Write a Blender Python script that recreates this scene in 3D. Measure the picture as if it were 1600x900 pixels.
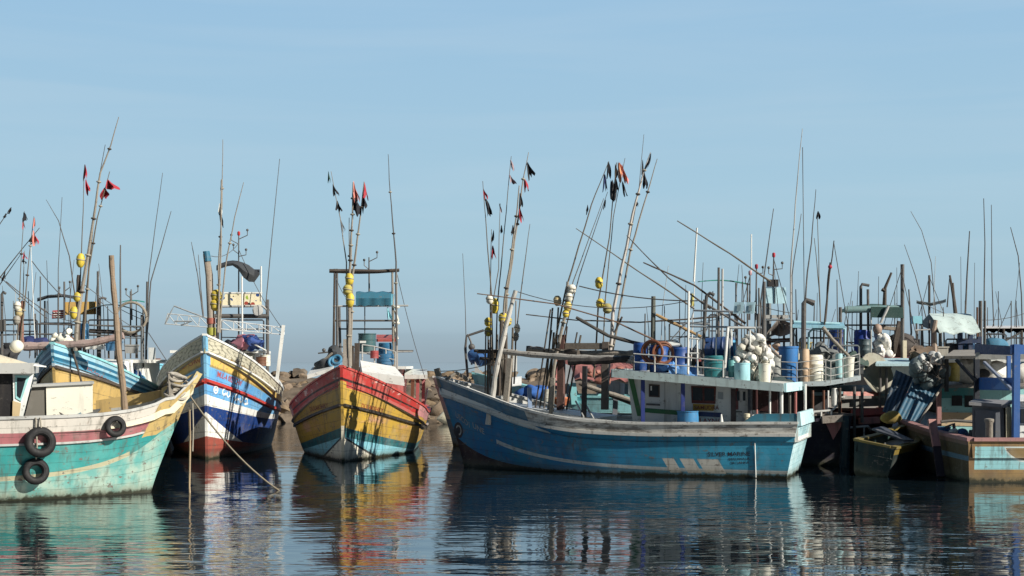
import bpy, bmesh, math, random
from mathutils import Vector, Matrix, noise
V = Vector
R = math.radians
random.seed(7)
for o in list(bpy.data.objects):
    bpy.data.objects.remove(o)
SC = bpy.context.scene
COL = SC.collection
# ---------------------------------------------------------------- camera, sky, sun, exposure
F, EYE, HY = 2200.0, 3.3, 565.0          # focal length in photo pixels, eye height, horizon row
cd = bpy.data.cameras.new('camera')
cam = bpy.data.objects.new('camera', cd)
COL.objects.link(cam)
cam.location = (0, 0, EYE)
cam.rotation_euler = (R(90), 0, 0)
cd.sensor_width = 36
cd.lens = 36 * F / 1600
cd.shift_y = (HY - 450) / 1600
cd.clip_start = 0.5
cd.clip_end = 12000
SC.camera = cam

SUN_EL, SUN_AZ = 30.0, 121.0              # azimuth clockwise from +Y
sd = V((math.sin(R(SUN_AZ)) * math.cos(R(SUN_EL)), math.cos(R(SUN_AZ)) * math.cos(R(SUN_EL)), math.sin(R(SUN_EL))))
sl = bpy.data.lights.new('sun', 'SUN')
sl.energy = 5.0
sl.angle = R(0.5)
sl.color = (1.0, 0.94, 0.84)
so = bpy.data.objects.new('sun', sl)
COL.objects.link(so)
so.rotation_euler = sd.to_track_quat('Z', 'Y').to_euler()
so.location = (30, 0, 40)

w = bpy.data.worlds.new('World')
SC.world = w
w.use_nodes = True
nt = w.node_tree
nt.nodes.clear()
wo = nt.nodes.new('ShaderNodeOutputWorld')
bg = nt.nodes.new('ShaderNodeBackground')
bg.inputs[1].default_value = 0.08
sk = nt.nodes.new('ShaderNodeTexSky')
sk.sky_type = 'NISHITA'
sk.sun_disc = False
sk.sun_elevation = R(SUN_EL)
sk.sun_rotation = R(SUN_AZ)
sk.air_density = 1.0
sk.dust_density = 1.5
sk.ozone_density = 1.5
# the haze bank that greys the sky low over the sea: a tint by elevation of the sky itself
tc = nt.nodes.new('ShaderNodeTexCoord')
sp = nt.nodes.new('ShaderNodeSeparateXYZ')
nt.links.new(tc.outputs['Generated'], sp.inputs[0])
nz = nt.nodes.new('ShaderNodeTexNoise')
mp = nt.nodes.new('ShaderNodeMapping')
mp.inputs['Scale'].default_value = (2.2, 2.2, 22)
nt.links.new(tc.outputs['Generated'], mp.inputs[0])
nt.links.new(mp.outputs[0], nz.inputs['Vector'])
nz.inputs['Scale'].default_value = 1.6
nz.inputs['Detail'].default_value = 5
ad = nt.nodes.new('ShaderNodeMath')
ad.operation = 'MULTIPLY_ADD'
nt.links.new(nz.outputs[0], ad.inputs[0])
ad.inputs[1].default_value = 0.020
nt.links.new(sp.outputs[2], ad.inputs[2])
rp = nt.nodes.new('ShaderNodeValToRGB')
nt.links.new(ad.outputs[0], rp.inputs[0])
els = rp.color_ramp.elements
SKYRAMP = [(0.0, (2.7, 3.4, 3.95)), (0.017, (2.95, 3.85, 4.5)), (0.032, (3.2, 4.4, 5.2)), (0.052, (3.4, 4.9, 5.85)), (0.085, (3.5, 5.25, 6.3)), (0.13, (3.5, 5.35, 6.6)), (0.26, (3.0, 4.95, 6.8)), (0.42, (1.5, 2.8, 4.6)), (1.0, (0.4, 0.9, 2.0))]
MX = 8.0
while len(els) < len(SKYRAMP):
    els.new(0.5)
for e, (p, c) in zip(els, SKYRAMP):
    e.position = p
    e.color = (c[0] / MX, c[1] / MX, c[2] / MX, 1)
vm = nt.nodes.new('ShaderNodeVectorMath')
vm.operation = 'SCALE'
vm.inputs['Scale'].default_value = MX
nt.links.new(rp.outputs[0], vm.inputs[0])
mx = nt.nodes.new('ShaderNodeMix')
mx.data_type = 'RGBA'
mx.inputs['Factor'].default_value = 0.95
nt.links.new(sk.outputs[0], mx.inputs[6])
nt.links.new(vm.outputs[0], mx.inputs[7])
# faint wisps of high cloud
n2_ = nt.nodes.new('ShaderNodeTexNoise')
m2_ = nt.nodes.new('ShaderNodeMapping')
m2_.inputs['Scale'].default_value = (3.0, 3.0, 40)
m2_.inputs['Rotation'].default_value = (0.04, 0.06, 0)
nt.links.new(tc.outputs['Generated'], m2_.inputs[0])
nt.links.new(m2_.outputs[0], n2_.inputs['Vector'])
n2_.inputs['Scale'].default_value = 1.0
n2_.inputs['Detail'].default_value = 6
n2_.inputs['Distortion'].default_value = 0.6
r2_ = nt.nodes.new('ShaderNodeMapRange')
r2_.inputs[1].default_value, r2_.inputs[2].default_value, r2_.inputs[3].default_value, r2_.inputs[4].default_value = 0.42, 0.75, 0.0, 0.16
nt.links.new(n2_.outputs[0], r2_.inputs[0])
mw_ = nt.nodes.new('ShaderNodeMix')
mw_.data_type = 'RGBA'
nt.links.new(r2_.outputs[0], mw_.inputs[0])
nt.links.new(mx.outputs[2], mw_.inputs[6])
mw_.inputs[7].default_value = (5.4, 6.3, 7.0, 1)
# sky behind the viewer, dimmed by an added factor to weaken the fill light
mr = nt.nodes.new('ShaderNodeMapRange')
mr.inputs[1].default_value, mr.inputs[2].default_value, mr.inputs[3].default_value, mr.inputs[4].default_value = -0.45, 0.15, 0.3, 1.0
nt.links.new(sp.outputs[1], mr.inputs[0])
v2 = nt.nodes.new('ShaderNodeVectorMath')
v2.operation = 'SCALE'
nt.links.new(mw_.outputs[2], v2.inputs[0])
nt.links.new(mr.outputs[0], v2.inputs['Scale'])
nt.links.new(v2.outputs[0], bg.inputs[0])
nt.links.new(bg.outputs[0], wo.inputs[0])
SC.view_settings.view_transform = 'Standard'
SC.view_settings.look = 'None'
SC.view_settings.exposure = 0.47
SC.view_settings.gamma = 1.0
SC.view_settings.use_curve_mapping = False
SC.cycles.max_bounces = 6
SC.cycles.use_denoising = True

# ---------------------------------------------------------------- shader helpers
class E:                                   # a socket with arithmetic
    def __init__(s, g, k): s.g, s.k = g, k
    def __add__(s, o): return s.g.m('ADD', s, o)
    __radd__ = __add__
    def __sub__(s, o): return s.g.m('SUBTRACT', s, o)
    def __rsub__(s, o): return s.g.m('SUBTRACT', o, s)
    def __mul__(s, o): return s.g.m('MULTIPLY', s, o)
    __rmul__ = __mul__
    def __truediv__(s, o): return s.g.m('DIVIDE', s, o)
    def __lt__(s, o): return s.g.m('LESS_THAN', s, o)
    def __gt__(s, o): return s.g.m('GREATER_THAN', s, o)
    def abs(s): return s.g.m('ABSOLUTE', s)
    def sin(s): return s.g.m('SINE', s)
    def exp(s): return s.g.m('EXPONENT', s)
    def fract(s): return s.g.m('FRACT', s)

class G:
    def __init__(s, name):
        s.mat = bpy.data.materials.new(name)
        s.mat.use_nodes = True
        s.t = s.mat.node_tree
        s.b = s.t.nodes['Principled BSDF']
        tc = s.t.nodes.new('ShaderNodeTexCoord')
        s.obj = tc.outputs['Object']
        sx = s.t.nodes.new('ShaderNodeSeparateXYZ')
        s.t.links.new(s.obj, sx.inputs[0])
        s.x, s.y, s.z = (E(s, k) for k in sx.outputs)
        s.tc = tc
    def uv(s):
        su = s.t.nodes.new('ShaderNodeSeparateXYZ')
        s.t.links.new(s.tc.outputs['UV'], su.inputs[0])
        return E(s, su.outputs[0]), E(s, su.outputs[1])
    def put(s, inp, v):
        if isinstance(v, E): s.t.links.new(v.k, inp)
        elif isinstance(v, tuple): inp.default_value = (*v[:3], 1)
        else: inp.default_value = v
    def m(s, op, a, b=None, c=None):
        n = s.t.nodes.new('ShaderNodeMath')
        n.operation = op
        for i, q in enumerate((a, b, c)):
            if q is not None: s.put(n.inputs[i], q)
        return E(s, n.outputs[0])
    def mix(s, f, a, b, mode='MIX'):
        n = s.t.nodes.new('ShaderNodeMix')
        n.data_type = 'RGBA'
        n.blend_type = mode
        s.put(n.inputs[0], f)
        s.put(n.inputs[6], a)
        s.put(n.inputs[7], b)
        return E(s, n.outputs[2])
    def vec(s, sx, sy, sz):
        n = s.t.nodes.new('ShaderNodeMapping')
        n.inputs['Scale'].default_value = (sx, sy, sz)
        n.inputs['Location'].default_value = (3.1, 7.7, 1.3)
        s.t.links.new(s.obj, n.inputs[0])
        return n.outputs[0]
    def noise(s, scale, detail=4, rough=0.55, vec=None):
        n = s.t.nodes.new('ShaderNodeTexNoise')
        n.inputs['Scale'].default_value = scale
        n.inputs['Detail'].default_value = detail
        n.inputs['Roughness'].default_value = rough
        s.t.links.new(vec or s.obj, n.inputs['Vector'])
        return E(s, n.outputs[0])
    def ss(s, v, a, b):
        n = s.t.nodes.new('ShaderNodeMapRange')
        n.interpolation_type = 'SMOOTHSTEP'
        s.put(n.inputs[0], v)
        n.inputs[1].default_value = a
        n.inputs[2].default_value = b
        return E(s, n.outputs[0])
    def done(s, col, rough=0.55, wear=0.5, wood=(0.16, 0.14, 0.12), grime=False, bump=0.25, metal=0.0, sc=1.0, dirt=(0.10, 0.085, 0.065), ds=0.7):
        patch = s.noise(1.1 * sc, 5, 0.6)
        streak = s.noise(1.0 * sc, 5, 0.6, s.vec(5.5, 5.5, 0.7))
        fine = s.noise(11 * sc, 8, 0.7)
        grain = s.noise(2.4 * sc, 6, 0.65, s.vec(1.2, 1.2, 3.0))
        tone = s.noise(0.55 * sc, 3, 0.5)
        col = s.mix(s.ss(tone, 0.35, 0.68) * (0.45 * wear), col, s.mix(1.0, col, (0.55, 0.6, 0.62), 'MULTIPLY'))
        col = s.mix(s.ss(streak, 0.5, 0.75) * (wear * 0.75), col, dirt)
        col = s.mix(s.ss(patch, 0.52, 0.72) * (wear * 0.45), col, s.mix(0.5, col, (0.5, 0.48, 0.44)))
        col = s.mix(s.ss(fine * 0.55 + grain * 0.6, 0.655, 0.70) * (wear * 1.2), col, wood)
        if grime:
            se = (s.h * 9.0 + (grain - 0.5) * 0.10).fract()
            col = s.mix((se < 0.07) * (s.ss(streak, 0.3, 0.6) * 0.35 + 0.12), col, (0.03, 0.028, 0.025))
            run = s.noise(1.0, 3, 0.6, s.vec(9, 9, 0.35))
            col = s.mix(s.ss(run, 0.60, 0.72) * s.ss(patch, 0.42, 0.6) * (wear * 0.8), col, (0.13, 0.07, 0.035))
            zz = s.z + (fine - 0.5) * 0.22 + (streak - 0.5) * 0.25
            col = s.mix((1.0 - s.ss(zz, 0.06, 0.34)) * 0.55, col, (0.12, 0.115, 0.075))
            col = s.mix(1.0 - s.ss(zz, 0.03, 0.13), col, (0.028, 0.03, 0.018))
        s.put(s.b.inputs['Base Color'], col)
        s.put(s.b.inputs['Roughness'], s.ss(fine, 0.2, 0.8) * 0.25 + (rough - 0.12))
        s.b.inputs['Metallic'].default_value = metal
        s.b.inputs['Specular IOR Level'].default_value = 0.35
        bp = s.t.nodes.new('ShaderNodeBump')
        bp.inputs['Strength'].default_value = bump
        bp.inputs['Distance'].default_value = 0.02
        s.put(bp.inputs['Height'], fine * 0.6 + grain)
        s.t.links.new(bp.outputs[0], s.b.inputs['Normal'])
        return s.mat

_mc = {}
def paint(c, wear=0.45, rough=0.55, **k):
    key = (c, wear, rough, tuple(sorted(k.items())))
    if key not in _mc:
        g = G('weathered_paint')
        _mc[key] = g.done(g.mix(0.0, c, c), rough, wear, **k)
    return _mc[key]
def cloth(c):
    return paint(c, 0.3, 0.85, bump=0.4, sc=2.0)
def plastic(c):
    return paint(c, 0.5, 0.5, bump=0.12, sc=2.2)
def timber(c=(0.22, 0.18, 0.14), wear=0.8):
    return paint(c, wear, 0.8, wood=(0.09, 0.075, 0.06), bump=0.6, sc=1.6)
def steel(c=(0.10, 0.095, 0.09)):
    return paint(c, 0.7, 0.5, wood=(0.12, 0.05, 0.025), bump=0.2, sc=2.5)
WHITE = paint((0.72, 0.72, 0.68), 0.5)
CREAM = paint((0.66, 0.60, 0.44), 0.5)
GREYW = paint((0.42, 0.42, 0.40), 0.7)
DARK = steel()
RUST = steel((0.14, 0.06, 0.035))
BAMBOO = timber((0.14, 0.115, 0.085), 0.6)
DRIFT = timber((0.27, 0.24, 0.20), 0.8)
DKWOOD = timber((0.07, 0.055, 0.045), 0.6)
ROPE = paint((0.34, 0.31, 0.25), 0.4, 0.95, sc=4)
RUBBER = paint((0.012, 0.012, 0.013), 0.25, 0.7, dirt=(0.06, 0.055, 0.05), wood=(0.04, 0.04, 0.04))
YFLOAT = plastic((0.62, 0.47, 0.06))
WFLOAT = plastic((0.70, 0.68, 0.58))
BLUEP = plastic((0.012, 0.065, 0.25))
TEALP = plastic((0.06, 0.34, 0.38))
LBLUE = plastic((0.30, 0.62, 0.70))
def glass(c=(0.02, 0.025, 0.03)):
    return paint(c, 0.1, 0.15, bump=0.02)
GLASS = glass()

# ---------------------------------------------------------------- mesh helpers
def W(px, py, d):                          # the point seen at a photo pixel at a distance d
    return V(((px - 800) / F * d, d, EYE - (py - HY) / F * d))
UP = V((0, 0, 1))
def basis(d):
    d = d.normalized()
    a = d.cross(UP)
    if a.length < 1e-3: a = V((1, 0, 0))
    a.normalize()
    return a, a.cross(d).normalized()

class MB:
    def __init__(s): s.v, s.f, s.uv = [], [], None
    def add(s, vs, fs):
        o = len(s.v)
        s.v += [V(p) for p in vs]
        s.f += [tuple(i + o for i in f) for f in fs]
        return s
    def hexa(s, p):                         # 8 points: bottom 4, top 4
        return s.add(p, [(3, 2, 1, 0), (4, 5, 6, 7), (0, 1, 5, 4), (1, 2, 6, 5), (2, 3, 7, 6), (3, 0, 4, 7)])
    def slab(s, q, th):                     # a quad given thickness along th
        th = V(th)
        return s.hexa([*q, *[V(p) + th for p in q]])
    def bar(s, a, b, w, h, up=None):
        a, b = V(a), V(b)
        x, y = basis(b - a)
        if up: y = V(up); x = (b - a).cross(y).normalized(); y = x.cross(b - a).normalized()
        q = [a + x * i * w / 2 + y * j * h / 2 for i, j in ((-1, -1), (1, -1), (1, 1), (-1, 1))]
        r = [p + (b - a) for p in q]
        return s.hexa(q + r)
    def tube(s, pts, r, n=7, r1=None):
        pts = [V(p) for p in pts]
        m = len(pts)
        rs = r if isinstance(r, (list, tuple)) else [r + ((r1 if r1 is not None else r) - r) * i / max(1, m - 1) for i in range(m)]
        vs, fs = [], []
        x0 = None
        for i, p in enumerate(pts):
            d = (pts[min(i + 1, m - 1)] - pts[max(i - 1, 0)]).normalized()
            if x0 is None: x0, _ = basis(d)
            x0 = (x0 - d * x0.dot(d)).normalized()
            y0 = d.cross(x0)
            vs += [p + (x0 * math.cos(t) + y0 * math.sin(t)) * rs[i] for t in [2 * math.pi * k / n for k in range(n)]]
        for i in range(m - 1):
            for k in range(n):
                a, b = i * n + k, i * n + (k + 1) % n
                fs.append((a, b, b + n, a + n))
        fs += [tuple(reversed(range(n))), tuple(range((m - 1) * n, m * n))]
        return s.add(vs, fs)
    def lathe(s, prof, base, axis=UP, n=18):
        axis = V(axis).normalized()
        x, y = basis(axis)
        vs, fs = [], []
        for r, h in prof:
            vs += [V(base) + axis * h + (x * math.cos(t) + y * math.sin(t)) * r for t in [2 * math.pi * k / n for k in range(n)]]
        for i in range(len(prof) - 1):
            for k in range(n):
                a, b = i * n + k, i * n + (k + 1) % n
                fs.append((a, b, b + n, a + n))
        fs += [tuple(reversed(range(n))), tuple(range((len(prof) - 1) * n, len(prof) * n))]
        return s.add(vs, fs)
    def ball(s, c, r, n=12, axis=UP, k=1.0):    # k stretches along axis
        prof = [(max(0.002, r * math.sin(math.pi * i / n)), -r * k * math.cos(math.pi * i / n)) for i in range(n + 1)]
        return s.lathe(prof, c, axis, n + 2)
    def torus(s, c, axis, RR, r, n=22, m=9):
        axis = V(axis).normalized()
        x, y = basis(axis)
        vs, fs = [], []
        for i in range(n):
            t = 2 * math.pi * i / n
            d = x * math.cos(t) + y * math.sin(t)
            for j in range(m):
                p = 2 * math.pi * j / m
                vs.append(V(c) + d * (RR + r * math.cos(p)) + axis * r * math.sin(p))
        for i in range(n):
            for j in range(m):
                fs.append((i * m + j, ((i + 1) % n) * m + j, ((i + 1) % n) * m + (j + 1) % m, i * m + (j + 1) % m))
        return s.add(vs, fs)
    def grid(s, rows):                      # a sheet from rows of points
        n = len(rows[0])
        vs = [p for r in rows for p in r]
        fs = [(i * n + j, i * n + j + 1, (i + 1) * n + j + 1, (i + 1) * n + j) for i in range(len(rows) - 1) for j in range(n - 1)]
        return s.add(vs, fs)
    def thick(s, rows, th):                 # a closed sheet with thickness vector th
        n, m = len(rows[0]), len(rows)
        th = V(th)
        vs = [V(p) for r in rows for p in r]
        N = len(vs)
        vs += [p + th for p in vs]
        fs = []
        for i in range(m - 1):
            for j in range(n - 1):
                a = (i * n + j, i * n + j + 1, (i + 1) * n + j + 1, (i + 1) * n + j)
                fs += [a, tuple(q + N for q in reversed(a))]
        edge = [j for j in range(n)] + [i * n + n - 1 for i in range(1, m)] + [(m - 1) * n + j for j in range(n - 2, -1, -1)] + [i * n for i in range(m - 2, 0, -1)]
        for a, b in zip(edge, edge[1:] + edge[:1]):
            fs.append((a, b, b + N, a + N))
        return s.add(vs, fs)
    def wobble(s, amp, sc, seed=0.0):
        o = V((seed, seed * 1.7, seed * 0.3))
        s.v = [p + V(noise.noise_vector(p * sc + o)) * amp for p in s.v]
        return s
    def centre(s):
        lo = V([min(p[i] for p in s.v) for i in range(3)])
        hi = V([max(p[i] for p in s.v) for i in range(3)])
        return V(((lo.x + hi.x) / 2, (lo.y + hi.y) / 2, lo.z))
    def mesh(s, name, M, mat, smooth=True, angle=38):
        Mi = M.inverted()
        me = bpy.data.meshes.new(name)
        me.from_pydata([tuple(Mi @ p) for p in s.v], [], s.f)
        if s.uv:
            ul = me.uv_layers.new(name='UVMap')
            for lp in me.loops: ul.data[lp.index].uv = s.uv[lp.vertex_index]
        bm = bmesh.new()
        bm.from_mesh(me)
        bmesh.ops.recalc_face_normals(bm, faces=bm.faces)
        bm.to_mesh(me)
        bm.free()
        if smooth:
            me.polygons.foreach_set('use_smooth', [True] * len(me.polygons))
            me.set_sharp_from_angle(angle=R(angle))
        me.materials.append(mat)
        return me

def tagit(o, label, cat, group=None, kind=None):
    if label: o['label'] = label
    if cat: o['category'] = cat
    if group: o['group'] = group
    if kind: o['kind'] = kind

class Thing:                               # an Empty at the thing's base that parents its parts
    def __init__(s, name, label, cat, loc, ang=0.0, group=None, roll=0.0):
        s.M = Matrix.Translation(V(loc)) @ Matrix.Rotation(ang, 4, 'Z') @ Matrix.Rotation(roll, 4, 'X')
        s.Mi = s.M.inverted()
        s.e = bpy.data.objects.new(name, None)
        s.e.empty_display_size = 0.2
        COL.objects.link(s.e)
        s.e.location = loc
        s.e.rotation_euler = (roll, 0, ang)
        tagit(s.e, label, cat, group)
    def part(s, name, mb, mat, parent=None, label=None, smooth=True):
        me = mb.mesh(name, s.M, mat, smooth)
        o = bpy.data.objects.new(name, me)
        COL.objects.link(o)
        o.parent = parent or s.e
        if label: o['label'] = label
        return o
    def l(s, x, y, z): return s.M @ V((x, y, z))
    def _ray(s, px, py):
        a = s.Mi @ V((0, 0, EYE))
        return a, (s.Mi @ W(px, py, 1.0)) - a
    def p(s, px, py, y=0.0):               # where the sight line of a pixel meets the boat's plane local y
        a, d = s._ray(px, py)
        return s.M @ (a + d * ((y - a.y) / d.y))
    def q(s, px, py, x=0.0):
        a, d = s._ray(px, py)
        return s.M @ (a + d * ((x - a.x) / d.x))

def solo(name, label, cat, mb, mat, group=None, kind=None, smooth=True, origin=None):
    c = V(origin) if origin is not None else mb.centre()
    me = mb.mesh(name, Matrix.Translation(c), mat, smooth)
    o = bpy.data.objects.new(name, me)
    o.location = c
    COL.objects.link(o)
    tagit(o, label, cat, group, kind)
    return o
def curve_pts(a, b, n=8, sag=0.0, side=0.0):
    a, b = V(a), V(b)
    x, _ = basis(b - a)
    return [a.lerp(b, i / n) + (UP * -sag + x * side) * 4 * (i / n) * (1 - i / n) for i in range(n + 1)]

# ---------------------------------------------------------------- hulls
def lerp(a, b, t): return a + (b - a) * t
class Hull(Thing):
    def __init__(s, name, label, org, ang, L, B, sheer, paintfn, bow=0.8, so=0.3, wf=0.82, tf=0.8, s0=0.45, ew=1.5, es=2.3,
                 bul=0.5, inner=None, deckm=None, capm=None, railh=None, railm=None, group=None, capw=0.16, capt=0.07, cat='boat', fp=0.8, roll=0.0):
        super().__init__(name, label, cat, org, ang, group, roll)
        s.L, s.B, s.bow, s.so, s.wf, s.tf, s.s0, s.ew, s.es, s.fp = L, B, bow, so, wf, tf, s0, ew, es, fp
        x0, x1 = -L - so, bow
        s.sh = sorted(((x - x0) / (x1 - x0), z) for x, z in sheer)
        N = 40
        H = [-0.22, -0.1, 0.0, 0.06, 0.13, 0.22, 0.32, 0.43, 0.54, 0.66, 0.78, 0.89, 1.0]
        S = [i / N for i in range(N + 1)]
        S = [q if q < 0.6 else 0.6 + 0.4 * (1 - (1 - (q - 0.6) / 0.4) ** 1.5) for q in S]
        mb = MB()
        uv = []
        rows = {}
        for sd_ in (1, -1):
            g = [[s.l(*s.pt(q, h, sd_)) for h in H] for q in S]
            mb.grid(g)
            uv += [(q, h) for q in S for h in H]
        n = len(H)
        tr = [s.l(*s.pt(0, h, 1)) for h in H] + [s.l(*s.pt(0, h, -1)) for h in H]
        mb.add(tr, [(i, i + 1, n + i + 1, n + i) for i in range(n - 1)])
        uv += [(-1, h) for h in H] * 2
        st = [s.l(*s.pt(1, h, 1)) for h in H] + [s.l(*s.pt(1, h, -1)) for h in H]
        mb.add(st, [(i, i + 1, n + i + 1, n + i) for i in range(n - 1)])
        uv += [(1.02, h) for h in H] * 2
        bt = [s.l(*s.pt(q, H[0], k)) for q in S for k in (1, -1)]
        mb.add(bt, [(2 * i, 2 * i + 1, 2 * i + 3, 2 * i + 2) for i in range(N)])
        uv += [(q, H[0]) for q in S for k in (1, -1)]
        mb.uv = uv
        g = G('hull_paint')
        g.s, g.h = g.uv()
        col, kw = paintfn(g)
        s.hull = s.part('hull', mb, g.done(col, grime=True, **kw))
        # inner bulwark, deck, cap rail
        th = 0.09
        ib = MB()
        dk = MB()
        for sd_ in (1, -1):
            a = []
            for q in S:
                x, y, z = s.pt(q, 1.0, sd_)
                yy = max(0.0, abs(y) - th) * sd_
                a.append([s.l(x - (0.1 if q == 1 else 0), yy, z - 0.01), s.l(min(x, s.bow - 0.1), yy * 0.98, z - bul)])
            ib.grid(a)
        a = [[s.l(s.pt(0, 1, 1)[0] + th, k * s.hb(0, 1) * 0.95, s.zs(0) - o_) for k in (1, -1)] for o_ in (0.01, bul)]
        ib.grid(a)
        s.part('inner_bulwark', ib, inner or WHITE)
        a = []
        for q in S:
            x, y, z = s.pt(q, 1.0, 1)
            yy = max(0.0, y - th * 0.5)
            a.append([s.l(min(x, s.bow - 0.1), k * yy, z - bul) for k in (1, 0, -1)])
        dk.grid(a)
        s.part('deck', dk, deckm or GREYW)
        cp = MB()
        for sd_ in (1, -1):
            ring = []
            for q in S:
                x, y, z = s.pt(q, 1.0, sd_)
                y = abs(y)
                yi, yo = max(0.0, y - capw + 0.03), y + 0.035
                ring.append([s.l(x, yo * sd_, z), s.l(x, yo * sd_, z + capt), s.l(x, yi * sd_, z + capt), s.l(x, yi * sd_, z)])
            vs = [p for r_ in ring for p in r_]
            fs = [(4 * i + k, 4 * i + (k + 1) % 4, 4 * i + 4 + (k + 1) % 4, 4 * i + 4 + k) for i in range(N) for k in range(4)]
            fs += [(0, 1, 2, 3), (4 * N, 4 * N + 1, 4 * N + 2, 4 * N + 3)]
            cp.add(vs, fs)
        x, y, z = s.pt(0, 1, 1)
        cp.bar(s.l(x + 0.04, y - 0.14, z + capt / 2), s.l(x + 0.04, -y + 0.14, z + capt / 2), 0.2, capt - 0.006)
        s.part('cap_rail', cp, capm or WHITE)
        if railh: s.rail(railh, railm or DKWOOD)
    def zs(s, q):
        p = s.sh
        if q <= p[0][0]: return p[0][1]
        for (a, za), (b, zb) in zip(p, p[1:]):
            if q <= b:
                t = (q - a) / (b - a)
                return lerp(za, zb, t)
        return p[-1][1]
    def zsm(s, q):
        return (s.zs(max(0, q - 0.05)) + 2 * s.zs(q) + s.zs(min(1, q + 0.05))) / 4 if q < 0.94 else s.zs(q)
    def xr(s, h):
        hh = max(h, 0)
        return -s.L - s.so * hh, (s.bow * hh ** 1.15 if h >= 0 else 1.6 * h)
    def hb(s, q, h):
        hh = min(1, max(h, 0))
        k = max(0, (q - s.s0) / (1 - s.s0))
        e = lerp(s.ew, s.es, hh)
        tap = 1 - k ** e
        st = lerp(s.tf, 1, math.sin(min(1, q / 0.4) * math.pi / 2))
        fw = lerp(s.wf, 1, hh ** s.fp)
        if h < 0: fw *= 1 + h * 1.6
        return max(0.045, s.B / 2 * tap * st * fw)
    def pt(s, q, h, side, off=0.0):
        a, b = s.xr(h)
        return (a + q * (b - a), side * (s.hb(q, h) + off), h * s.zsm(q))
    def sh_at(s, x, z):
        q = 0.5
        for _ in range(6):
            h = z / s.zsm(min(1, max(0, q)))
            a, b = s.xr(h)
            q = min(1, max(0, (x - a) / (b - a)))
        return q, h
    def surf(s, x, z, side, off=0.012):
        q, h = s.sh_at(x, z)
        return s.l(x, side * (s.hb(q, h) + off), z)
    def rail(s, h, mat, w=0.07, t=0.09, sides=(1, -1), s1=1.0, sA=0.0, name='rub_rail', dz=0):
        for sd_ in sides:
            mb = MB()
            S = [sA + (s1 - sA) * i / 40 for i in range(41)]
            ring = []
            for q in S:
                x, y, z = s.pt(q, h, sd_)
                z += dz
                ring.append([s.l(x, y - 0.02 * sd_, z - t / 2), s.l(x, y + w * sd_, z - t / 2), s.l(x, y + w * sd_, z + t / 2), s.l(x, y - 0.02 * sd_, z + t / 2)])
            vs = [p for r_ in ring for p in r_]
            fs = [(4 * i + k, 4 * i + (k + 1) % 4, 4 * i + 4 + (k + 1) % 4, 4 * i + 4 + k) for i in range(40) for k in range(4)]
            fs += [(0, 1, 2, 3), (160, 161, 162, 163)]
            mb.add(vs, fs)
            s.part(name, mb, mat)
    def march(s, x0, z0, side, d, slope, n=400, step=0.01):   # arc length along the hull at a height
        tab = [(0.0, x0)]
        x, acc = x0, 0.0
        p = s.surf(x, z0, side)
        while acc < 6:
            x2 = x + d * step
            p2 = s.surf(x2, z0 + slope * acc, side)
            acc += math.hypot(p2.x - p.x, p2.y - p.y)
            tab.append((acc, x2))
            x, p = x2, p2
            if len(tab) > n: break
        return tab
    def decal(s, name, pts, faces, side, x0, z0, mat, slope=0.0, sx=1.0, off=0.006, shear=0.0):
        d = -1 if side > 0 else 1
        tab = s.march(x0, z0, side, d, slope)
        mb = MB()
        vs = []
        for tx, ty in pts:
            a = tx * sx + ty * shear
            j = 0
            k = min(len(tab) - 1, max(0, int(a / tab[-1][0] * (len(tab) - 1))))
            while k < len(tab) - 1 and tab[k][0] < a: k += 1
            while k > 0 and tab[k][0] > a: k -= 1
            vs.append(s.surf(tab[k][1] + d * (a - tab[k][0]), z0 + ty + slope * a, side, off))
        mb.add(vs, faces)
        return s.part(name, mb, mat, smooth=False)
    def text(s, txt, side, x0, z0, size, mat, slope=0.0, sx=1.0, name='lettering', off=0.006, shear=0.0):
        pts, fs = glyphs(txt, size)
        return s.decal(name, pts, fs, side, x0, z0, mat, slope, sx, off, shear)
def glyphs(txt, size):
    cu = bpy.data.curves.new('t', 'FONT')
    cu.body = txt
    cu.size = size
    cu.offset = 0.012 * size
    cu.resolution_u = 3
    ob = bpy.data.objects.new('t', cu)
    COL.objects.link(ob)
    dg = bpy.context.evaluated_depsgraph_get()
    me = bpy.data.meshes.new_from_object(ob.evaluated_get(dg))
    pts = [(v.co.x, v.co.y) for v in me.vertices]
    fs = [tuple(p.vertices) for p in me.polygons]
    bpy.data.objects.remove(ob)
    bpy.data.curves.remove(cu)
    bpy.data.meshes.remove(me)
    return pts, fs
def ring_shape(r0, r1, n=28, cx=0, cy=0):
    pts = [(cx + r * math.cos(2 * math.pi * i / n), cy + r * math.sin(2 * math.pi * i / n)) for r in (r0, r1) for i in range(n)]
    return pts, [(i, (i + 1) % n, n + (i + 1) % n, n + i) for i in range(n)]
# ---------------------------------------------------------------- water and breakwater
g = G('harbour_water')
g.b.inputs['Base Color'].default_value = (0.006, 0.012, 0.016, 1)
g.b.inputs['Roughness'].default_value = 0.02
g.b.inputs['IOR'].default_value = 2.4
g.b.inputs['Specular IOR Level'].default_value = 0.62
n1 = g.noise(1.0, 3, 0.5, g.vec(0.5, 1.3, 1))
n2 = g.noise(1.0, 2, 0.5, g.vec(1.3, 4.0, 1))
n3 = g.noise(1.0, 2, 0.5, g.vec(0.22, 0.4, 1))
pa = g.ss(g.noise(1.0, 3, 0.5, g.vec(0.07, 0.16, 1)), 0.38, 0.62)
far = 1.0 - g.ss(g.y, 24.0, 42.0)
amp = (0.48 + 0.52 * far) * (0.55 + 0.45 * pa)
bp = g.t.nodes.new('ShaderNodeBump')
bp.inputs['Strength'].default_value = 1.0
bp.inputs['Distance'].default_value = 1.0
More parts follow.
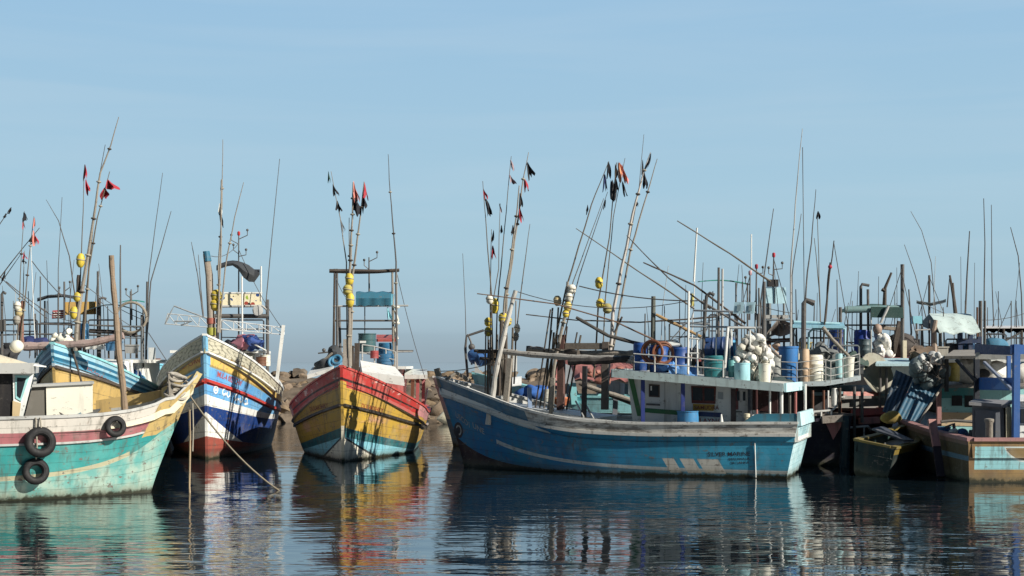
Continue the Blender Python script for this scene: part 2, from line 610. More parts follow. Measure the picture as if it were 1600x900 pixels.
g.put(bp.inputs['Height'], (n1 * 0.030 + n2 * 0.017 * (0.35 + 0.65 * pa) + n3 * 0.05) * amp)
g.t.links.new(bp.outputs[0], g.b.inputs['Normal'])
mb = MB().add([(-4000, 2, 0), (4000, 2, 0), (4000, 9000, 0), (-4000, 9000, 0)], [(0, 1, 2, 3)])
solo('water', None, None, mb, g.mat, kind='structure', origin=(0, 0, 0))

ROCKM = []
for c in ((0.21, 0.155, 0.10), (0.28, 0.205, 0.13), (0.16, 0.125, 0.09), (0.24, 0.18, 0.125)):
    g = G('boulder_stone')
    a = g.noise(1.6, 8, 0.65)
    b = g.noise(0.7, 3, 0.5)
    col = g.mix(g.ss(a, 0.35, 0.7), c, (c[0] * 0.45, c[1] * 0.44, c[2] * 0.44))
    col = g.mix(g.ss(b, 0.55, 0.75) * 0.5, col, (0.26, 0.22, 0.17))
    ROCKM.append(g.done(col, 0.85, 0.3, bump=0.8, wood=(0.1, 0.085, 0.07)))
mb = MB()
rows = []
XS = [-75 + 1.5 * i for i in range(101)]
prof = [(75.5, -0.8), (76.3, 0.1), (77.6, 0.9), (78.9, 1.7), (80.2, 2.1), (81.5, 2.3), (84.5, 2.3), (86, 1.6), (89, -0.8)]
for x in XS:
    rows.append([V((x, y + 0.5 * noise.noise(V((x * 0.5, y, 0))), z + 0.45 * noise.noise(V((x * 0.6, y * 0.6, 4))))) for y, z in prof])
mb.grid(rows)
solo('breakwater', None, None, mb, ROCKM[2], kind='structure', origin=(0, 80, 0))
RK = []
for i in range(8):
    bm = bmesh.new()
    bmesh.ops.create_icosphere(bm, subdivisions=3, radius=1.0)
    o_ = V((i * 5.3, i * 2.1, 0))
    sc_ = V((1.0, 0.8 + 0.05 * (i % 3), 0.62 + 0.06 * (i % 4)))
    for v in bm.verts:
        p = v.co
        # facets: flatten the ball against a few random planes, then roughen
        q = p.copy()
        for k in range(9):
            n_ = V((math.sin(i * 3.7 + k * 2.3), math.cos(i * 1.9 + k * 4.1), math.sin(i + k * 1.7))).normalized()
            dd = q.dot(n_) - (0.52 + 0.2 * math.sin(k * 2.1 + i))
            if dd > 0: q -= n_ * dd * 0.98
        q += p * 0.10 * noise.noise(p * 2.2 + o_) + p * 0.05 * noise.noise(p * 6 + o_)
        v.co = V((q.x * sc_.x, q.y * sc_.y, q.z * sc_.z))
    me = bpy.data.meshes.new('boulder')
    bm.to_mesh(me)
    bm.free()
    me.polygons.foreach_set('use_smooth', [True] * len(me.polygons))
    me.set_sharp_from_angle(angle=R(28))
    me.materials.append(ROCKM[i % 4])
    RK.append(me)
rr = random.Random(3)
spots = []
for px0, px1, cnt in ((222, 262, 12), (425, 475, 48), (600, 760, 160), (760, 880, 50), (-20, 30, 6)):
    for _ in range(cnt):
        t = rr.random()
        y = 76.2 + 6.0 * t
        z = 0.1 + 2.55 * min(1, t * 1.15)
        spots.append((((rr.uniform(px0, px1) - 800) / F * y), y, z, (1.15 if z < 2.2 else 0.75) * rr.uniform(0.42, 0.9)))
for x, y, z, s_ in spots:
    o = bpy.data.objects.new('boulder', rr.choice(RK))
    o.location = (x, y, z - 0.25 * s_)
    o.scale = (s_, s_, s_ * rr.uniform(0.8, 1.0))
    o.rotation_euler = (rr.uniform(-0.4, 0.4), rr.uniform(-0.4, 0.4), rr.uniform(0, 6.3))
    COL.objects.link(o)
    tagit(o, 'grey-brown boulder of the rubble breakwater behind the moored boats', 'boulder', 'boulders of the breakwater')
# ================================================================ the four near boats: hulls
def wl(px, py):
    return W(px, py, F * EYE / (py - HY))
# --- teal boat, bow to the right of the picture
def paint_teal(g):
    h, x, z = g.h, g.x, g.z
    wob = (g.noise(1.4, 3) - 0.5) * 0.03
    c = g.mix(g.ss(g.noise(0.8, 5, 0.65), 0.36, 0.66), (0.03, 0.265, 0.255), (0.09, 0.36, 0.335))
    c = g.mix(g.ss(g.noise(1.0, 5, 0.65, g.vec(2.5, 2.5, 0.5)), 0.55, 0.75) * 0.6, c, (0.03, 0.22, 0.22))
    zl = 0.50 + 0.36 * ((x + 2.4) * 0.9).exp() * 0.28
    low = z < (zl - 0.03 + wob)
    c = g.mix(low, c, g.mix(g.ss(g.noise(2.2, 5), 0.35, 0.65), (0.36, 0.48, 0.40), (0.12, 0.38, 0.35)))
    band = ((z - zl + wob * 0.3).abs() < 0.055) * (x < -0.55)
    c = g.mix(band * 0.85, c, (0.50, 0.44, 0.28))
    c = g.mix((h > 0.675) * (h < 0.70), c, (0.62, 0.66, 0.64))
    c = g.mix((h > 0.70) * (h < 0.83), c, (0.36, 0.13, 0.14))
    c = g.mix(h > 0.83, c, (0.60, 0.56, 0.50))
    c = g.mix((g.s > 0.918) * (h > 0.62), c, (0.50, 0.36, 0.14))
    return c, dict(wear=0.95, rough=0.5, dirt=(0.09, 0.085, 0.065))
A = Hull('fishing_boat', 'weathered teal fishing boat with yellow bow and two black tyres on its side', wl(236, 769), R(18), 10.5, 3.3,
         [(-10.9, 2.25), (-4, 1.93), (-1.2, 1.98), (0.1, 2.16), (0.55, 2.36), (1.15, 2.92)], paint_teal, bow=1.15, wf=0.86, s0=0.62, ew=1.6, es=2.2, bul=0.35,
         inner=CREAM, capm=GREYW)
A.rail(0.69, GREYW, w=0.05, t=0.05, s1=0.915)
# --- blue and white boat, bow on
def paint_blue(g):
    h, z = g.h, g.z
    y = g.y.abs()
    c = g.mix(g.ss(g.noise(0.9, 5, 0.6), 0.35, 0.65), (0.10, 0.34, 0.66), (0.20, 0.46, 0.74))
    wob = (g.noise(1.2, 3) - 0.5) * 0.05
    za = 2.22 - 0.45 * y + wob            # top of the white diagonal
    zb = 1.84 - 0.36 * y + wob
    c = g.mix(z < za, c, (0.80, 0.80, 0.76))
    c = g.mix(z < zb, c, (0.012, 0.045, 0.19))
    c = g.mix(z < (1.62 - 1.15 * y), c, (0.78, 0.77, 0.72))
    c = g.mix(z < (0.80 - 0.36 * y), c, (0.30, 0.075, 0.055))
    c = g.mix((z < 0.36 - 0.1 * y), c, (0.20, 0.05, 0.04))
    # red line under the name boards, cream panel, white band with a grey scroll
    c = g.mix((h > 0.615) * (h < 0.66), c, (0.45, 0.035, 0.03))
    c = g.mix((h > 0.775) * (h < 0.865) * (y > 0.16), c, (0.68, 0.46, 0.12))
    edge = g.m('MAXIMUM', (h > 0.765) * (h < 0.778), (h > 0.862) * (h < 0.872)) * (y > 0.13)
    c = g.mix(edge, c, (0.30, 0.27, 0.14))
    sc = ((y * 17.0 + (h * 60).sin() * 1.2).sin() * (h * 95 + (y * 9).sin() * 1.5).sin()).abs()
    scr = (sc < 0.16) * (h > 0.885) * (h < 0.985)
    c = g.mix(h > 0.872, c, g.mix(scr, (0.55, 0.52, 0.40), (0.24, 0.23, 0.17)))
    c = g.mix((y < 0.10) * (h > 0.66), c, (0.20, 0.46, 0.66))
    return c, dict(wear=0.75, rough=0.5)
B = Hull('fishing_boat', 'blue and white boat with cream name board, red bottom and a flowery roof board', wl(323, 718), R(-82.5), 12.5, 4.6,
         [(-12.9, 2.6), (-8, 2.1), (-4.2, 2.55), (-2.6, 3.0), (0.9, 4.16)], paint_blue, bow=0.9, wf=0.80, s0=0.40, ew=1.5, es=2.6, bul=0.55,
         inner=paint((0.60, 0.50, 0.20)), railh=0.64, railm=paint((0.42, 0.04, 0.03)))
B.rail(0.87, WHITE, w=0.09, t=0.06, sA=0.60)
# --- yellow and red boat, bow on
def paint_yellow(g):
    h, z = g.h, g.z
    y = g.y.abs()
    c = g.mix(g.ss(g.noise(0.8, 6, 0.65), 0.36, 0.66), (0.50, 0.32, 0.05), (0.42, 0.26, 0.07))
    pink = g.ss(g.noise(1.1, 4, 0.6, g.vec(0.6, 0.6, 1.6)), 0.50, 0.64) * (h < 0.59) * (h > 0.40)
    c = g.mix(pink * 0.75, c, (0.56, 0.30, 0.20))
    z1 = 1.16 - 0.40 * y
    z2 = 0.84 - 0.36 * y
    c = g.mix(z < z1, c, g.mix(g.ss(g.noise(2, 5), 0.4, 0.62), (0.015, 0.105, 0.13), (0.035, 0.17, 0.18)))
    c = g.mix(z < z2, c, (0.22, 0.54, 0.64))
    c = g.mix(z < (0.88 - 0.88 * y), c, (0.02, 0.03, 0.04))
    c = g.mix(z < (0.82 - 0.92 * y), c, (0.76, 0.72, 0.60))
    c = g.mix((z < 1.2) * (y < 0.06), c, (0.70, 0.64, 0.5))
    c = g.mix((h > 0.595) * (h < 0.612), c, (0.03, 0.025, 0.02))
    red = g.mix(g.ss(g.noise(1.6, 5, 0.65), 0.45, 0.62), (0.42, 0.04, 0.035), (0.46, 0.11, 0.09))
    wp = g.ss(g.noise(1.3, 4, 0.7, g.vec(1.2, 1.2, 3)), 0.58, 0.64)
    red2 = g.mix(wp * (h > 0.9), red, (0.62, 0.46, 0.42))
    c = g.mix((h > 0.80) * (y > 0.13), c, red2)
    c = g.mix(h > 0.86, c, red2)
    c = g.mix((h > 0.868) * (h < 0.895), c, (0.03, 0.012, 0.012))
    c = g.mix((h > 0.78) * (g.s < 0.66) , c, (0.52, 0.24, 0.24))
    return c, dict(wear=0.85, rough=0.55)
C = Hull('fishing_boat', 'yellow fishing boat with red bulwark, teal and white bow wedge and a tall pole frame', wl(536, 722), R(-89.5), 12.5, 4.9,
         [(-12.9, 1.5), (-7, 1.35), (-4.6, 1.62), (-2.9, 2.05), (-1.2, 2.62), (0.5, 3.12)], paint_yellow, bow=0.5, wf=0.80, s0=0.60, ew=1.15, es=1.5, bul=0.5,
         inner=paint((0.40, 0.10, 0.09)), capm=paint((0.42, 0.06, 0.05)), railh=0.604, railm=paint((0.03, 0.025, 0.02)))
# --- deep blue boat, broadside
def paint_deep(g):
    h, x, z = g.h, g.x, g.z
    c = g.mix(g.ss(x, -9.5, -2.5), (0.06, 0.36, 0.54), (0.018, 0.155, 0.34))
    c = g.mix(g.ss(g.noise(0.7, 6, 0.65), 0.38, 0.66) * 0.7, c, (0.03, 0.22, 0.34))
    zl = 0.16 + 0.70 * ((x + 1.35) * 0.5).exp()
    band = ((z - zl).abs() < 0.045 + 0.012 * (x + 3)) * (x < -1.35)
    band = g.m('MAXIMUM', band, ((z - zl).abs() < 0.05) * (x < -1.35))
    c = g.mix(band * 0.9, c, (0.50, 0.53, 0.52))
    # three slanted dashes aft, standing on the stripe
    xs = x - 0.55 * (z - 0.15)
    d1 = g.m('MAXIMUM', ((xs + 7.06).abs() < 0.17), g.m('MAXIMUM', ((xs + 7.60).abs() < 0.20), ((xs + 8.20).abs() < 0.30)))
    zt = 0.52
    c = g.mix(d1 * (z < zt) * (z > 0.1) * 0.92, c, (0.62, 0.58, 0.50))
    boot = z < 0.62 * ((x + 0.2) * 0.85).exp() + 0.03
    c = g.mix(boot * (x > -3.6), c, (0.035, 0.014, 0.018))
    upper = h > 0.84
    c = g.mix(upper * (g.s > 0.70), c, g.mix(g.ss(g.noise(1.7, 6, 0.7), 0.38, 0.6), (0.13, 0.22, 0.29), (0.05, 0.15, 0.25)))
    c = g.mix((h > 0.80) * (h < 0.84) * (g.s > 0.72), c, (0.14, 0.30, 0.40))
    gw = g.mix(g.ss(g.noise(1.5, 6, 0.7, g.vec(1.0, 1, 4)), 0.44, 0.60), (0.64, 0.62, 0.57), (0.26, 0.235, 0.21))
    c = g.mix((h > 0.80) * (g.s < 0.70), c, gw)
    c = g.mix((h > 0.775) * (h < 0.80) * (g.s < 0.72), c, (0.05, 0.055, 0.06))
    c = g.mix(g.s < -0.5, c, g.mix(g.ss(g.noise(1.3, 6, 0.7), 0.4, 0.6), (0.52, 0.72, 0.76), (0.34, 0.58, 0.64)))
    return c, dict(wear=0.65, rough=0.42)
D = Hull('fishing_boat', 'deep blue fishing boat lying broadside with white wheelhouse under a long flat roof', wl(726, 729), R(180 - 18.5), 10.2, 3.7,
         [(-10.6, 1.55), (-6, 1.48), (-4, 1.56), (-2.4, 1.84), (-1.2, 2.22), (0.9, 2.78)], paint_deep, bow=0.95, so=0.35, wf=0.84, tf=0.90, s0=0.52, ew=1.5, es=2.2, bul=0.5,
         capm=paint((0.60, 0.59, 0.55), 0.85), railh=0.805, railm=paint((0.55, 0.54, 0.50), 0.8))
# ================================================================ builders for loose things
def barrel(label, base, r, h, mat, axis=UP, group=None, open_=False, cat='barrel', name='barrel', taper=1.0, lidm=None, ribs=True):
    t = Thing(name, label, cat, base, group=group)
    a = V(axis).normalized()
    k = lambda u: lerp(taper, 1.0, u)
    pr = [(0.94 * r * k(0), 0), (r * k(0), 0.03 * h)]
    if ribs:
        for c in (0.33, 0.66):
            pr += [(r * k(c), (c - 0.035) * h), (r * 1.05 * k(c), (c - 0.012) * h), (r * 1.05 * k(c), (c + 0.012) * h), (r * k(c), (c + 0.035) * h)]
    pr += [(r, 0.94 * h), (r * (1.06 if open_ else 0.97), 0.95 * h), (r * (1.06 if open_ else 0.93), h)]
    if open_: pr += [(0.92 * r, h), (0.86 * r * taper, 0.12 * h)]
    t.part('body', MB().lathe(pr, base, a, 20), mat)
    if not open_:
        t.part('lid', MB().lathe([(0.90 * r, 0.0), (0.90 * r, 0.025 * h), (0.3 * r, 0.03 * h)], V(base) + a * (h * 0.99), a, 18), lidm or mat)
    return t
def barrel_px(label, d, px, y0, y1, w, mat, **k):
    s = d / F
    return barrel(label, W(px, y1, d), w * s / 2, (y1 - y0) * s, mat, **k)

_fl = {}
def flag_mesh(top, ln, wd, lean, seed, mat):
    rr = random.Random(seed)
    ends = [1 - 0.5 * rr.random() ** 2 for _ in range(7)]
    ends[3] *= rr.choice((1, 0.75))
    f1, f2, tw = rr.uniform(4, 9), rr.uniform(1.5, 4), rr.uniform(-0.4, 0.4)
    wd *= 1.2
    ln *= 1.18
    rows = []
    m = 8
    for i in range(m + 1):
        t = i / m
        row = []
        for j in range(7):
            u = j / 6
            tt = t * ends[j]
            ww = wd * (0.2 + 0.8 * min(1, tt * 1.5))
            a = u * f1 + seed
            row.append(V(top) + V((lean * ln * tt + (u - 0.2 + tw * tt) * ww * (0.8 + 0.15 * math.sin(seed + tt * f2 * 2)), 0.35 * ww * math.sin(a + tt * f2), -ln * tt * (1.0 - 0.1 * u) - 0.05 * ln * math.sin(a * 1.3))))
        rows.append(row)
    return MB().grid(rows)
FLC = dict(black=cloth((0.014, 0.015, 0.02)), red=cloth((0.36, 0.03, 0.045)), pink=cloth((0.62, 0.22, 0.18)), blue=cloth((0.02, 0.035, 0.12)),
           orange=cloth((0.70, 0.30, 0.16)), white=cloth((0.65, 0.66, 0.62)), pale=cloth((0.30, 0.22, 0.24)), grey=cloth((0.11, 0.115, 0.12)), green=cloth((0.03, 0.09, 0.07)))
def flag_pole(label, d, pts, r0, r1, mat=None, flags=(), floats=(), d1=None, group='flag poles and rods standing on the boats', wraps=0, name='flag_pole', cat='flag pole'):
    d1 = d if d1 is None else d1
    n = len(pts)
    P = [W(x, y, lerp(d, d1, i / (n - 1))) for i, (x, y) in enumerate(pts)]
    Q = []
    for a, b in zip(P, P[1:]):
        Q += [a.lerp(b, k / 4) for k in range(4)]
    Q.append(P[-1])
    t = Thing(name, label, cat, P[0], group=group)
    k = d / F
    r0, r1 = r0 * 0.78, r1 * 0.85
    Qw = [q + V((noise.noise(q * 0.9), noise.noise(q * 0.9 + V((9, 0, 0))), 0)) * min(0.05, r0 * 0.9) for q in Q]
    t.part('pole', MB().tube(Qw, r0, 7, r1), mat or BAMBOO)
    for i, (fx, fy, ln, wd, lean, c) in enumerate(flags):
        dd = lerp(d1, d, min(1, max(0, (fy - pts[-1][1]) / max(1, pts[0][1] - pts[-1][1]))))
        t.part('flag', flag_mesh(W(fx, fy, dd), ln * k, wd * k, lean, fx * 0.37 + fy * 0.13, FLC[c]), FLC[c])
    for fx, fy, fw, fh, m in floats:
        c = W(fx, fy, d)
        rr_ = fw * k / 2
        hh = fh * k / 2
        o = t.part('float', MB().lathe([(0.05, -hh), (rr_ * 0.6, -hh * 0.9), (rr_, -hh * 0.5), (rr_ * 1.0, 0), (rr_, hh * 0.5), (rr_ * 0.6, hh * 0.9), (0.05, hh)], c, V((0.12 * math.sin(fx), 0, 1)), 12), m)
        t.part('float_rope', MB().torus(c + V((0, 0, 0.1 * hh)), V((0.15, 0, 1)), rr_ * 1.02, 0.018, 14, 5), ROPE, parent=o)
    for i in range(wraps):
        u = (i + 1) / (wraps + 1)
        j = u * (len(Qw) - 1)
        a = Qw[int(j)].lerp(Qw[min(len(Qw) - 1, int(j) + 1)], j - int(j))
        t.part('lashing', MB().torus(a, (Qw[-1] - Qw[0]), lerp(r0, r1, u) + 0.02, 0.03, 10, 5), DKWOOD if i % 2 else ROPE)
    return t
def pole(label, d, pts, r0, r1, mat=None, d1=None, name='pole', cat='pole', group=None, mb=None):
    d1 = d if d1 is None else d1
    n = len(pts)
    P = [W(x, y, lerp(d, d1, i / (n - 1))) for i, (x, y) in enumerate(pts)]
    Q = []
    for a, b in zip(P, P[1:]):
        Q += [a.lerp(b, k / 5) for k in range(5)]
    Q.append(P[-1])
    Q = [q + V(noise.noise_vector(q * 0.8)) * min(0.06, r0 * 0.7) for q in Q]
    rs = [lerp(r0, r1, i / (len(Q) - 1)) * (1 + 0.12 * math.sin(i * 2.3)) for i in range(len(Q))]
    return solo(name, label, cat, MB().tube(Q, rs, 9), mat or BAMBOO, group=group, origin=P[0])
def rope(label, pts, r=0.022, mat=None, name='rope', cat='rope', group=None):
    return solo(name, label, cat, MB().tube(pts, r, 6), mat or ROPE, group=group, origin=pts[0])
def tyre(label, c, axis, RR=0.27, r=0.105):
    t = Thing('tyre', label, 'tyre', c, group='old tyres hung as fenders')
    t.part('tread', MB().torus(c, axis, RR, r, 26, 10), RUBBER)
    a = V(axis).normalized()
    x, y = basis(a)
    rm = MB().torus(V(c) + a * r * 0.72, axis, RR * 0.83, 0.02, 24, 6)
    t.part('bead_ring', rm, RUBBER)
    return t
_bm = {}
def heap(label, group, d, n, px0, px1, py0, py1, r, mat, name='fishing_float', cat='float', seed=1, shape=lambda u: 1.0, dd=0.5, k=1.15):
    rr = random.Random(seed)
    key = (r, mat.name, k)
    for i in range(n):
        for _ in range(60):
            u, v = rr.uniform(-1, 1), rr.random()
            if abs(u) < shape(v): break
        px = (px0 + px1) / 2 + u * (px1 - px0) / 2
        py = lerp(py1, py0, v)
        c = W(px, py, d + rr.uniform(-dd, dd))
        if key not in _bm:
            mb = MB().ball((0, 0, 0), r, 9, UP, k)
            mb.wobble(r * 0.42, 1.6 / r * 0.5, seed)
            _bm[key] = mb.mesh(name, Matrix.Identity(4), mat)
        o = bpy.data.objects.new(name, _bm[key])
        o.location = c
        o.rotation_euler = (rr.uniform(-1.2, 1.2), rr.uniform(-1.2, 1.2), rr.uniform(0, 6))
        s_ = rr.uniform(0.6, 1.25)
        o.scale = (s_, s_, s_)
        COL.objects.link(o)
        tagit(o, label, cat, group)
def rail_part(b, posts, top_h, mats, r=0.022, mids=(0.5,), name='railing'):
    mb = MB()
    T = [V(p) + UP * top_h for p in posts]
    for p, t in zip(posts, T): mb.tube([p, t], r, 6)
    mb.tube(T, r, 6)
    for m_ in mids: mb.tube([V(p) + UP * top_h * m_ for p in posts], r * 0.85, 6)
    return b.part(name, mb, mats)
def arr_mast(b, base, top, arms, mat=None, lamp=None):    # a mast with short arms and small lamps
    m = b.part('mast', MB().tube([base, top], 0.035, 8, 0.022), mat or DARK)
    for f, dx, up in arms:
        c = V(base).lerp(V(top), f)
        b.part('mast_arm', MB().tube([c, c + V((dx, 0, up * 0.15)), c + V((dx, 0, up * 0.15 + 0.18))], 0.018, 6).ball(c + V((dx, 0, up * 0.15 + 0.2)), 0.05, 6), mat or DARK, parent=m)
    if lamp:
        b.part('mast_light', MB().lathe([(0.04, 0), (0.055, 0.03), (0.055, 0.13), (0.03, 0.16)], top, UP, 10), lamp, parent=m)
    return m
def roof_slab(b, quad, th, mat, name='roof', trim=None):
    o = b.part(name, MB().slab(quad, (0, 0, th)), mat)
    if trim:
        mb = MB()
        for p, q in zip(quad, quad[1:] + quad[:1]):
            n_ = (V(q) - V(p)).cross(UP).normalized()
            c = sum((V(v) for v in quad), V((0, 0, 0))) / 4
            if n_.dot((V(p) + V(q)) / 2 - c) < 0: n_ = -n_
            mb.bar(V(p) + n_ * 0.016 + UP * th / 2, V(q) + n_ * 0.016 + UP * th / 2, 0.03, th + 0.05, up=(0, 0, 1))
        b.part('fascia', mb, trim, parent=o)
    return o
def canopy(b, c0, c1, c2, c3, sag, mat, th=0.03, name='canopy', n=8, ripple=0.0):
    rows = []
    for i in range(n + 1):
        row = []
        for j in range(n + 1):
            u, v = i / n, j / n
            p = V(c0).lerp(V(c1), v).lerp(V(c3).lerp(V(c2), v), u)
            row.append(p + UP * (sag * (math.sin(math.pi * u)) + ripple * math.sin(v * 17 + u * 5)))
        rows.append(row)
    return b.part(name, MB().thick(rows, (0, 0, th)), mat)
def post(b, a, c, r, mat, name='post', r1=None):
    return b.part(name, MB().tube(curve_pts(a, c, 4), r, 8, r1), mat)
def plate(b, pts, th, mat, name, parent=None):
    n = len(pts)
    th = V(th)
    q = [V(p) for p in pts]
    return b.part(name, MB().add(q + [p + th for p in q], [tuple(range(n)), tuple(range(2 * n - 1, n - 1, -1))] + [(i, (i + 1) % n, n + (i + 1) % n, n + i) for i in range(n)]), mat, parent)
def antenna(b, d, pts, r=0.018, mat=None, d1=None):
    P = [W(x, y, lerp(d, d if d1 is None else d1, i / (len(pts) - 1))) for i, (x, y) in enumerate(pts)]
    return b.part('antenna', MB().tube(P, r, 6, r * 0.5), mat or DARK)
def flat_text(b, txt, o, dx, up, size, mat, name='lettering', parent=None):
    pts, fs = glyphs(txt, size)
    return b.part(name, MB().add([V(o) + V(dx) * x + V(up) * y for x, y in pts], fs), mat, parent, smooth=False)
# ================================================================ teal boat: fittings and what is on it
INK = paint((0.03, 0.03, 0.04), 0.3)
sx = A.M.to_3x3() @ V((1, 0, 0))
sy = A.M.to_3x3() @ V((0, 1, 0))
# high far bulwark in ochre, seen inside over the low near rail
q0, q1, q2, q3 = [A.p(*c) for c in ((150, 626, 1.2), (285, 604, 0.35), (285, 640, 0.35), (150, 668, 1.2))]
plate(A, [q0, A.p(225, 614, 0.85), q1, q2, A.p(225, 655, 0.85), q3], sy * 0.07, paint((0.50, 0.35, 0.14), 0.65), 'bow_board')
plate(A, [A.l(0.3, 0.42, 2.3), A.l(1.08, 0.05, 3.0), A.l(1.08, 0.05, 2.98), A.l(0.3, 0.5, 2.62)], sy * 0.06, paint((0.58, 0.43, 0.18), 0.5), 'bow_board')
# stem head and bitts
A.part('stem_post', MB().bar(A.l(0.72, 0, 2.2), A.l(1.2, 0, 3.02), 0.12, 0.16), paint((0.60, 0.48, 0.22), 0.6))
for yy in (-0.16, 0.2):
    A.part('bitt', MB().bar(A.l(0.5, yy, 2.0), A.l(0.46, yy, 3.0), 0.11, 0.11), DRIFT)
# wheelhouse at the left edge: front frame, raked window, roof with a lip
yw = -0.95
wh = paint((0.74, 0.76, 0.72), 0.5)
xw = (A.Mi @ A.p(31, 640, yw)).x
A.part('wheelhouse', MB().hexa([A.l(-7.6, yw, 1.6), A.l(xw, yw, 1.6), A.l(xw, 0.95, 1.6), A.l(-7.6, 0.95, 1.6), A.l(-7.6, yw, 3.0), A.l(xw + 0.1, yw, 3.0), A.l(xw + 0.1, 0.95, 3.0), A.l(-7.6, 0.95, 3.0)]), paint((0.04, 0.038, 0.04), 0.3))
f = lambda px, py: A.p(px, py, yw - 0.03)
plate(A, [f(22, 660), f(34, 660), f(53, 584), f(20, 584)], -sy * 0.06, wh, 'corner_panel')
plate(A, [f(19, 660), f(29, 660), f(33, 630), f(20, 626)], -sy * 0.075, paint((0.55, 0.42, 0.24), 0.7), 'corner_base')
wf_ = plate(A, [f(24.5, 622), f(33, 627), f(47, 587), f(24, 586)], -sy * 0.085, paint((0.30, 0.58, 0.58), 0.4), 'window_frame')
plate(A, [f(27, 618), f(32, 622), f(41, 591), f(27, 590)], -sy * 0.10, GLASS, 'pane', wf_)
plate(A, [f(-30, 655), f(18, 655), f(18, 586), f(-30, 586)], -sy * 0.012, paint((0.012, 0.011, 0.012), 0.2), 'doorway')
xr_ = (A.Mi @ A.p(50, 600, -1.3)).x
zr_ = (A.Mi @ A.p(50, 582, -1.3)).z
RQ = [A.l(-7.9, -1.3, zr_), A.l(xr_, -1.3, zr_), A.l(xr_ + 0.1, 1.2, zr_), A.l(-7.9, 1.2, zr_)]
roof_slab(A, RQ, 0.2, paint((0.64, 0.56, 0.52), 0.8), trim=GREYW)
A.part('roof_hood', MB().hexa([A.l(-7.8, -1.2, zr_ + 0.2), A.l(xr_ - 0.05, -1.2, zr_ + 0.2), A.l(xr_ - 0.05, 1.1, zr_ + 0.2), A.l(-7.8, 1.1, zr_ + 0.2), A.l(-7.5, -0.6, zr_ + 0.52), A.l(xr_ - 1.0, -0.6, zr_ + 0.50), A.l(xr_ - 1.0, 0.6, zr_ + 0.50), A.l(-7.5, 0.6, zr_ + 0.52)]), paint((0.76, 0.66, 0.48), 0.6))
plate(A, [A.l(xr_, -1.2, zr_ + 0.16), A.l(xr_ + 0.32, -0.8, zr_ + 0.12), A.l(xr_, 0.2, zr_ + 0.2)], (0, 0, 0.03), WHITE, 'roof_flap')
# white deck box
bx = lambda px, py, y: A.p(px, py, y)
A.part('deck_box', MB().hexa([bx(73, 664, -0.55), bx(145, 664, -0.55), bx(145, 664, -0.55) + sy * 1.1, bx(73, 664, -0.55) + sy * 1.1,
                              bx(72, 604, -0.55), bx(145, 599, -0.55), bx(145, 599, -0.55) + sy * 1.1, bx(72, 604, -0.55) + sy * 1.1]), paint((0.74, 0.71, 0.60), 0.4))
A.part('deck_box_side', MB().hexa([bx(36, 662, -0.5), bx(73, 664, -0.5), bx(73, 664, -0.5) + sy, bx(36, 662, -0.5) + sy,
                                   bx(50, 605, -0.5), bx(72, 603, -0.5), bx(72, 603, -0.5) + sy, bx(50, 605, -0.5) + sy]), paint((0.15, 0.14, 0.12), 0.5))
A.part('box_lid', MB().hexa([bx(50, 605, -0.62), bx(147, 600, -0.62), bx(147, 600, -0.62) + sy * 1.25, bx(50, 605, -0.62) + sy * 1.25] + [p + UP * 0.06 for p in (bx(50, 605, -0.62), bx(147, 600, -0.62), bx(147, 600, -0.62) + sy * 1.25, bx(50, 605, -0.62) + sy * 1.25)]), GREYW)
A.part('box_vent', MB().lathe([(0.001, 0), (0.07, 0.005), (0.07, 0.02), (0.001, 0.021)], bx(85, 652, -0.555), -sy, 14), INK)
for k_ in (90, 92.5):
    A.part('box_latch', MB().bar(bx(k_, 657, -0.57), bx(k_, 648, -0.57), 0.02, 0.03), INK)
plate(A, [bx(120, 655, -0.7), bx(150, 648, -0.8), bx(157, 641, -0.2), bx(125, 645, -0.1)], (0, 0, 0.04), paint((0.07, 0.065, 0.06), 0.6), 'hatch_board')
plate(A, [bx(108, 660, -0.8), bx(128, 650, -0.8), bx(126, 645, -0.5), bx(112, 652, -0.5)], (0, 0, 0.03), paint((0.20, 0.34, 0.42), 0.5), 'hatch_board')
pole('grey diagonal stay pole leaning over the white deck box', 34.6, [(52, 662), (96, 600)], 0.03, 0.025, DRIFT)
pole('thin steel rod lying across the white deck box', 34.4, [(78, 634), (110, 656)], 0.02, 0.018, DARK)
pole('tall weathered bamboo pole standing on the teal boat', 35.3, [(195, 646), (189, 570), (181, 490), (173, 398)], 0.085, 0.065, timber((0.26, 0.19, 0.13), 0.7))
pole('tall grey stake behind the bamboo pole of the teal boat', 41.5, [(189, 560), (188, 383)], 0.03, 0.02, DARK)
# tyres on the side
for (px, py), k, lb in (((63, 690), 1.0, 'upper of two black tyres hanging against the teal hull'), ((56, 736), 0.86, 'lower of two black tyres hanging against the teal hull'), ((181, 667), 0.72, 'small black tyre high on the teal bow under the rail')):
    c = A.p(px, py, -1.45)
    l_ = A.Mi @ c
    q_, h_ = A.sh_at(l_.x, l_.z)
    c = A.l(l_.x, -(A.hb(q_, h_) + 0.15), l_.z)
    tyre(lb, c, A.M.to_3x3() @ V((0.25, -1, 0.15)), 0.265 * k, 0.105 * k)
    a = A.surf(l_.x, 1.93, -1, 0.05)
    rope('old rope holding the ' + lb.split(' hanging')[0].split(' high')[0] + (' of the pair' if 'two' not in lb else ''), [c + UP * 0.27 * k, (c + a) / 2 + V((0.03, 0, 0)), a + UP * 0.05], 0.02)
